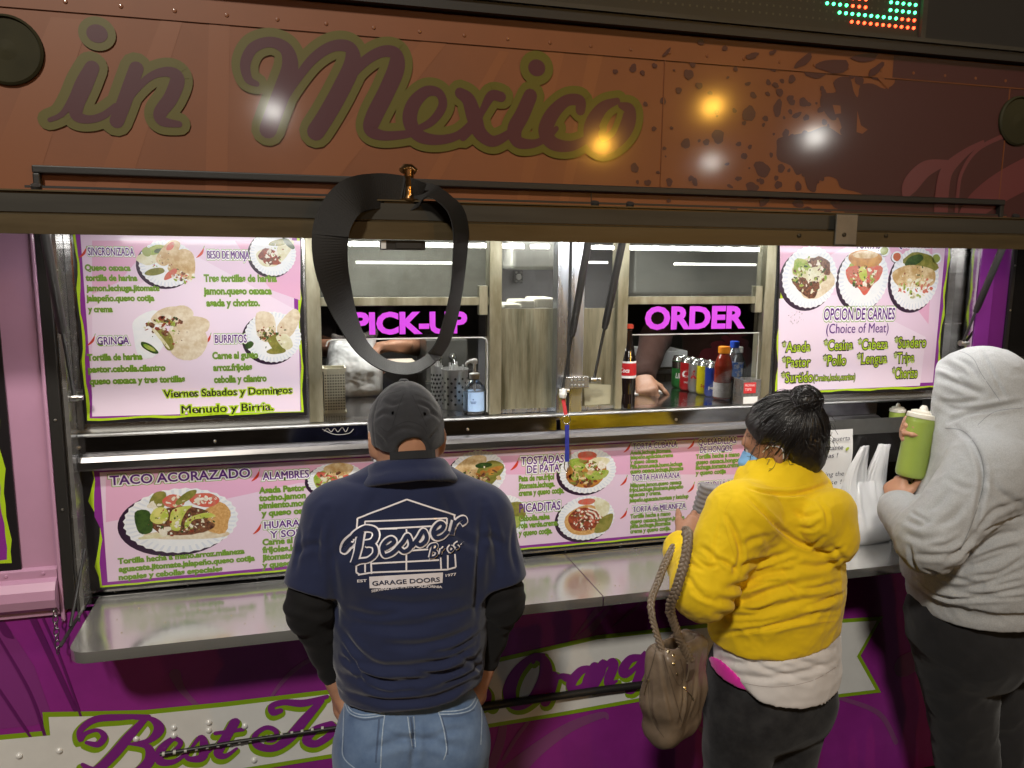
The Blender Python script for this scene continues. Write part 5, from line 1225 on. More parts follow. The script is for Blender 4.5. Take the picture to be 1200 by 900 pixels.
bottle(853, 470, [(.026, 0), (.030, .004), (.030, .05), (.029, .055), (.030, .06), (.030, .115), (.024, .140), (.0175, .152), (.0165, .158)], mat('red_drink', (.20, .018, .008), .12, coat=.5), 'red drink bottle with a wide orange cap beside the blue can', 'bottle', .04, [('bottle_cap', [(.0185, .156), (.0195, .158), (.0195, .176), (.018, .1785), (0, .1785)], mat('cap_orange', (.75, .25, .01), .4)), ('bottle_label', [(.0306, .010), (.0306, .058)], mat('label_grey', (.55, .52, .52), .4, var=.3, vscale=60))])
bottle(867, 468, [(.028, 0), (.032, .005), (.032, .06), (.0305, .066), (.032, .072), (.032, .125), (.024, .150), (.0135, .165), (.0125, .172)], pet, 'clear water bottle with a bright blue cap and blue label', 'bottle', .05, [('bottle_cap', [(.0150, .170), (.0155, .172), (.0155, .190), (.0145, .192), (0, .192)], mat('cap_blue', (.02, .09, .62), .35)), ('bottle_label', [(.0326, .075), (.0326, .122)], mat('label_blue', (.03, .16, .60), .4, c2=(.55, .6, .7), vscale=55, lo=.5, hi=.6))])
bottle(880, 470, [(.026, 0), (.029, .005), (.029, .10), (.020, .13), (.012, .145), (.0115, .155)], mat('dark_drink', (.012, .012, .03), .12, coat=.6), 'dark soda bottle with a white cap behind the clear jar', 'bottle', .09, [('bottle_cap', [(.0135, .152), (.0140, .154), (.0140, .170), (.013, .172), (0, .172)], M_wht)])
p = unz(877, 475, ZC); p = (float(p[0])+.004, float(p[1])+.02, ZC); t = thing('jar', p, 'clear square plastic jar with red and white label beside the drink bottles', 'jar')
mb = MB(); mb.prism_z([(p[0]-.034, p[1]-.03), (p[0]+.034, p[1]-.03), (p[0]+.034, p[1]+.03), (p[0]-.034, p[1]+.03)], ZC, ZC+.085, 0); mb.build('jar_body', [glass_mat('jar_clear', (.85, .85, .85), 1.2, .06, (.6, .58, .56), .22)], t, bevel=.006)
mb = MB(); mb.box(p[0]-.031, p[0]+.012, p[1]-.0325, p[1]-.0308, ZC+.042, ZC+.076, 0); mb.box(p[0]-.031, p[0]+.02, p[1]-.0325, p[1]-.0308, ZC+.008, ZC+.030, 1)
lettering(mb, 'PROPINAS', p[0]-.028, p[0]+.008, ZC+.064, .007, p[1]-.0328, [(.0, 1, 0)]); lettering(mb, 'TIPS', p[0]-.028, p[0]-.004, ZC+.050, .008, p[1]-.0328, [(.0, 1, 0)]); mb.build('jar_label', [M_redl, M_wht], t)
# tall dark glass soda bottle
p = unz(739, 481, ZC); p = (float(p[0])-.002, float(p[1])+.030, ZC); t = thing('glass_bottle', p, 'tall dark glass soda bottle with red cap beside the order window frame', 'bottle')
mb = MB(); mb.lathe([(.022, 0), (.026, .003), (.0265, .02), (.0245, .05), (.0265, .085), (.0272, .12), (.026, .15), (.020, .185), (.0135, .215), (.0115, .245), (.0125, .25), (.0125, .256)], p, 28, 0); mb.build('bottle_body', [mat('cola_glass', (.010, .006, .005), .06, coat=1.0, spec=.8)], t)
mb = MB(); mb.lathe([(.0142, .252), (.0150, .254), (.0146, .262), (.012, .2655), (0, .2655)], p, 24, 0); mb.build('bottle_cap', [mat('cap_red', (.50, .05, .02), .35)], t)
mb = MB(); mb.lathe([(.0277, .108), (.0279, .12), (.0273, .140), (.0266, .146)], p, 28, 0); wrap_text(mb, 'Coca', p, .0285, p[2]+.118, .014, facing(p)-.3, .03, 1, .02, .3); mb.lathe([(.0278, .100), (.0281, .1075)], p, 28, 1); mb.lathe([(.0268, .1465), (.0262, .152)], p, 28, 1); mb.build('bottle_label', [M_redl, M_wht], t)
# order pad
q = unz(760, 461, ZC); mb = MB(); mb.hexa([(q[0]-.07, q[1]-.02, ZC+.0006), (q[0]+.06, q[1]-.03, ZC+.0006), (q[0]+.075, q[1]+.06, ZC+.0006), (q[0]-.05, q[1]+.06, ZC+.0006), (q[0]-.07, q[1]-.02, ZC+.003), (q[0]+.06, q[1]-.03, ZC+.004), (q[0]+.075, q[1]+.06, ZC+.003), (q[0]-.05, q[1]+.06, ZC+.003)], 0); tag(mb.build('order_pad', [mat('pad_paper', (.75, .74, .74), .6)]), 'white order pad under the hand behind the order window', 'paper')
# cans of the pick-up window --------------------------------------------------
p = unz(393, 484, ZC); p = (float(p[0]), float(p[1])+.03, ZC); t = thing('napkin_basket', p, 'cream perforated plastic basket at the left of the pick-up counter', 'basket')
M_crm = mat('cream_plastic', (.74, .72, .58), .45); M_hol = mat('basket_hole', (.10, .095, .07), .6)
w, d_, H = .034, .034, .135
mb = MB(); mb.prism_z([(p[0]-w*.9, p[1]-d_*.9), (p[0]+w*.9, p[1]-d_*.9), (p[0]+w*.9, p[1]+d_*.9), (p[0]-w*.9, p[1]+d_*.9)], ZC+.004, ZC+H-.010, 0); mb.box(p[0]-w, p[0]+w, p[1]-d_, p[1]+d_, ZC, ZC+.004, 0)
for a, b, c_, e in ((-w, w, -d_, -d_*.88), (-w, w, d_*.88, d_), (-w, -w*.88, -d_*.88, d_*.88), (w*.88, w, -d_*.88, d_*.88)): mb.box(p[0]+a, p[0]+b, p[1]+c_, p[1]+e, ZC+H-.0105, ZC+H, 0)
for i in range(8):
    for j in range(13):
        x, z = p[0]-w*.78+i*w*.222, ZC+.012+j*.0085; mb.add([(x-.0021, p[1]-d_*.9-.0004, z-.0021), (x+.0021, p[1]-d_*.9-.0004, z-.0021), (x+.0021, p[1]-d_*.9-.0004, z+.0021), (x-.0021, p[1]-d_*.9-.0004, z+.0021)], [(0, 1, 2, 3)], 1)
        yy = p[1]-d_*.78+i*d_*.222; mb.add([(p[0]+w*.9+.0004, yy-.0016, z-.0016), (p[0]+w*.9+.0004, yy+.0016, z-.0016), (p[0]+w*.9+.0004, yy+.0016, z+.0016), (p[0]+w*.9+.0004, yy-.0016, z+.0016)], [(0, 1, 2, 3)], 1)
mb.build('basket_body', [M_crm, M_hol], t)
M_hole = mat('dark_hole', (.05, .05, .05), .5)
def holder(u, v, r, H, label, dy):
    p = unz(u, v, ZC); p = (float(p[0]), float(p[1])+dy, ZC); t = thing('cutlery_holder', p, label, 'cutlery holder', 'cutlery holders at the pick-up window')
    mb = MB(); mb.lathe([(r*.97, 0), (r, .003), (r, H-.004), (r*1.05, H-.002), (r*1.05, H), (r*.96, H), (r*.96, H-.03), (0, H-.035)], p, 32, 0)
    for j in range(7):
        for i in range(22):
            if (i+j) % 2: continue
            a = 2*math.pi*i/22; z = p[2]+.018+j*(H-.04)/6.5; an = [(a+.004/r*math.cos(b), z+.0042*math.sin(b)) for b in np.linspace(0, 6.283, 8, endpoint=False)]
            mb.add([(p[0]+math.cos(q)*(r+.0005), p[1]+math.sin(q)*(r+.0005), zz) for q, zz in an], [tuple(range(8))], 1)
    mb.build('holder_cup', [mat('holder_steel', (.62, .62, .62), .3, metal=.7), M_hole], t)
    mb = MB(); rr = random.Random(int(u))
    for i in range(14):
        a, q = rr.random()*6.28, rr.random()*r*.75; x, y_ = p[0]+math.cos(a)*q, p[1]+math.sin(a)*q
        mb.tube([(x, y_, p[2]+H-.05), (x+rr.uniform(-.006, .006), y_+rr.uniform(-.006, .006), p[2]+H+rr.uniform(.003, .018))], .0028, 6, 0)
    mb.build('plastic_forks', [mat('fork_white', (.72, .72, .72), .35)], t)
holder(518, 480, .019, .125, 'narrow perforated steel holder of plastic cutlery, left of the wide holder', .09); holder(537, 482, .041, .125, 'wide perforated steel cutlery holder beside the hand sanitizer', .055)
p = unz(558.5, 487, ZC); p = (float(p[0]), float(p[1])+.03, ZC); t = thing('sanitizer_bottle', p, 'hand sanitizer pump bottle with light blue label at the pick-up counter', 'pump bottle')
el = lambda prof: [(r_, h_) for r_, h_ in prof]
mb = MB(); mb.lathe([(.030, 0), (.033, .004), (.033, .072), (.030, .085), (.020, .098), (.012, .104), (.012, .108)], p, 32, 0); mb.build('bottle_body', [pet], t)
mb = MB(); mb.lathe([(.0336, .012), (.0336, .070)], p, 32, 0); a = facing(p)
for k_, (zz, w_) in enumerate(((.045, .012), (.040, .018), (.036, .014))): wrap_text(mb, ['+', 'HAND', 'SANITIZER'][k_], p, .0338, p[2]+zz, .003+.004*(k_ == 0), a-.1, w_*(.4 if k_ == 0 else 1), 1, .02)
mb.build('bottle_label', [mat('label_lightblue', (.38, .55, .82), .4), mat('label_darkblue', (.02, .04, .2), .4)], t)
mb = MB(); mb.lathe([(.014, .106), (.0155, .108), (.0155, .122), (.006, .126), (.0048, .128), (.0048, .150), (.009, .152), (.0095, .162), (.006, .166), (0, .167)], p, 20, 0); mb.tube([(p[0], p[1], p[2]+.158), (p[0]-.016, p[1]-.006, p[2]+.160), (p[0]-.026, p[1]-.01, p[2]+.155), (p[0]-.028, p[1]-.011, p[2]+.146)], [.006, .0055, .0045, .0035], 8, 0); mb.lathe([(.004, .05), (.004, .106)], p, 8, 0); mb.build('pump_head', [mat('pump_white', (.8, .8, .8), .35)], t)
# bag behind the pick-up window
def bagnoise(A, fr, seed):
    def f(V, N): return A*(1-2*np.abs(pn(V*fr+seed)))+A*.6*(1-2*np.abs(pn(V*fr*2.3+seed*2)))
    return f
M_bag = mat('thin_white_plastic', (.78, .79, .80), .28, trans=.0, spec=.6); M_bag.node_tree.nodes['Principled BSDF'].inputs['Subsurface Weight'].default_value = .25; M_bag.node_tree.nodes['Principled BSDF'].inputs['Alpha'].default_value = .84
M_bag.node_tree.nodes['Principled BSDF'].inputs['Subsurface Radius'].default_value = (.02, .02, .02)
p = unz(420, 468, ZC); x, y_ = float(p[0]), float(p[1])+.11
t = thing('plastic_bag', (x, y_, ZC), 'knotted white takeaway bag behind the pick-up window', 'plastic bag')
sculpt('bag_film', [rbox((x, y_, ZC+.055), (.085, .075, .055), .025, .03), ell((x-.01, y_, ZC+.12), (.075, .065, .06), .05), cap((x-.02, y_, ZC+.15), (x+.01, y_-.01, ZC+.235), .04, .012, .04), cap((x-.05, y_, ZC+.14), (x-.07, y_, ZC+.20), .03, .01, .03), cap((x+.02, y_, ZC+.13), (x+.06, y_-.01, ZC+.21), .03, .016, .03)], .005, [M_bag], t, lambda V, N: .0045*(.4-1.7*np.abs(pn(V*np.array([26, 26, 12])+3.3)))+.0018*(1-2*np.abs(pn(V*60))), sm=1)
# kitchen things seen through the windows
def kb(name, u0, v0, u1, v1, y_, dep, m_, label, cat, bevel=.003, extra=None):
    a, b = un(u0, v1, y_), un(u1, v0, y_); mb = MB(); mb.box(float(a[0]), float(b[0]), y_, y_+dep, float(a[2]), float(b[2]), 0)
    if extra: extra(mb, float(a[0]), float(b[0]), float(a[2]), float(b[2]), y_)
    return tag(mb.build(name, m_, None, bevel=bevel), label, cat)
def knobs(mb, xa, xb, za_, zb_, y_):
    for i, q in enumerate((.3, .62)):
        cx = xa+(xb-xa)*q; mb.lathe([(.014, 0), (.013, -.015), (.009, -.022), (0, -.024)], (cx, y_, za_+(zb_-za_)*.72), 16, 1, 'y'); mb.tube([(cx, y_-.015, za_+(zb_-za_)*.70), (cx+.004, y_-.03, za_+(zb_-za_)*.55)], .006, 8, 1)
    mb.box(xa-.006, xb+.006, y_-.02, y_, za_+(zb_-za_)*.28, za_+(zb_-za_)*.33, 1)
kb('juice_dispenser', 500, 398, 548, 468, .42, .22, [M_kw, M_chr], 'steel dispenser with knobs behind the cutlery holders', 'dispenser', extra=knobs)
kb('takeout_box', 456, 424, 488, 436, .36, .10, [mat('kraft_white', (.55, .48, .40), .6)], 'small pale takeout box behind the hanging strap', 'box')
kb('food_tray', 764, 411, 806, 431, .62, .2, [mat('tray_white', (.72, .74, .76), .4)], 'white food tray on the dark drawers behind the order window', 'tray')
def drawers(mb, xa, xb, za_, zb_, y_):
    mb.box(xa, xb, y_-.004, y_-.0005, zb_-.016, zb_-.004, 1); mb.box(xa+(xb-xa)*.5-.002, xa+(xb-xa)*.5+.002, y_-.003, y_-.0005, za_, zb_-.02, 2)
kb('drawer_unit', 742, 432, 815, 478, .60, .4, [mat('drawer_dark', (.07, .065, .06), .4, metal=.5), M_kw, M_dark], 'dark drawer unit behind the order window', 'drawers', extra=drawers)
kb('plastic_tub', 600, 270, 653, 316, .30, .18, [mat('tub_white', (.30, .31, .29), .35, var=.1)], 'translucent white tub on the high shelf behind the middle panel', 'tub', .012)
for (u0, v0, u1, v1, yy, lb) in ((590, 356, 612, 362.5, .16, 'low flat white foam lid, leftmost in the middle opening'), (604, 352, 628, 362.5, .19, 'stack of white foam lids in the middle of the middle opening'), (626, 349, 651, 362.5, .22, 'rounded white foam box at the right of the middle opening')):
    kb('foam_container', u0, v0, u1, v1, yy, .12, [mat('foam_white', (.55, .55, .47), .6)], lb, 'foam container', .008)
kb('kitchen_shelf', 586, 363, 654, 366, .10, .3, [M_kw], 'steel shelf carrying the white foam containers', 'shelf')
def outl(mb, xa, xb, za_, zb_, y_):
    for i in (.2, .8):
        for j in (.15, .85): mb.lathe([(.005, 0), (0, -.004)], (xa+(xb-xa)*i, y_, za_+(zb_-za_)*j), 8, 1, 'y')
    mb.lathe([(.012, 0), (.011, -.004), (0, -.004)], ((xa+xb)/2, y_, (za_+zb_)/2), 14, 1, 'y')
kb('power_outlet', 603, 317, 613, 332, .75, .03, [M_dark, M_kw], 'small dark power outlet on the kitchen partition', 'outlet', extra=outl)
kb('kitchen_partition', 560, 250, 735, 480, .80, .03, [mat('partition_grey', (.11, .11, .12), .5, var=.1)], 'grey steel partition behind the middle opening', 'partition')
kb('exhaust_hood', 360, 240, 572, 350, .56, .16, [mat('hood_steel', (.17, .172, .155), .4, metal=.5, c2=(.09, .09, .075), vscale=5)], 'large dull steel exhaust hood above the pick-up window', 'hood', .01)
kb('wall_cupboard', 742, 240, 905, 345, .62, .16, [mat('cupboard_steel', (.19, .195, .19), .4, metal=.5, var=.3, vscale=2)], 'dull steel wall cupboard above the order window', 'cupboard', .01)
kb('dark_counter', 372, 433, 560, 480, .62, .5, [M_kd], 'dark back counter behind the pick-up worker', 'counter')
for i, (u0, u1, yy) in enumerate(((417, 531, .20), (612, 650, .42), (690, 712, .42), (790, 886, .30))):  # added glowing strips imitate lamp reflections in the window panes
    a, b = un(u0, 307.5+2*(i == 3), yy), un(u1, 309, yy); mb = MB(); mb.tube([tuple(a), (float(b[0]), yy, float(a[2]))], .0042, 8, 0); o = mb.build('light_tube', [mat('tube_glow', (.9, .9, .9), .4, emit=(1, .98, .92), estr=3.0)]); tag(o, ['thin light tube over the pick-up counter', 'short light tube behind the hanging tub', 'tiny light tube right of the steel post', 'thin light tube over the order counter'][i], 'light tube')
# ------------------------------------------------------------------ squeeze bottles
M_sq = mat('green_salsa_bottle', (.27, .36, .07), .3, var=.06, coat=.15); M_cap = mat('bottle_cap_cream', (.72, .70, .62), .4)
def squeeze(p, ax, H, r, label, name='squeeze_bottle'):
    t = thing(name, tuple(p), label, 'squeeze bottle'); R = Vector((0, 0, 1)).rotation_difference(Vector(ax).normalized()).to_matrix()
    def bld(prof, nm, m_):
        mb = MB(); mb.lathe(prof, (0, 0, 0), 32, 0); mb.v = [tuple(R @ Vector(q)+Vector(p)) for q in mb.v]; mb.build(nm, [m_], t)
    bld([(r*.88, 0), (r*.96, .004), (r, .012), (r*1.0, H*.80), (r*.96, H*.86)], 'bottle_body', M_sq)
    bld([(r*1.0, H*.855), (r*1.02, H*.86), (r*1.02, H*.91), (r*.97, H*.918), (r*.80, H*.922), (r*.78, H*.95), (r*.50, H*.965), (r*.30, H*.968), (r*.26, H*1.0), (r*.15, H*1.035), (0, H*1.036)], 'nozzle_cap', M_cap)
    return t
SQY = -.40
b0, b1 = un(1066, 558, SQY), un(1083, 478, SQY)
SQ_AX = nrm(b1-b0); SQ_H = float(np.linalg.norm(b1-b0)); SQ_P = b0
squeeze(b0, SQ_AX, SQ_H, 16.5*mps(1070, 520, SQY), 'green salsa squeeze bottle held by the person in the grey hoodie')
p = un(1049, 488, .03); squeeze((float(p[0]), .02, 1.301), (0, 0, 1), .165, .026, 'green squeeze bottle standing in the rack beside the note')
M_film = bpy.data.materials.new('bag_film'); M_film.use_nodes = True
_n, _l = M_film.node_tree.nodes, M_film.node_tree.links; _o = _n['Material Output']; _n.remove(_n['Principled BSDF'])
_d = _n.new('ShaderNodeBsdfDiffuse'); _d.inputs[0].default_value = (.90, .91, .93, 1); _t = _n.new('ShaderNodeBsdfTranslucent'); _t.inputs[0].default_value = (.90, .91, .93, 1); _g = _n.new('ShaderNodeBsdfGlossy'); _g.inputs['Roughness'].default_value = .22; _x = _n.new('ShaderNodeBsdfTransparent')
_m1, _m2, _m3 = [_n.new('ShaderNodeMixShader') for _ in range(3)]; _m1.inputs[0].default_value = .22; _l.new(_d.outputs[0], _m1.inputs[1]); _l.new(_t.outputs[0], _m1.inputs[2])
_m2.inputs[0].default_value = .10; _l.new(_m1.outputs[0], _m2.inputs[1]); _l.new(_g.outputs[0], _m2.inputs[2]); _m3.inputs[0].default_value = .16; _l.new(_m2.outputs[0], _m3.inputs[1]); _l.new(_x.outputs[0], _m3.inputs[2]); _l.new(_m3.outputs[0], _o.inputs[0])
# ------------------------------------------------------------------ takeaway bag on the shelf
bx, by = float(unz(1023, 640, zsh)[0]), float(unz(1023, 640, zsh)[1])+.085
t = thing('carrier_bag', (bx, by, zsh), 'white plastic carrier bag with two upright handles on the steel shelf', 'plastic bag')
def film_loft(secs, n=56, seed=0, cap0=True):
    """thin plastic film: rings of (centre, half width, half depth, ruffle, turn) joined up"""
    V = []; K = len(secs); rr = random.Random(seed); ph = [rr.random()*6.28 for _ in range(6)]
    for i, (c, a, b, rf, tw) in enumerate(secs):
        for j in range(n):
            t = 2*math.pi*j/n; ct, st = math.cos(t), math.sin(t); e = .62
            x, y_ = abs(ct)**e*math.copysign(1, ct)*a, abs(st)**e*math.copysign(1, st)*b
            k = rf*(math.sin(5*t+ph[0]+i*.12)*.5+(1-2*abs(math.sin(6*t+ph[1]-i*.05)))*.55+(1-2*abs(math.sin(10*t+ph[2]+i*.07)))*.5)
            x, y_ = x+k*ct, y_+k*st; q = (x*math.cos(tw)-y_*math.sin(tw), x*math.sin(tw)+y_*math.cos(tw))
            V.append((c[0]+q[0], c[1]+q[1], c[2]+.5*k))
    Fc = [(i*n+j, i*n+(j+1) % n, (i+1)*n+(j+1) % n, (i+1)*n+j) for i in range(K-1) for j in range(n)]
    return V, Fc, [tuple(range(n))[::-1]] if cap0 else []
def smooth_secs(L, m=5):
    A = catmull([(*c, a, b, rf, tw) for c, a, b, rf, tw in L], m); return [(q[:3], max(q[3], .001), max(q[4], .001), q[5], q[6]) for q in A]
mb = MB(); B_ = lambda x, y_, z: (bx+x, by+y_, zsh+z)
V, Fc, c0_ = film_loft(smooth_secs([(B_(.012, 0, .002), .090, .072, .001, .1), (B_(.012, 0, .012), .098, .080, .003, .1), (B_(.010, 0, .05), .099, .082, .004, .1), (B_(.006, 0, .085), .090, .074, .005, .08), (B_(.002, -.004, .12), .078, .055, .006, .05), (B_(.004, -.008, .155), .073, .038, .006, .03), (B_(.008, -.010, .185), .068, .024, .005, 0), (B_(.010, -.012, .200), .064, .014, .003, 0)]), 72, 3)
mb.add(V, Fc+c0_, 0, True)
for seed_, L in ((5, [(B_(-.026, -.010, .150), .047, .030, .005, .1), (B_(-.027, -.012, .20), .043, .017, .005, .15), (B_(-.023, -.014, .245), .036, .011, .0045, .2), (B_(-.014, -.016, .285), .027, .009, .0035, .3), (B_(-.005, -.016, .312), .0225, .006, .003, .4), (B_(-.002, -.016, .317), .021, .004, .002, .4)]),
                (8, [(B_(.044, -.008, .150), .038, .028, .005, -.1), (B_(.050, -.010, .20), .036, .016, .005, -.1), (B_(.058, -.012, .25), .028, .011, .004, -.1), (B_(.068, -.012, .29), .021, .009, .0035, -.2), (B_(.074, -.012, .314), .019, .006, .003, -.3), (B_(.076, -.012, .319), .018, .004, .002, -.3)])):
    V, Fc, c0_ = film_loft(smooth_secs(L), 48, seed_); mb.add(V, Fc+[tuple(range(len(V)-48, len(V)))], 0, True)
mb.build('bag_film', [M_film], t)
mb = MB(); mb.box(bx-.066, bx+.088, by-.066, by+.066, zsh+.004, zsh+.062, 0); mb.build('box_inside', [mat('foam_in_bag', (.8, .8, .78), .6)], t, bevel=.01)
# ------------------------------------------------------------------ strap over the awning edge, lanyard at the strut
sy = -.515
spx = [(494, 232, .042, 34), (470, 226, .038, 40), (440, 224, .02, 48), (410, 232, -.02, 48), (390, 262, -.03, 43), (387, 300, -.03, 40), (395, 340, -.02, 34), (409, 378, -.01, 24), (426, 408, .0, 17), (450, 427, .0, 14), (478, 432, .0, 14), (500, 424, .0, 13), (517, 405, -.01, 14), (527, 378, -.02, 15), (535, 340, -.02, 14), (539, 300, -.02, 16), (540, 270, -.02, 18), (534, 247, -.01, 18), (522, 234, .0, 14), (508, 227, .02, 14), (492, 228, .04, 26), (470, 231, .045, 36), (458, 232, .045, 36)]
C = catmull([(u, v, sy+dy, w) for u, v, dy, w in spx], 12)
path, upv = [], []
pts3 = [un(q[0], q[1], q[2]) for q in C]
W_ = .074
for i, q in enumerate(C):
    a, b = pts3[max(i-1, 0)], pts3[min(i+1, len(C)-1)]; tg = nrm(b-a); vd = nrm(np.array(pts3[i])-CAM); side = nrm(np.cross(tg, vd)); nn = np.cross(side, tg)
    s = min(1.0, q[3]*mps(q[0], q[1], q[2])/W_); ang = math.acos(max(.10, s)); sg = 1 if i < len(C)*.52 else -1
    upv.append(tuple(side*math.cos(ang)+nn*math.sin(ang)*sg)); path.append(tuple(pts3[i]))
mb = MB(); mb.strap(path, W_, .0022, upv, 0)
tag(mb.build('pull_strap', [mat('strap_webbing', (.011, .010, .0095), .6, bump=.4, bscale=500, wave=(220, .3, 'Z'))]), 'black webbing pull strap looped over the brass handle on the awning edge', 'strap')
a = un(660, 468, -.062); t = thing('lanyard', (float(a[0]), -.062, float(un(662, 556, -.062)[2])), 'red and blue lanyard hanging from the strut bracket in front of the lower menu', 'lanyard')
M_lr = mat('ribbon_red', (.50, .04, .05), .55); M_lb = mat('ribbon_blue', (.02, .03, .25), .5)
def vstrip(u0, v0, u1, v1, w, nm, m_, y_=-.062):
    p0, p1 = un(u0, v0, y_), un(u1, v1, y_); P_ = [tuple(p0*(1-q)+p1*q) for q in np.linspace(0, 1, 6)]; mb = MB(); mb.strap(P_, w, .0018, [(1, .15*math.sin(i), 0) for i in range(6)], 0); return mb, nm, m_
for args in ((660, 468, 663, 486, .011, 'ribbon_red', M_lr), (664.5, 498, 664.5, 541, .013, 'ribbon_blue', M_lb)):
    mb, nm, m_ = vstrip(*args); mb.build(nm, [m_], t)
c = un(664, 492, -.062); mb = MB(); mb.tube([(c[0]+math.cos(q)*.012, -.062, c[2]+math.sin(q)*.013) for q in np.linspace(0, 6.283, 16, endpoint=False)], .0014, 6, 0, closed=True); mb.build('metal_ring', [M_chr], t); mb = MB()
c2 = un(664, 548, -.062); mb.tube([(c2[0]-.006, -.062, c2[2]+.018), (c2[0]-.008, -.062, c2[2]), (c2[0]+.001, -.062, c2[2]-.016), (c2[0]+.008, -.062, c2[2]), (c2[0]+.005, -.062, c2[2]+.018)], .0018, 6, 0); mb.build('metal_clip', [M_chr], t)
mb = MB(); q = un(659.5, 462, -.064); mb.lathe([(0, -.014), (.010, -.010), (.013, .0), (.009, .010), (.003, .018), (0, .020)], tuple(q), 10, 0); mb.build('knotted_tape', [mat('white_tape', (.6, .6, .57), .6, var=.3, vscale=80)], t)
# crumbs and drops on the shelf
mb = MB(); rr = random.Random(5)
for i in range(46):
    u = rr.choice([rr.uniform(960, 1050), rr.uniform(640, 760), rr.uniform(120, 330)]); p = unz(u, rr.uniform(662, 700) if u > 600 else rr.uniform(705, 745), zsh); r_ = rr.uniform(.0008, .0024)
    if p[1] < -.32 or p[1] > -.03: continue
    mb.lathe([(r_, 0), (r_*.8, r_*.6), (0, r_*.8)], (float(p[0]), float(p[1]), zsh+.0002), 6, 0)
cr_ = mb.build('crumbs', [mat('crumb', (.45, .36, .22), .7)]); tag(cr_, 'tiny crumbs scattered over the steel shelf', 'crumbs', kind='stuff')
# ------------------------------------------------------------------ people
M_skin = mat('skin', (.46, .24, .15), .45, var=.10, vscale=25, bump=.15, bscale=260, bdist=.0006); M_skin.node_tree.nodes['Principled BSDF'].inputs['Subsurface Weight'].default_value = .08
M_skin.node_tree.nodes['Principled BSDF'].inputs['Subsurface Radius'].default_value = (.01, .004, .002)
M_skin2 = mat('skin_brown', (.33, .165, .10), .45, var=.12, vscale=25, bump=.15, bscale=260, bdist=.0006)
M_nail = mat('nail', (.62, .42, .36), .3); M_nailw = mat('nail_white', (.80, .76, .74), .25)
def cloth(name, c, var=.06, bump=.35, rough=.85, sheen=.25, sc=900): return mat(name, c, rough, var=var, vscale=14, bump=bump, bscale=sc, bdist=.0008, sheen=sheen, spec=.25)
M_navy = cloth('navy_cotton', (.0155, .022, .064)); M_under = cloth('black_knit', (.007, .007, .008), sc=500, sheen=.05)
M_cap = cloth('washed_black_cotton', (.030, .031, .036), var=.35); M_capd = cloth('cap_stitch', (.020, .021, .024))
M_denim = mat('denim', (.080, .135, .255), .85, c2=(.175, .26, .41), vscale=9, lo=.36, hi=.66, bump=.35, bscale=700, bdist=.0008, sheen=.15, spec=.25, detail=7)
M_seam = mat('denim_seam', (.34, .43, .55), .85, var=.25, vscale=120); M_seamd = mat('denim_seam_dark', (.07, .11, .20), .85)
M_yel = cloth('yellow_fleece', (.78, .53, .008), var=.05, bump=.25, sheen=.12); M_yeld = cloth('yellow_rib', (.74, .48, .006))
M_tee = cloth('pale_tee', (.66, .63, .62)); M_pinkc = cloth('hot_pink', (.78, .03, .42)); M_bden = mat('black_denim', (.014, .014, .016), .85, c2=(.035, .035, .037), vscale=16, lo=.4, hi=.7, bump=.3, bscale=700, bdist=.0008, spec=.25, sheen=.1)
M_gry = mat('grey_marl', (.36, .37, .38), .9, c2=(.44, .45, .46), vscale=320, lo=.38, hi=.62, bump=.3, bscale=800, bdist=.0008, sheen=.2, spec=.2); M_gryd = cloth('grey_seam', (.24, .25, .26))
M_bpant = cloth('black_pants', (.016, .016, .018), var=.2, sheen=.12)
M_hair = mat('black_hair', (.011, .009, .009), .38, var=.3, vscale=40, stretch=(6, 6, 1), spec=.6); M_hairb = mat('short_dark_hair', (.11, .075, .045), .6, var=.4, vscale=200, bump=.8, bscale=400)
M_shoe = mat('shoe_black', (.02, .02, .02), .5); M_sole = mat('shoe_sole', (.5, .5, .48), .6)
def legs_prims(hip, kneeL, ankL, kneeR, ankR, r, flat=.8, crotch=None):
    """hip = (cx, y, z, half width)"""
    cx, y, z, hw = hip; P = [cap((cx-hw+r[0], y, z), (cx+hw-r[0], y, z), r[0]*1.0, k=.05, flat=((0, 1, 0), flat))]
    for s_, kn, an in ((-1, kneeL, ankL), (1, kneeR, ankR)):
        h0 = (cx+s_*(hw-r[1]*1.02), y, z-.03); P.append(cap(h0, kn, r[1], r[2], .035)); P.append(cap(kn, an, r[2], r[3], .03))
    return P
def shoes(an, f, parent):
    f = nrm((f[0], f[1], 0)); a = np.array(an, float); h = a*1; h[2] = .045
    sculpt('shoe', [cap(h-f*.05, h+f*.06, .042, .044, .03), cap(h+f*.06, h+f*.15-np.array([0, 0, .008]), .044, .034, .03), cap(h, (a[0], a[1], .11), .042, .044, .03), rbox(h*[1, 1, 0]+f*.05+np.array([0, 0, .012]), (.047, .15, .0115), .011, .012, frame(f))], .008, [M_shoe], parent)
def wrinkle(A, fx, fz, seed, warp=.6):
    def f(V):
        q = V*np.array([fx, fx, fz])+seed; w = pn(q*.5)*warp; q2 = q+w[:, None]; n = pn(q2); return A*(.42-1.5*np.abs(n)**.85)
    return f
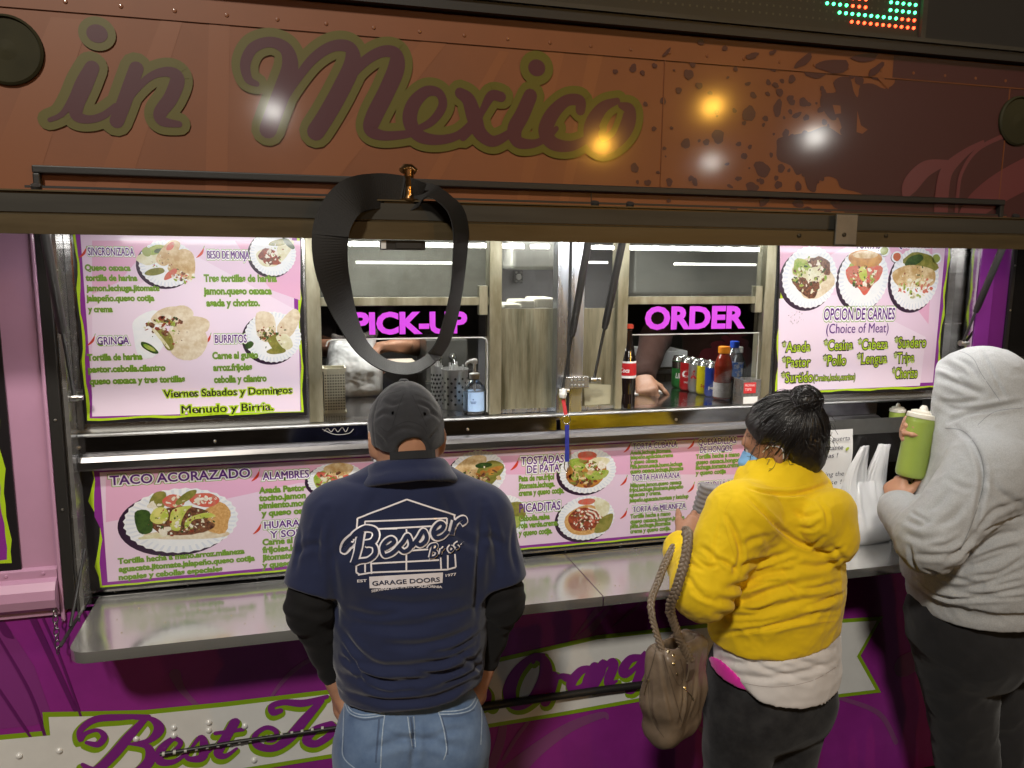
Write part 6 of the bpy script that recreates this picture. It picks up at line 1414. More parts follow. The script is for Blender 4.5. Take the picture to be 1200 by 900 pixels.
# ================================================================= man in the navy polo
mx, my = .213, -.655
man = thing('person', (mx, my, 0), 'person in a dark cap, navy garage-door polo shirt and blue jeans, hands in pockets', 'person')
HM = np.array([mx+.001, my+.025, 1.597]); fM = nrm((-.02, 1, -.30)); uM = nrm((0, .28, 1))
hp, atM, RM = head_prims(HM, fM, uM, .925, (mx, my-.02, 1.47), .058)
SL, SR = np.array([mx-.150, my, 1.425]), np.array([mx+.158, my, 1.405]); EL, ER = np.array(un(362, 712, my-.03)), np.array(un(589, 702, my-.03)); WL, WR = np.array(un(394, 790, my+.03)), np.array(un(566, 776, my+.03))
body = hp+[cap((mx, my, 1.10), (mx, my, 1.36), .125, .13, .05, flat=((0, 1, 0), .72)), cap(SL, SR, .05, k=.05), cap((mx, my-.01, 1.47), (mx, my, 1.40), .06, .09, .04)]
body += [cap(SL, EL, .045, .038, .03), cap(EL, WL, .037, .028, .02), cap(SR, ER, .045, .038, .03), cap(ER, WR, .037, .028, .02)]
body += legs_prims((mx, my, .95, .150), (.118, my+.01, .50), (.105, my-.02, .09), (.312, my+.01, .50), (.325, my-.02, .09), (.10, .078, .052, .036))
body += hand_prims(WL, nrm((.06, .35, -.9)), (1, 0, -.1), 1, (20, 20, 22, 25))+hand_prims(WR, nrm((-.06, .35, -.9)), (-1, 0, -.1), -1, (20, 20, 22, 25))
bm = sculpt('body', body, .0045, [M_skin], man); eyes(atM, .925, man)
# shirt
hemz = 1.042
torso = [cap((mx+.003, my, 1.00), (mx+.002, my-.002, 1.18), .157, .153, .05, flat=((0, 1, 0), .82), clip=[((mx, my, hemz), (.03, -.10, -1))]),
         cap((mx, my-.004, 1.17), (mx, my-.004, 1.345), .153, .162, .05, flat=((0, 1, 0), .76)), cap((mx-.085, my-.012, 1.345), (mx+.085, my-.012, 1.335), .085, k=.05, flat=((0, 1, 0), 1.15)),
         cap(SL+[.010, 0, .014], (mx-.04, my-.01, 1.482), .062, .058, .05), cap(SR+[-.010, 0, .014], (mx+.04, my-.01, 1.478), .062, .058, .05), cap((mx-.03, my-.02, 1.475), (mx+.03, my-.02, 1.475), .062, k=.04)]
def sleeve(S, E, r0, r1, tcut, k=.028):
    ax = nrm(E-S); c = S+(E-S)*tcut; return [cap(S, S+(E-S)*1.15, r0, r1, k, clip=[(c, ax)])]
tm = sculpt('polo_shirt', torso+sleeve(SL, EL, .068, .061, .80)+sleeve(SR, ER, .068, .061, .80), .0042, [M_navy], man,
            lambda V, N: wrinkle(.0035, 9, 24, 2.0)(V)*np.clip((1.24-V[:, 2])/.16, 0.10, 1)+wrinkle(.0022, 14, 14, 5.5)(V)*np.clip((np.abs(V[:, 0]-mx)-.13)/.05, 0.15, 1), sm=3, bvh=True)
FM = [([(410, 715), (440, 722), (470, 718)], .008, -.004), ([(500, 726), (530, 722), (556, 712)], .008, -.004), ([(402, 756), (415, 778), (424, 800)], .006, -.006), ([(430, 805), (455, 812), (490, 808)], .006, -.006), ([(505, 765), (530, 762), (560, 745)], .007, -.007), ([(520, 800), (545, 792), (563, 782)], .006, -.006), ([(455, 640), (450, 660), (452, 690)], .012, -.003), ([(348, 600), (352, 630), (346, 668)], .008, -.004), ([(604, 600), (600, 640), (606, 670)], .008, -.004), ([(395, 560), (425, 566), (450, 562)], .010, -.003), ([(500, 562), (530, 566), (560, 560)], .010, -.003),
      ([(400, 790), (440, 800), (500, 796), (545, 780), (562, 768)], .010, -.008), ([(398, 810), (450, 822), (510, 818), (560, 795)], .008, -.008), ([(405, 772), (450, 782), (520, 775), (558, 755)], .009, -.008),
      ([(455, 756), (490, 757), (530, 748), (555, 735)], .010, -.008), ([(400, 770), (430, 792), (470, 805)], .007, -.008), ([(402, 740), (420, 765), (445, 780)], .009, -.007), ([(470, 785), (520, 790), (562, 780)], .007, -.008), ([(540, 770), (558, 778), (565, 790)], .007, -.007),
      ([(385, 600), (388, 640), (392, 690), (396, 730)], .010, -.007), ([(566, 590), (563, 640), (560, 690), (558, 720)], .010, -.007), ([(392, 655), (405, 640), (420, 628)], .010, -.006), ([(560, 640), (545, 632), (530, 622)], .010, -.006), ([(380, 600), (372, 630), (370, 665)], .009, -.006), ([(572, 600), (580, 635), (584, 670)], .009, -.006),
      ([(345, 650), (360, 640), (378, 640)], .008, -.005), ([(590, 640), (575, 630), (565, 632)], .008, -.005), ([(430, 700), (480, 708), (540, 700)], .012, -.004), ([(420, 730), (470, 735), (520, 728)], .011, -.005), ([(440, 580), (430, 600), (425, 625)], .012, -.004), ([(520, 580), (530, 600), (535, 620)], .012, -.004)]
recrease(tm, FM, man)
# collar
cN = np.array([mx, my-.008, 1.528]); Rc = np.stack([[1, 0, 0], nrm((0, 1, -.42)), nrm((0, .42, 1))], 1)
sculpt('collar', [ring(cN, Rc, .070, .068, .011, .0), ring(cN-Rc[:, 2]*.012, Rc, .076, .074, .011, .012), ring(cN-Rc[:, 2]*.026, Rc, .086, .085, .009, .012), ring(cN-Rc[:, 2]*.036, Rc, .093, .093, .007, .012)], .0045, [M_navy], man, lambda V, N: wrinkle(.0015, 20, 20, 1)(V), sm=2)
# shirt print, thrown on to the cloth
M_prn = mat('print_white', (.62, .66, .76), .7, var=.12, vscale=120)
mb = MB(); Z = lambda L_: pz(L_, 3.6, 310, 570)
lines = [[(390, 365), (395, 130), (390, 130)], ]
def pl(pts, w, lift=0.0):
    Q = Z(pts)
    for a, b in zip(Q[:-1], Q[1:]): decal_stroke(mb, tm, [(a[0]+(b[0]-a[0])*t, a[1]+(b[1]-a[1])*t, w) for t in np.linspace(0, 1, 14)], .0014+lift, 0, 1)
for pts in ([(388, 190), (392, 135), (600, 55), (805, 122)], [(800, 122), (802, 160)], [(802, 285), (806, 340)], [(388, 320), (388, 362), (405, 372)], [(425, 170), (424, 148), (768, 134), (768, 160)], [(424, 180), (560, 178)], [(640, 172), (700, 168)], [(425, 320), (425, 362)], [(450, 318), (452, 368)], [(598, 180), (600, 200)], [(598, 280), (598, 358)], [(452, 325), (735, 310)], [(395, 372), (455, 362), (770, 350)], [(742, 300), (744, 348)], [(772, 290), (772, 348)], [(806, 340), (770, 350)], [(480, 180), (770, 165)], [(600, 272), (690, 265)]):
    pl(pts, 1.9)
ZB = lambda L_: pz(L_, 6.385, 387, 574)
script = [[(170, 395), (152, 415), (148, 385), (190, 330), (260, 292), (325, 298), (345, 340), (320, 388), (265, 405)], [(240, 315), (218, 420), (192, 520), (180, 552)], [(265, 405), (330, 418), (338, 475), (292, 520), (225, 532), (182, 552)], [(165, 400), (118, 460), (95, 440), (112, 388), (185, 332)],
          [(400, 440), (452, 415), (480, 385), (455, 365), (412, 392), (388, 440), (405, 488), (458, 478), (502, 440)], [(500, 440), (545, 388), (578, 342), (602, 398), (590, 440), (550, 460), (518, 438)], [(605, 425), (655, 365), (692, 308), (716, 350), (705, 388), (668, 412), (638, 392)],
          [(772, 332), (828, 300), (842, 264), (815, 248), (780, 280), (763, 325), (785, 360), (832, 350), (872, 310)], [(920, 232), (906, 285), (894, 342)], [(912, 280), (948, 235), (985, 212), (997, 238), (972, 258)]]
small = [[(728, 440), (750, 412), (788, 408), (786, 438), (756, 450)], [(756, 450), (790, 462), (780, 494), (736, 506)], [(762, 415), (742, 505)], [(826, 440), (816, 482)], [(820, 458), (846, 430)], [(895, 418), (878, 440), (892, 460), (912, 440), (896, 418)], [(948, 398), (926, 412), (950, 426), (930, 440)], [(976, 402), (979, 406)]]
for i, pts in enumerate(script): decal_stroke(mb, tm, [(a, b, 10.4 if i < 2 else 8.4) for a, b in ZB(pts)], .0022+.00018*i, 0, 6)
for i, pts in enumerate(small): decal_stroke(mb, tm, [(a, b, 4.6) for a, b in ZB(pts)], .0034+.00018*i, 0, 5)
# plate with the trade on it
Q = Z([(442, 380), (752, 362), (750, 405), (600, 440), (444, 428)])
for i in range(14):
    t0, t1 = i/14, (i+1)/14
    def edge_(t): 
        top_ = (Q[0][0]+(Q[1][0]-Q[0][0])*t, Q[0][1]+(Q[1][1]-Q[0][1])*t); b_ = (Q[4][0]+(Q[2][0]-Q[4][0])*t, Q[4][1]+(Q[2][1]-Q[4][1])*t+3.4*4*t*(1-t)*.55); return top_, b_
    a, b = edge_(t0), edge_(t1); c = [cast(tm, *q) for q in (a[0], b[0], b[1], a[1])]
    if all(q is not None for q in c): mb.add([q[0]+q[1]*.0014 for q in c], [(3, 2, 1, 0)], 0)
decal_text(mb, tm, 'EST', Z([(393, 403)])[0], Z([(432, 401)])[0], 2.9, .0014, 0, .03); decal_text(mb, tm, '1977', Z([(764, 380)])[0], Z([(808, 374)])[0], 2.9, .0014, 0, .03); decal_text(mb, tm, 'SERVING SOUTHERN CALIFORNIA', Z([(452, 445)])[0], Z([(748, 428)])[0], 2.7, .0014, 0, .03, arc=-2.6)
decal_text(mb, tm, 'GARAGE DOORS', Z([(456, 416)])[0], Z([(738, 399)])[0], 5.0, .0024, 1, .015); decal_text(mb, tm, 'LIC. # 770154', Z([(555, 430)])[0], Z([(645, 424)])[0], 2.0, .0024, 1, 0)
# dark cores of the script letters, so that they read as outlined
for i, pts in enumerate(script): decal_stroke(mb, tm, [(a, b, 6.6 if i < 2 else 4.6) for a, b in ZB(pts)], .0050+.00018*i, 1, 6)
for i, pts in enumerate(small): decal_stroke(mb, tm, [(a, b, 2.2) for a, b in ZB(pts)], .0062+.00012*i, 1, 5)
mb.build('shirt_print', [M_prn, M_navy], tm)
# hem stitch
# undersleeves
def under(S, E, W, nm):
    ax = nrm(W-E); P = [cap(S+(E-S)*.55, E, .047, .043, .02), cap(E, E+(W-E)*1.08, .043, .032, .03, clip=[(E+(W-E)*1.07, ax)])]
    A1, A2 = S, E
    def d(V, N):
        t1 = ((V-S) @ nrm(E-S)); t2 = ((V-E) @ ax); n = pn(V*14+3)*1.5
        return .0022*np.sin(t1*170+n*2.2)*np.clip(1-np.abs(t1-np.linalg.norm(E-S))/.09, 0, 1)+.0017*np.sin(t2*120+n*2.6)+.002*pn(V*30)
    return sculpt(nm, P, .0045, [M_under], man, d, sm=2)
under(SL, EL, WL, 'undersleeve'); under(SR, ER, WR, 'undersleeve')
# jeans
jp = [cap((mx-.042, my-.01, .965), (mx+.044, my-.01, .955), .112, k=.05, flat=((0, 1, 0), 1.02), clip=[((mx, my, 1.05), (0, 0, 1))]), ell((mx-.070, my-.062, .915), (.080, .070, .10), .05), ell((mx+.072, my-.062, .905), (.080, .070, .10), .05),
      cap((.136, my-.005, .90), (.122, my+.01, .50), .092, .068, .03), cap((.116, my+.01, .50), (.105, my-.02, .06), .070, .060, .03), cap((.296, my-.005, .89), (.308, my+.01, .50), .092, .068, .03), cap((.314, my+.01, .50), (.325, my-.02, .06), .070, .060, .03)]
jm = sculpt('jeans', jp, .006, [M_denim], man, lambda V, N: wrinkle(.003, 10, 10, 8)(V)*np.clip((.95-V[:, 2])/.2, .2, 1), sm=3, bvh=True)
recrease(jm, [([(432, 880), (470, 868), (500, 868), (540, 878)], .010, -.008), ([(486, 845), (486, 870), (484, 899)], .007, -.008), ([(440, 850), (460, 862), (482, 868)], .008, -.005), ([(500, 868), (530, 856), (550, 858)], .008, -.005)], man)
Zj = lambda L_: pz(L_, 4.286, 340, 700)
for nm, L1, L2 in (('back_pocket', ([(275, 520), (300, 580), (370, 605), (475, 592)], [(283, 512), (308, 570), (375, 592), (475, 580)], [(475, 592), (462, 700), (455, 840), (450, 900)], [(275, 520), (268, 700), (270, 800), (330, 860)]), ([(448, 605), (440, 700), (430, 830)], [(300, 592), (370, 615), (470, 602)])),
                   ('back_pocket', ([(745, 575), (840, 570), (905, 545), (940, 480)], [(745, 588), (845, 584), (915, 560), (948, 495)], [(745, 575), (770, 660), (785, 760), (770, 815)], [(950, 480), (960, 600), (955, 740)]), ([(760, 600), (785, 700), (790, 790)], [(750, 598), (850, 595), (925, 565)])),
                   ('centre_seam', ([(590, 600), (600, 680), (610, 750)], [(620, 598), (626, 680), (630, 752)]), ([(605, 600), (614, 680), (620, 760)],))):
    mb = MB()
    for pts in L1: decal_stroke(mb, jm, [(a, b, 1.35) for a, b in Zj(pts)], .0014, 0, 6)
    for pts in L2: decal_stroke(mb, jm, [(a, b, 2.2) for a, b in Zj(pts)], .0008, 1, 6)
    mb.build(nm, [M_seam, M_seamd], jm)
shoes((.105, my-.02, .09), (-.1, 1, 0), man); shoes((.325, my-.02, .09), (.1, 1, 0), man)
# cap
Rk = frame(fM, uM); KS = .905; ck = lambda a, b, c: HM+(Rk[:, 0]*a+Rk[:, 1]*b+Rk[:, 2]*c)*KS
capP = [ell(ck(0, -.004, .012), np.array((.0815, .100, .104))*KS, .0, Rk, clip=[(ck(0, 0, -.016), -Rk[:, 2]*1+Rk[:, 1]*.46)]), 
        cap(ck(0, -.002, -.035), ck(0, -.003, .012), .0815*KS, .0815*KS, k=.02, flat=(Rk[:, 1], 1.19), clip=[(ck(0, 0, -.016), -Rk[:, 2]*1+Rk[:, 1]*.46)]), ell(ck(0, -.104, -.060), np.array((.046, .038, .037))*KS, .002, Rk, op='s')]
def capd(V, N):
    Q = (V-HM) @ Rk; an = np.arctan2(Q[:, 0], Q[:, 1]); s_ = np.zeros(len(V))
    for k_ in range(6):
        dd = np.abs((an-k_*math.pi/3-math.pi+math.pi) % (2*math.pi)); dd = np.minimum(dd, 2*math.pi-dd); w = dd*np.hypot(Q[:, 0], Q[:, 1]); s_ += -.0016*np.exp(-(w/.0022)**2)
    return s_+.0014*pn(V*28)+.0010*pn(V*60)
km = sculpt('baseball_cap', capP, .0036, [M_cap], man, capd, sm=2, bvh=True)
recrease(km, [([(440, 490), (450, 484), (462, 488)], .005, -.004), ([(495, 490), (506, 484), (515, 490)], .005, -.004), ([(455, 512), (466, 504), (478, 502), (492, 506)], .004, -.004), ([(450, 470), (460, 474), (472, 470)], .005, -.0035), ([(488, 472), (500, 476), (508, 484)], .005, -.0035), ([(440, 508), (447, 514), (452, 520)], .004, -.003), ([(512, 505), (506, 512), (502, 520)], .004, -.003)], man)
mb = MB(); b = ck(0, -.004, .116); mb.lathe([(.011, -.004), (.0105, .001), (.007, .004), (0, .005)], tuple(b), 16); mb.build('cap_button', [M_cap], km)
mb = MB(); A_ = np.linspace(math.pi*.5+.85, math.pi*1.5-.85, 12)       # strap across the opening
mb.strap([tuple(ck(math.cos(a)*-.0785 if False else math.sin(a-math.pi/2+math.pi/2)*0+math.cos(a)*.0, 0, 0)) for a in []] or [tuple(ck(x_, -.0985*math.sqrt(max(0, 1-(x_/.084)**2))-.002, -.060-.0)) for x_ in np.linspace(-.050, .050, 12)], .016, .002, [tuple(Rk[:, 2])]*12, 0)
mb.build('cap_strap', [M_capd], km)
V_, rr = [], []
pr = [ell(ck(0, .095, -.012), (.060, .068, .007), .0, frame(fM+np.array([0, 0, -.12]), uM))]; sculpt('cap_brim', pr, .0045, [M_cap], km)
mb = MB()
for pts in ([(442, 470), (452, 463), (470, 458)], [(486, 462), (505, 470), (517, 482)], [(473, 462), (466, 480), (460, 500)], [(483, 463), (492, 482), (500, 500)], [(446, 500), (454, 506), (462, 500), (478, 494), (494, 499), (500, 508)]):
    decal_stroke(mb, km, [(a, b, .9) for a, b in pts], .0006, 0, 5)
for u, v in ((461, 484), (497, 485)):
    c = cast(km, u, v)
    if c is not None: mb.lathe([(.0035, 0), (.002, .0)], tuple(c[0]+c[1]*.0008), 10, 0, 'y')
mb.build('cap_seams', [M_capd], km)
sculpt('short_hair', [ell(ck(0, -.012, -.010), np.array((.072, .0785, .080))*KS, .0, Rk, clip=[(ck(0, 0, -.062), -Rk[:, 2]), (ck(0, .02, 0), Rk[:, 1])])], .0045, [M_hairb], man, lambda V, N: .001*pn(V*150))
mb = MB()    # mask loops behind the ears
for s_ in (-1, 1): mb.tube([tuple(atM(s_*.080, .018, .002)), tuple(atM(s_*.083, -.012, .002)), tuple(atM(s_*.080, -.020, -.025)), tuple(atM(s_*.078, -.006, -.055)), tuple(atM(s_*.074, .03, -.06))], .0022, 6, 0)
mb.build('mask_loop', [mat('loop_white', (.8, .8, .8), .7)], man)
sculpt('face_mask', [ell(atM(0, .062, -.062), np.array([.064, .058, .050]), .0, RM, clip=[(atM(0, .05, 0), -RM[:, 1]), (atM(0, 0, -.028), RM[:, 2])])], .0045, [mat('mask_white', (.7, .72, .75), .7)], man)
# ================================================================= person in the yellow hoodie
U = lambda u, v, y: np.array(un(u, v, y))
wx, wy = 1.210, -.505
fW = nrm((-.42, .90, 0)); rW = np.array([fW[1], -fW[0], 0]); Z_ = np.array([0, 0, 1.0]); RW = np.stack([rW, fW, Z_], 1)
wom = thing('person', (wx, wy, 0), 'person in a bright yellow hoodie with black hair in a bun, handbag on the arm', 'person')
HW = U(914, 514, -.50); fH = nrm((-.66, .70, -.27)); hp, atW, RH = head_prims(HW, fH, (-.12, .1, 1), .94, (1.20, -.515, 1.36), .046)
sL, eL, wL = U(866, 606, -.585), U(824, 690, -.615), U(797, 640, -.445)
sR, eR, wR = U(952, 612, -.42), U(925, 690, -.27), U(862, 596, -.262)
body = hp+[cap((wx, wy, .95), (wx, wy, 1.28), .15, .13, .05, flat=(fW, .75)), cap(sL, sR, .05, k=.05), cap((1.20, -.51, 1.38), (wx, wy, 1.30), .055, .09, .04), cap(sL, eL, .045, .040, .03), cap(eL, wL, .038, .027, .02), cap(sR, eR, .045, .04, .03), cap(eR, wR, .038, .027, .02)]
body += [cap((wx-.07, wy, .78), (wx-.07, wy+.01, .45), .085, .055, .03), cap((wx-.07, wy+.01, .45), (wx-.08, wy, .08), .055, .036, .03), cap((wx+.07, wy+.02, .78), (wx+.075, wy+.02, .45), .085, .055, .03), cap((wx+.075, wy+.02, .45), (wx+.08, wy+.02, .08), .055, .036, .03)]
hL = hand_prims(wL+nrm(U(828, 606, -.40)-wL)*.012, nrm(U(836, 596, -.385)-wL), nrm((.5, .8, -.2)), 1, (38, 42, 45, 50), .90, (38, 10))
hR = hand_prims(wR, nrm(U(826, 582, -.285)-wR), nrm((.1, -.9, -.3)), -1, (30, 38, 42, 45), .90, (30, 10))
sculpt('body', body+hL+hR, .0042, [M_skin2], wom); eyes(atW, .94, wom)
# hoodie
tor = [cap((wx, wy, 1.01), (wx, wy, 1.12), .198, .190, .05, flat=(fW, .80), clip=[((wx, wy, .995), (.10, .05, -1))]), cap((wx, wy-.005, 1.12), (wx, wy, 1.30), .184, .160, .06, flat=(fW, .80)),
       cap(sL+[.015, .0, .0], sR, .078, .068, .06), cap((1.20, -.515, 1.39), (wx, wy, 1.33), .085, .12, .05)]
arm = [cap(sL, eL, .086, .072, .035), cap(eL, eL+(wL-eL)*.86, .074, .052, .03), cap(eL+(wL-eL)*.80, wL, .044, .040, .012), cap(sR, eR, .070, .064, .035), cap(eR, wR, .066, .045, .03)]
cC = U(925, 566, -.535); RC = np.stack([nrm((.93, .30, -.02)), nrm((-.30, .88, .42)), nrm((.15, -.42, .90))], 1)
back = -fW
hoodp = [ring(cC+[0, 0, .004], RC, .100, .092, .024, .008), ring(cC-RC[:, 2]*.034+back*.008, RC, .118, .110, .026, .010), ell(cC+back*.100+np.array([.015, 0, -.070]), (.105, .050, .075), .010, RW), ell(cC+back*.112+np.array([.040, 0, -.125]), (.060, .040, .062), .020, RW)]
M_list = [M_yel]
hm = sculpt('hoodie', tor+arm+hoodp, .0042, [M_yel], wom, lambda V, N: wrinkle(.0035, 10, 16, 7)(V)*np.clip((1.22-V[:, 2])/.16, .15, 1)+wrinkle(.002, 22, 22, 3)(V)+wrinkle(.0012, 45, 45, 3)(V), sm=2, bvh=True)
FW = [([(840, 655), (852, 660), (868, 672)], .006, -.007), ([(880, 672), (905, 664), (935, 655)], .007, -.008), ([(868, 690), (890, 684), (918, 680)], .006, -.007), ([(930, 690), (955, 690), (985, 682)], .007, -.007), ([(860, 712), (890, 715), (915, 705)], .006, -.007), ([(940, 712), (965, 706), (990, 695)], .007, -.007), ([(848, 730), (880, 730), (910, 725)], .006, -.005), ([(955, 645), (975, 648), (990, 640)], .006, -.006), ([(880, 610), (895, 625), (905, 645)], .010, -.004), ([(815, 655), (830, 664), (842, 662)], .005, -.006), ([(808, 690), (822, 700), (842, 706)], .006, -.006), ([(795, 655), (800, 668), (806, 680)], .005, -.005),
      ([(875, 580), (895, 600), (920, 625), (948, 640), (965, 630)], .007, -.010), ([(878, 572), (905, 578), (940, 578), (972, 566)], .006, -.010), ([(930, 600), (945, 605), (960, 600)], .007, -.006), ([(935, 618), (950, 620), (962, 612)], .006, -.006), ([(958, 585), (968, 600), (970, 618)], .006, -.006),
      ([(852, 605), (862, 625), (868, 650), (860, 672)], .007, -.010), ([(846, 602), (838, 640), (832, 668)], .005, -.003), ([(862, 668), (880, 660), (905, 655), (925, 648)], .010, -.010), ([(850, 690), (875, 684), (900, 672), (930, 668)], .010, -.012), ([(835, 700), (870, 705), (910, 690), (960, 680)], .010, -.010), ([(840, 720), (880, 722), (930, 706), (985, 700)], .010, -.009), ([(900, 735), (950, 722), (990, 715)], .009, -.008), ([(925, 660), (960, 664), (990, 655)], .009, -.007),
      ([(832, 745), (880, 738), (940, 728), (992, 722)], .006, -.006), ([(870, 640), (885, 632), (900, 630)], .009, -.006), ([(805, 672), (815, 690), (832, 700)], .007, -.007), ([(800, 650), (812, 662), (830, 668)], .007, -.007), ([(975, 640), (985, 650), (992, 665)], .008, -.006), ([(820, 640), (834, 650), (846, 668)], .007, -.006), ([(905, 645), (930, 690), (945, 700)], .009, -.005)]
recrease(hm, FW, wom)
for pts in ([(858, 583, .9), (850, 600, .9), (852, 625, .9), (862, 655, .9)], [(874, 590, .8), (900, 612, .8), (935, 640, .8), (958, 645, .8)], [(828, 752, .9), (880, 742, .9), (940, 732, .9), (990, 727, .9)], [(880, 566, .7), (920, 572, .7), (965, 562, .7)]):
    mb = MB(); decal_stroke(mb, hm, pts, .0006, 0, 6); mb.build('seam', [M_yeld], hm)
# pale tee, pink shirt, trousers
te = sculpt('pale_shirt', [cap((wx+.006, wy-.006, 1.02), (wx+.010, wy-.012, .88), .186, .196, .03, flat=(fW, .80), clip=[((wx+.01, wy-.16, .848), (-.10, .25, -1)), ((wx, wy, 1.04), (0, 0, 1)), (U(850, 772, -.62), (-.80, -.15, -.55))])], .005, [M_tee], wom, lambda V, N: wrinkle(.002, 9, 20, 4.4)(V)+wrinkle(.002, 18, 14, 9)(V)-.002, sm=2, bvh=True)
recrease(te, [([(838, 772), (880, 778), (930, 768), (978, 760)], .008, -.008), ([(845, 785), (890, 795), (940, 788), (980, 775)], .008, -.007), ([(860, 765), (900, 785), (950, 800)], .008, -.006), ([(900, 760), (940, 775), (978, 785)], .008, -.006)], wom)
mb = MB(); decal_stroke(mb, te, [(838, 783, .7), (860, 797, .7), (905, 805, .7), (950, 798, .7), (982, 780, .7)], .0006, 0, 6); mb.build('shirt_hem', [mat('tee_seam', (.44, .39, .38), .9)], te)
sculpt('pink_shirt', [cap((wx-.008, wy+.002, 1.0), (wx-.010, wy+.0, .92), .184, .184, .03, flat=(fW, .78), clip=[((wx-.15, wy, .905), (.10, .2, -1)), ((wx, wy, 1.0), (0, 0, 1)), (U(860, 778, -.62), (.80, .15, .50))])], .005, [M_pinkc], wom, sm=2)
tr = [cap((wx-.045, wy-.005, .86), (wx+.042, wy, .85), .135, k=.05, flat=(fW, .95), clip=[((wx, wy, .95), (0, 0, 1))]), ell((wx-.03, wy-.07, .77), (.10, .075, .10), .05), ell((wx+.07, wy-.05, .77), (.095, .075, .10), .05),
      cap((wx-.085, wy-.01, .78), (wx-.095, wy, .46), .108, .076, .03), cap((wx-.095, wy, .46), (wx-.09, wy, .05), .076, .066, .03), cap((wx+.078, wy+.01, .77), (wx+.075, wy+.02, .46), .104, .074, .03), cap((wx+.075, wy+.02, .46), (wx+.08, wy+.02, .05), .074, .064, .03)]
tj = sculpt('dark_jeans', tr, .006, [M_bden], wom, lambda V, N: wrinkle(.004, 9, 12, 1.5)(V), sm=2, bvh=True)
shoes((wx-.09, wy, .09), (-.6, 1, 0), wom); shoes((wx+.08, wy+.02, .09), (-.2, 1, 0), wom)
# hair
hr = [ell(atW(0, -.018, .022), np.array([.087, .104, .098]), .02, RH, clip=[(atW(0, .052, .03), RH[:, 1]+RH[:, 2]*-.55)]), ell(atW(0, -.060, -.045), (.062, .050, .060), .03, RH), ell(atW(-.082, .010, -.042), (.035, .040, .045), .012, RH, op='s'), ell(atW(.082, .010, -.042), (.035, .040, .045), .012, RH, op='s')]
BUN = U(944, 470, -.56)
hr += [ell(BUN, (.036, .034, .035), .008), cap(atW(0, -.075, .055), BUN, .030, .020, .015)]
def hstr(V, N):
    D_ = V-BUN; r = np.linalg.norm(D_, axis=1); q = (V-np.array(atW(0, 0, 0))) @ RH; an = np.arctan2(q[:, 0], q[:, 2]+.02); return .0009*np.sin(an*70+7*pn(V*20))*np.clip(r/.05-.5, 0, 1)+.004*pn(V*22)+.0016*pn(V*np.array([90, 90, 40]))
ho = sculpt('hair', hr, .0038, [M_hair], wom, hstr, sm=1, bvh=True)
mb = MB(); rr = random.Random(9); ctr = np.array(atW(0, -.018, .022))
for i in range(520):
    th, ph = rr.uniform(-1, 1)*2.6, rr.uniform(-.9, 1.2)
    dl = np.array([math.sin(th)*math.cos(ph), -math.cos(th)*math.cos(ph)*1.0, math.sin(ph)])
    if dl[1] > .55: continue
    p0 = ctr+RH @ (dl*np.array([.086, .103, .097]))
    if rr.random() < .25 and ph < -.2: p0 = p0+RH @ np.array([0, -.0, -.03])
    d0, d1 = nrm(p0-ctr), nrm(BUN-ctr); pts = []
    om = math.acos(max(-.99, min(.99, d0 @ d1))); fe = rr.uniform(.55, 1.0); lift = rr.uniform(1.005, 1.05)
    for t in np.linspace(0, fe, 9):
        d = (math.sin((1-t)*om)*d0+math.sin(t*om)*d1)/math.sin(om); q = RH.T @ d; R_ = 1/math.sqrt((q[0]/.087)**2+(q[1]/.104)**2+(q[2]/.098)**2)
        pts.append(ctr+d*R_*(lift+.02*math.sin(t*7+i))+np.array([rr.uniform(-1, 1), rr.uniform(-1, 1), rr.uniform(-1, 1)])*.0012)
    mb.tube([tuple(q) for q in pts], [.0010]*8+[.0003], 4, 0, cap=False)
for i in range(120):     # loops of the bun
    a, b = rr.uniform(0, 6.28), rr.uniform(-1, 1); ax = nrm((rr.uniform(-1, 1), rr.uniform(-1, 1), rr.uniform(-1, 1))); u_ = nrm(np.cross(ax, (.3, .5, .8))); w_ = np.cross(ax, u_); R_ = rr.uniform(.032, .041)
    mb.tube([tuple(BUN+(u_*math.cos(a+t)+w_*math.sin(a+t))*R_*(1+.05*math.sin(3*t))+ax*b*.014) for t in np.linspace(0, rr.uniform(1.5, 4), 9)], [.0012]*8+[.0004], 4, 0, cap=False)
for i in range(130):     # loose wisps
    th = rr.uniform(-2.8, 2.8); dl = np.array([math.sin(th), -math.cos(th), rr.uniform(-.9, .2)]); p0 = ctr+RH @ (nrm(dl)*np.array([.084, .10, .095])); o_ = RH @ nrm(dl); p1 = p0+o_*rr.uniform(.006, .018)+np.array([rr.uniform(-.01, .01), 0, rr.uniform(-.02, .012)]); p2 = p1+o_*rr.uniform(.002, .012)+np.array([rr.uniform(-.015, .015), 0, rr.uniform(-.03, .01)])
    mb.tube([tuple(q) for q in catmull([p0, p1, p2], 4)], .0006, 4, 0, cap=False)
mb.build('hair_strands', [M_hair], ho)
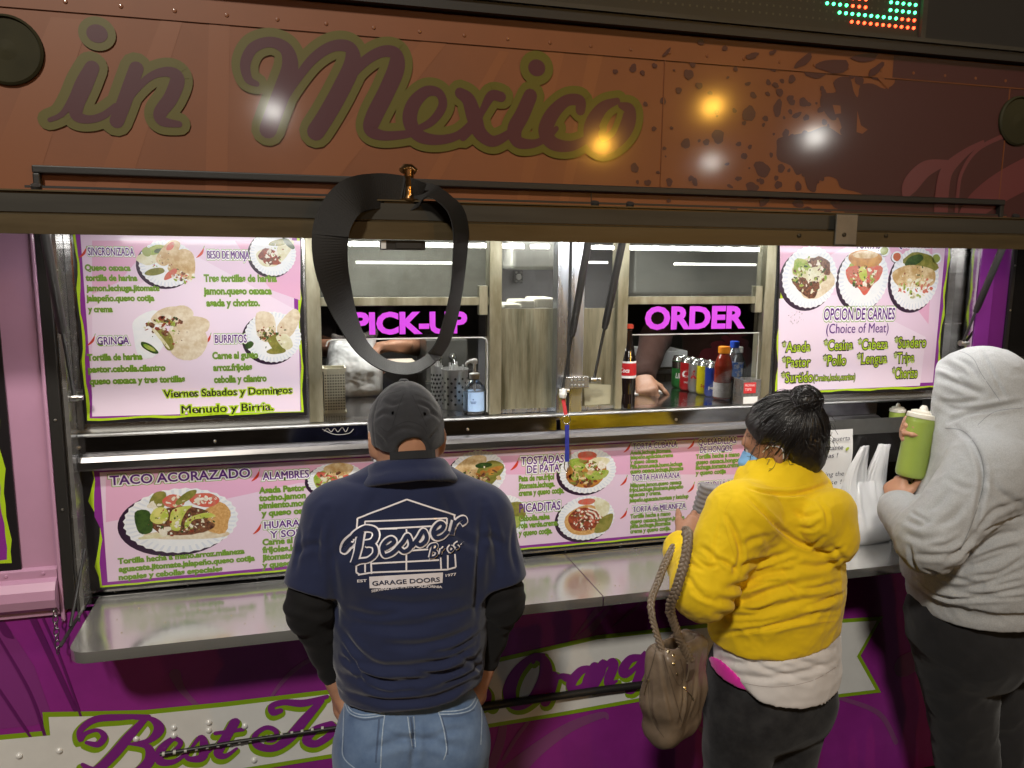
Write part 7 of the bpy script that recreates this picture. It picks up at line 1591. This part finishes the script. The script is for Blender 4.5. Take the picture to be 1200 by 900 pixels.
# mask and earring
M_msk = mat('mask_blue', (.20, .42, .68), .75, var=.06, vscale=30)
ms = sculpt('face_mask', [ell(atW(0, .058, -.062), np.array([.0665, .066, .054]), .0, RH, clip=[(atW(0, .030, 0), -RH[:, 1]+RH[:, 2]*.12), (atW(0, 0, -.018), RH[:, 2])])], .004, [M_msk], wom, lambda V, N: .0012*np.sin(((V-HW) @ RH[:, 2])*260))
mb = MB()
for s_ in (-1, 1):
    mb.tube([tuple(q) for q in catmull([atW(s_*.060, .045, -.028), atW(s_*.080, .012, -.004), atW(s_*.086, -.022, -.012), atW(s_*.084, -.020, -.04)], 5)], .0016, 5, 0)
mb.build('mask_loop', [mat('loop_pale', (.75, .80, .85), .7)], ms)
mb = MB(); q = atW(-.084, -.004, -.066); mb.lathe([(0, -.009), (.005, -.004), (.0055, 0), (.003, .005), (0, .006)], tuple(q), 10); mb.build('earring', [mat('silver_stud', (.85, .85, .85), .15, metal=1)], wom)
def nails(L, m_, parent):
    mb = MB()
    for u, v, y_, d in L:
        c = U(u, v, y_); R = frame(d, (0, -.5, 1)); V = [c+R @ np.array([math.cos(a)*.0042, math.sin(a)*.0062, .0]) for a in np.linspace(0, 6.283, 10, endpoint=False)]; mb.add(V, [tuple(range(10))], 0)
    mb.build('fingernails', [m_], parent)
# knitted pouch in the hands
kc = U(834, 596, -.350); t = thing('knit_pouch', tuple(kc-np.array([0, 0, .07])), 'grey ribbed knit pouch held between both hands of the person in yellow', 'pouch')
Rk2 = frame(nrm((.55, .80, .15)), (.25, 0, 1)); sculpt('knit_body', [rbox(kc, (.050, .016, .072), .015, .01, Rk2)], .004, [cloth('grey_knit', (.22, .21, .22))], t, lambda V, N: .0022*np.sin(((V-kc) @ Rk2[:, 2])*420+.4*np.sin(((V-kc) @ Rk2[:, 0])*160)))
# handbag with braided straps
bc = U(790, 806, -.60); t = thing('handbag', tuple(bc-np.array([0, 0, .125])), 'taupe leather handbag with braided straps hanging from the yellow sleeve', 'handbag')
M_lea = mat('taupe_leather', (.17, .125, .085), .42, var=.22, vscale=7, bump=.5, bscale=120, bdist=.001, coat=.1); M_lead = mat('taupe_edge', (.085, .062, .043), .5); M_gold = mat('bag_brass', (.75, .62, .38), .25, metal=1)
RB = frame(nrm((-.55, .83, 0)), (.10, .02, 1)); q_ = lambda a, b, c: bc+RB[:, 0]*a+RB[:, 1]*b+RB[:, 2]*c
bg_ = [rbox(q_(.004, 0, -.050), (.082, .050, .072), .034, .03, RB), rbox(q_(0, 0, .040), (.097, .042, .084), .026, .04, RB), cap(q_(-.035, -.0, -.108), q_(.045, 0, -.108), .030, k=.03), rbox(q_(.0, .0, .128), (.066, .015, .045), .010, .008, RB, op='s')]
bo = sculpt('bag_body', bg_, .0045, [M_lea], t, lambda V, N: wrinkle(.0045, 16, 9, 2.2)(V)+wrinkle(.002, 30, 24, 6)(V), sm=2, bvh=True)
recrease(bo, [([(775, 765), (780, 800), (792, 850)], .006, -.006), ([(800, 790), (802, 820), (796, 850)], .006, -.007), ([(762, 790), (762, 830), (770, 855)], .006, -.004), ([(815, 790), (812, 820), (804, 845)], .006, -.004)], t)
mb = MB()
for pts in ([(766, 772, .8), (760, 800, .8), (764, 840, .8), (778, 864, .8)], [(770, 756, 1.2), (764, 780, 1.2), (757, 800, 1.2)], [(778, 768, .9), (786, 800, .9), (800, 850, .9)], [(784, 780, .8), (792, 798, .8), (797, 803, .8), (801, 790, .8), (797, 772, .8)], [(756, 765, 1.2), (775, 748, 1.2), (800, 743, 1.2)]):
    decal_stroke(mb, bo, pts, .0008, 0, 6)
mb.build('bag_seams', [M_lead], bo)
for u, v in ((789, 768), (789, 778), (793, 790), (754, 760), (760, 797), (802, 806), (811, 818), (783, 764)):
    c = cast(bo, u, v)
    if c is not None:
        n = c[1]; R_ = frame(n, (0, .1, 1)); V = [c[0]+n*.002+R_[:, 0]*math.cos(a)*.0036+R_[:, 2]*math.sin(a)*.0036 for a in np.linspace(0, 6.283, 8, endpoint=False)]; mb = MB(); mb.add(V+[c[0]+n*.0045], [(i, (i+1) % 8, 8) for i in range(8)], 0, True); mb.build('stud', [M_gold], bo)
for pts in ([(760, 797), (758, 806), (756, 815)], [(803, 808), (808, 814), (812, 820)]):
    Q = [cast(bo, *p) for p in pts]
    if all(q is not None for q in Q): mb = MB(); mb.tube([tuple(q[0]+q[1]*.003) for q in Q], .0016, 6, 0); mb.build('zip_pull', [M_gold], bo)
def braid(path, r, nm):
    P = catmull(path, 14); mb = MB(); L = np.concatenate([[0], np.cumsum([np.linalg.norm(P[i+1]-P[i]) for i in range(len(P)-1)])])
    for k_ in range(3):
        pts = []
        for i, p in enumerate(P):
            tg = nrm(P[min(i+1, len(P)-1)]-P[max(i-1, 0)]); vd = nrm(p-CAM); sd = nrm(np.cross(tg, vd)); nn = np.cross(sd, tg); ph = L[i]*190+k_*2.094
            pts.append(tuple(p+sd*math.sin(ph)*r*.75+nn*math.sin(2*ph)*r*.4))
        mb.tube(pts, r*.62, 7, 0)
    return mb.build(nm, [M_lea], t)
top = U(806, 652, -.535)
braid([q_(-.020, -.046, .088), U(786, 720, -.665), U(793, 690, -.688), U(803, 655, -.672), U(806, 632, -.635)+np.array([0, 0, .012]), U(802, 628, -.58)+np.array([0, 0, .012])], .0098, 'strap')
braid([q_(-.078, -.02, .085), U(763, 715, -.60), U(772, 680, -.56), U(782, 655, -.53), U(790, 640, -.50)+np.array([0, 0, .0])], .0078, 'strap')
for a, b in ((q_(-.020, -.047, .045), q_(-.020, -.049, .098)), (q_(-.078, -.030, .05), q_(-.078, -.024, .09))):
    mb = MB(); mb.strap([tuple(a), tuple((a+b)/2+RB[:, 1]*-.003), tuple(b)], .026, .004, [tuple(RB[:, 0])]*3, 0); mb.build('strap_tab', [M_lea], t)
# ================================================================= person in the grey hoodie
gx, gy = 1.885, -.50
fG = nrm((-.55, .83, 0)); rG = np.array([fG[1], -fG[0], 0]); RG = np.stack([rG, fG, Z_], 1)
gp = thing('person', (gx, gy, 0), 'person in a grey hoodie with the hood up, pouring green salsa', 'person')
HG = U(1137, 462, -.44); fHG = nrm((-.60, .72, -.34)); hp, atG, RHG = head_prims(HG, fHG, (-.35, .3, .9), .95, (1.83, -.46, 1.46), .05)
sL, eL, wL = U(1158, 556, -.62), U(1090, 634, -.635), U(1050, 594, -.42)
sR, eR, wR = np.array([1.98, -.36, 1.43]), np.array([2.04, -.25, 1.24]), SQ_P+SQ_AX*SQ_H*.66+np.array([.066, .055, -.005])
body = hp+[cap((gx, gy, .98), (gx, gy, 1.34), .16, .14, .05, flat=(fG, .8)), cap(sL, sR, .05, k=.05), cap((1.83, -.47, 1.48), (gx, gy, 1.38), .055, .09, .04), cap(sL, eL, .046, .041, .03), cap(eL, wL, .039, .028, .02), cap(sR, eR, .046, .041, .03), cap(eR, wR, .039, .028, .02),
    cap((gx-.06, gy, .86), (gx+.045, gy+.02, .48), .09, .058, .03), cap((gx+.045, gy+.02, .48), (gx+.07, gy-.02, .08), .056, .036, .03), cap((gx+.12, gy+.05, .86), (gx+.23, gy+.08, .48), .09, .058, .03), cap((gx+.23, gy+.08, .48), (gx+.27, gy+.05, .08), .056, .036, .03)]
body += hand_prims(wL, nrm(U(1049, 566, -.375)-wL), nrm((.75, .35, .1)), -1, (40, 45, 45, 50), .92, (35, 15))
bn = nrm(np.cross(SQ_AX, (0, 1, 0)))       # sideways across the bottle
sq = lambda s: SQ_P+SQ_AX*SQ_H*s
body += hand_prims(sq(.66)+np.array([.066, .055, -.005]), nrm((-1, -.15, .10)), (0, -1, 0), -1, (48, 50, 50, 52), .92, (60, 20), tdir=(-.35, -.92, .05))
sculpt('body', body, .0042, [M_skin], gp); eyes(atG, .95, gp)
gt = [cap((gx, gy, 1.09), (gx, gy, 1.18), .235, .232, .06, flat=(fG, .86), clip=[((gx, gy, 1.05), (0, 0, -1))]), cap((gx+.005, gy, 1.16), (gx, gy-.005, 1.36), .228, .195, .06, flat=(fG, .82)), cap((gx, gy, 1.02), (gx, gy, 1.06), .216, .218, .012, flat=(fG, .86), clip=[((gx, gy, .992), (.03, .05, -1)), ((gx, gy, 1.09), (0, 0, 1))]),
      cap(sL+[.03, .0, .0], sR, .095, .095, .06), cap((1.84, -.47, 1.49), (gx, gy, 1.40), .10, .14, .05)]
ga = [cap(sL, eL, .106, .078, .03), cap(eL, eL+(wL-eL)*.88, .080, .058, .03), cap(eL+(wL-eL)*.80, wL+(wL-eL)*.02, .048, .046, .010), cap(sR, eR, .098, .078, .03), cap(eR, eR+(wR-eR)*.84, .070, .046, .03)]
RX = frame(fHG, (-.35, .3, .9)); hk = lambda a, b, c: HG+RX[:, 0]*a+RX[:, 1]*b+RX[:, 2]*c
gh = [ell(hk(0, -.012, .014), (.098, .115, .115), .03, RX, clip=[(hk(0, .055, 0), RX[:, 1])]), cap(hk(0, .0, .012), hk(0, .13, -.004), .092, .086, .02, flat=(RX[:, 2], 1.10), clip=[(hk(0, .088, 0), RX[:, 1]+RX[:, 2]*.42)]), ell(hk(0, -.06, .012), (.084, .095, .095), .05, RX), cap(hk(0, -.05, -.02), (1.94, -.55, 1.50), .092, .095, .06), cap(hk(0, .02, -.075), (1.83, -.50, 1.46), .080, .080, .05), ring(hk(0, .082, .004), np.stack([RX[:, 0], nrm(RX[:, 2]-RX[:, 1]*.42), nrm(RX[:, 1]+RX[:, 2]*.42)], 1), .080, .096, .011, .014),
      cap((1.80, -.56, 1.475), (2.02, -.56, 1.485), .045, .05, .03)]
ghs = [ell(hk(0, .105, -.012), (.070, .080, .084), .012, RX, op='s')]
gm = sculpt('hoodie', gt+gh+ghs+ga, .0045, [M_gry], gp, lambda V, N: wrinkle(.004, 9, 15, 11)(V)*np.clip((1.32-V[:, 2])/.2, .12, 1)+wrinkle(.0022, 20, 20, 6)(V)+wrinkle(.0012, 42, 42, 2)(V), sm=2, bvh=True)
FG = [([(1150, 625), (1175, 612), (1198, 605)], .007, -.007), ([(1125, 662), (1160, 648), (1190, 640)], .007, -.008), ([(1140, 675), (1170, 672), (1198, 655)], .007, -.007), ([(1085, 668), (1110, 676), (1140, 682)], .007, -.007), ([(1160, 690), (1180, 684), (1198, 680)], .006, -.006), ([(1068, 600), (1078, 606), (1090, 612)], .006, -.006), ([(1090, 640), (1108, 640), (1122, 632)], .007, -.007), ([(1110, 560), (1125, 570), (1140, 572)], .009, -.004), ([(1100, 430), (1115, 436), (1130, 448)], .007, -.007), ([(1105, 470), (1125, 472), (1145, 468)], .007, -.007), ([(1120, 420), (1135, 428), (1145, 442)], .007, -.006),
      ([(1090, 440), (1110, 445), (1135, 455), (1150, 462)], .010, -.010), ([(1095, 425), (1110, 428), (1130, 440)], .010, -.008), ([(1090, 462), (1115, 478), (1140, 480)], .010, -.008), ([(1112, 495), (1135, 484), (1165, 478), (1195, 472)], .008, -.014), ([(1150, 412), (1165, 440), (1178, 466)], .006, -.006),
      ([(1120, 500), (1140, 520), (1152, 555), (1148, 590), (1138, 625)], .008, -.010), ([(1110, 655), (1128, 645), (1140, 628)], .010, -.014), ([(1062, 610), (1080, 615), (1092, 605)], .008, -.006), ([(1060, 625), (1080, 632), (1100, 628)], .009, -.007), ([(1072, 650), (1095, 652), (1115, 648)], .009, -.008), ([(1085, 600), (1100, 590), (1110, 575)], .010, -.007), ([(1100, 615), (1118, 605), (1130, 590)], .010, -.007),
      ([(1140, 630), (1165, 600), (1195, 590)], .010, -.008), ([(1130, 650), (1165, 630), (1198, 622)], .011, -.010), ([(1110, 668), (1150, 660), (1198, 640)], .011, -.010), ([(1090, 680), (1130, 690), (1198, 668)], .010, -.009), ([(1100, 690), (1150, 698), (1198, 690)], .008, -.009), ([(1066, 640), (1068, 655), (1074, 668)], .006, -.010), ([(1070, 675), (1090, 695), (1120, 702), (1198, 700)], .006, -.010), ([(1160, 560), (1175, 580), (1198, 590)], .010, -.006)]
recrease(gm, FG, gp)
for pts in ([(1082, 430, .8), (1100, 415, .8), (1124, 412, .8), (1140, 420, .8), (1150, 438, .8), (1172, 470, .8)], [(1108, 502, 1.1), (1130, 506, 1.1), (1148, 530, 1.1), (1153, 565, 1.1), (1140, 610, 1.1), (1125, 645, 1.1)], [(1146, 498, .8), (1165, 483, .8), (1198, 478, .8)]):
    mb = MB(); decal_stroke(mb, gm, pts, .0007, 0, 6); mb.build('seam', [M_gryd], gm)
gl_ = [cap((gx-.06, gy, .96), (gx+.09, gy+.02, .95), .155, k=.05, flat=(fG, .9), clip=[((gx, gy, 1.05), (0, 0, 1))]), ell((gx-.02, gy-.085, .86), (.11, .085, .11), .05), ell((gx+.13, gy-.05, .86), (.11, .085, .11), .05),
       cap((gx-.070, gy, .90), (gx+.045, gy+.02, .48), .122, .084, .03), cap((gx+.045, gy+.02, .48), (gx+.07, gy-.02, .05), .084, .074, .03), cap((gx+.13, gy+.05, .88), (gx+.23, gy+.08, .48), .118, .084, .03), cap((gx+.23, gy+.08, .48), (gx+.27, gy+.05, .05), .084, .074, .03)]
gj = sculpt('black_trousers', gl_, .006, [M_bpant], gp, lambda V, N: wrinkle(.006, 8, 9, 3.1)(V)+wrinkle(.003, 18, 16, 1.1)(V), sm=2)
shoes((gx+.07, gy-.02, .09), (-.5, 1, 0), gp); shoes((gx+.27, gy+.05, .09), (-.2, 1, 0), gp)
# clear cup in that hand
cc = U(1063, 575, -.365); t = thing('clear_cup', tuple(cc), 'small clear plastic salsa cup in the hand of the person in grey', 'cup')
cm = glass_mat('cup_clear', (.9, .92, .92), 1.6, .04, (.6, .62, .62), .10); tl = Matrix.Rotation(rad(-14), 3, 'Y')@Matrix.Rotation(rad(14), 3, 'X')
mb = MB(); mb.lathe([(.020, 0), (.021, .002), (.027, .040), (.0295, .041), (.0295, .044), (.026, .043), (.020, .004), (0, .004)], (0, 0, 0), 28); mb.v = [tuple(tl @ Vector(q)+Vector(cc)) for q in mb.v]; mb.build('cup_body', [cm], t)
# ================================================================= kitchen workers
M_swt = cloth('brown_sweater', (.035, .014, .010), sheen=.03); M_mrn = cloth('maroon_apron', (.11, .010, .016)); M_dkc = cloth('dark_shirt', (.022, .020, .020))
def worker(x, y_, lab, arms, top_m, label_apron=None, cap_c=None, sc=1.0):
    w = thing('person', (x, y_, .64), lab, 'person'); z0 = .64
    H = np.array([x, y_-.06, 2.17]); hp, at, R = head_prims(H, (0, -1, -.45), (0, -.3, 1), .94, (x, y_, 2.02), .048)
    body = hp+[cap((x, y_, 1.55), (x, y_, 1.93), .135, .13, .05, flat=((0, 1, 0), .72)), cap((x-.16, y_, 1.98), (x+.16, y_, 1.98), .05, k=.05), cap((x-.08, y_, 1.5), (x-.09, y_, .75), .085, .04, .03), cap((x+.08, y_, 1.5), (x+.09, y_, .75), .085, .04, .03)]
    gar = [cap((x, y_, 1.42), (x, y_, 1.62), .165, .16, .05, flat=((0, 1, 0), .78)), cap((x, y_, 1.62), (x, y_, 1.90), .16, .155, .05, flat=((0, 1, 0), .74)), cap((x-.15, y_, 1.97), (x+.15, y_, 1.97), .065, k=.05)]
    for S_, E_, W_, hd, pnorm, sd, bare in arms:
        body += [cap(S_, E_, .046, .040, .03), cap(E_, W_, .039, .028, .02)]+hand_prims(W_, hd, pnorm, sd, (40, 45, 48, 50), .95, (40, 15))
        gar += [cap(S_, E_, .066, .056, .03)]+([] if bare else [cap(E_, np.array(E_)+(np.array(W_)-np.array(E_))*.92, .056, .044, .03)])
    sculpt('body', body, .0052, [M_skin2], w); eyes(at, .94, w)
    sculpt('top', gar, .007, [top_m], w, lambda V, N: wrinkle(.004, 14, 18, x)(V), sm=2)
    sculpt('hair', [ell(at(0, -.015, .02), (.085, .102, .096), .0, R, clip=[(at(0, .045, .02), R[:, 1]-R[:, 2]*.5)])], .007, [M_hair], w)
    sculpt('trousers', [cap((x-.05, y_, 1.45), (x+.05, y_, 1.45), .13, k=.05), cap((x-.08, y_, 1.42), (x-.09, y_, .70), .10, .07, .03), cap((x+.08, y_, 1.42), (x+.09, y_, .70), .10, .07, .03)], .009, [M_bpant], w)
    shoes((x-.09, y_, .09), (0, -1, 0), w); shoes((x+.09, y_, .09), (0, -1, 0), w)
    for o in w.children:
        if o.name.startswith('shoe'): o.location.z += 0.64
    if label_apron:
        sculpt('apron', [cap((x, y_-.012, 1.35), (x, y_-.012, 1.80), .166, .150, .03, flat=((0, 1, 0), .78), clip=[((x, y_-.02, 0), (0, 1, 0)), ((x, 0, 1.86), (0, 0, 1)), ((x, 0, 1.25), (0, 0, -1))])], .007, [label_apron], w)
    return w
y1 = .92; x1 = float(un(440, 400, .92)[0])
worker(x1, y1, 'worker in dark clothes tying a bag behind the pick-up window', [
    (np.array([x1-.17, y1, 1.95]), U(372, 405, .70), U(410, 410, .47), nrm((.8, -.3, -.1)), (0, -.2, -1), 1, True), (np.array([x1+.17, y1, 1.95]), U(505, 408, .72), U(468, 404, .48), nrm((-.8, -.25, .0)), (0, -.2, -1), -1, True)], M_dkc)
y2 = 1.0; x2 = float(un(842, 400, 1.0)[0])
worker(x2, y2, 'worker in brown sweater and maroon apron writing behind the order window', [
    (np.array([x2-.17, y2-.02, 1.95]), U(768, 396, .52), U(753, 444, .31), nrm((-.15, -.75, -.35)), (.3, -.1, -1), 1, False), (np.array([x2+.17, y2, 1.95]), np.array([x2+.24, y2-.12, 1.70]), np.array([x2+.12, y2-.30, 1.56]), nrm((-.6, -.5, -.1)), (0, 0, -1), -1, False)], M_swt, M_mrn)
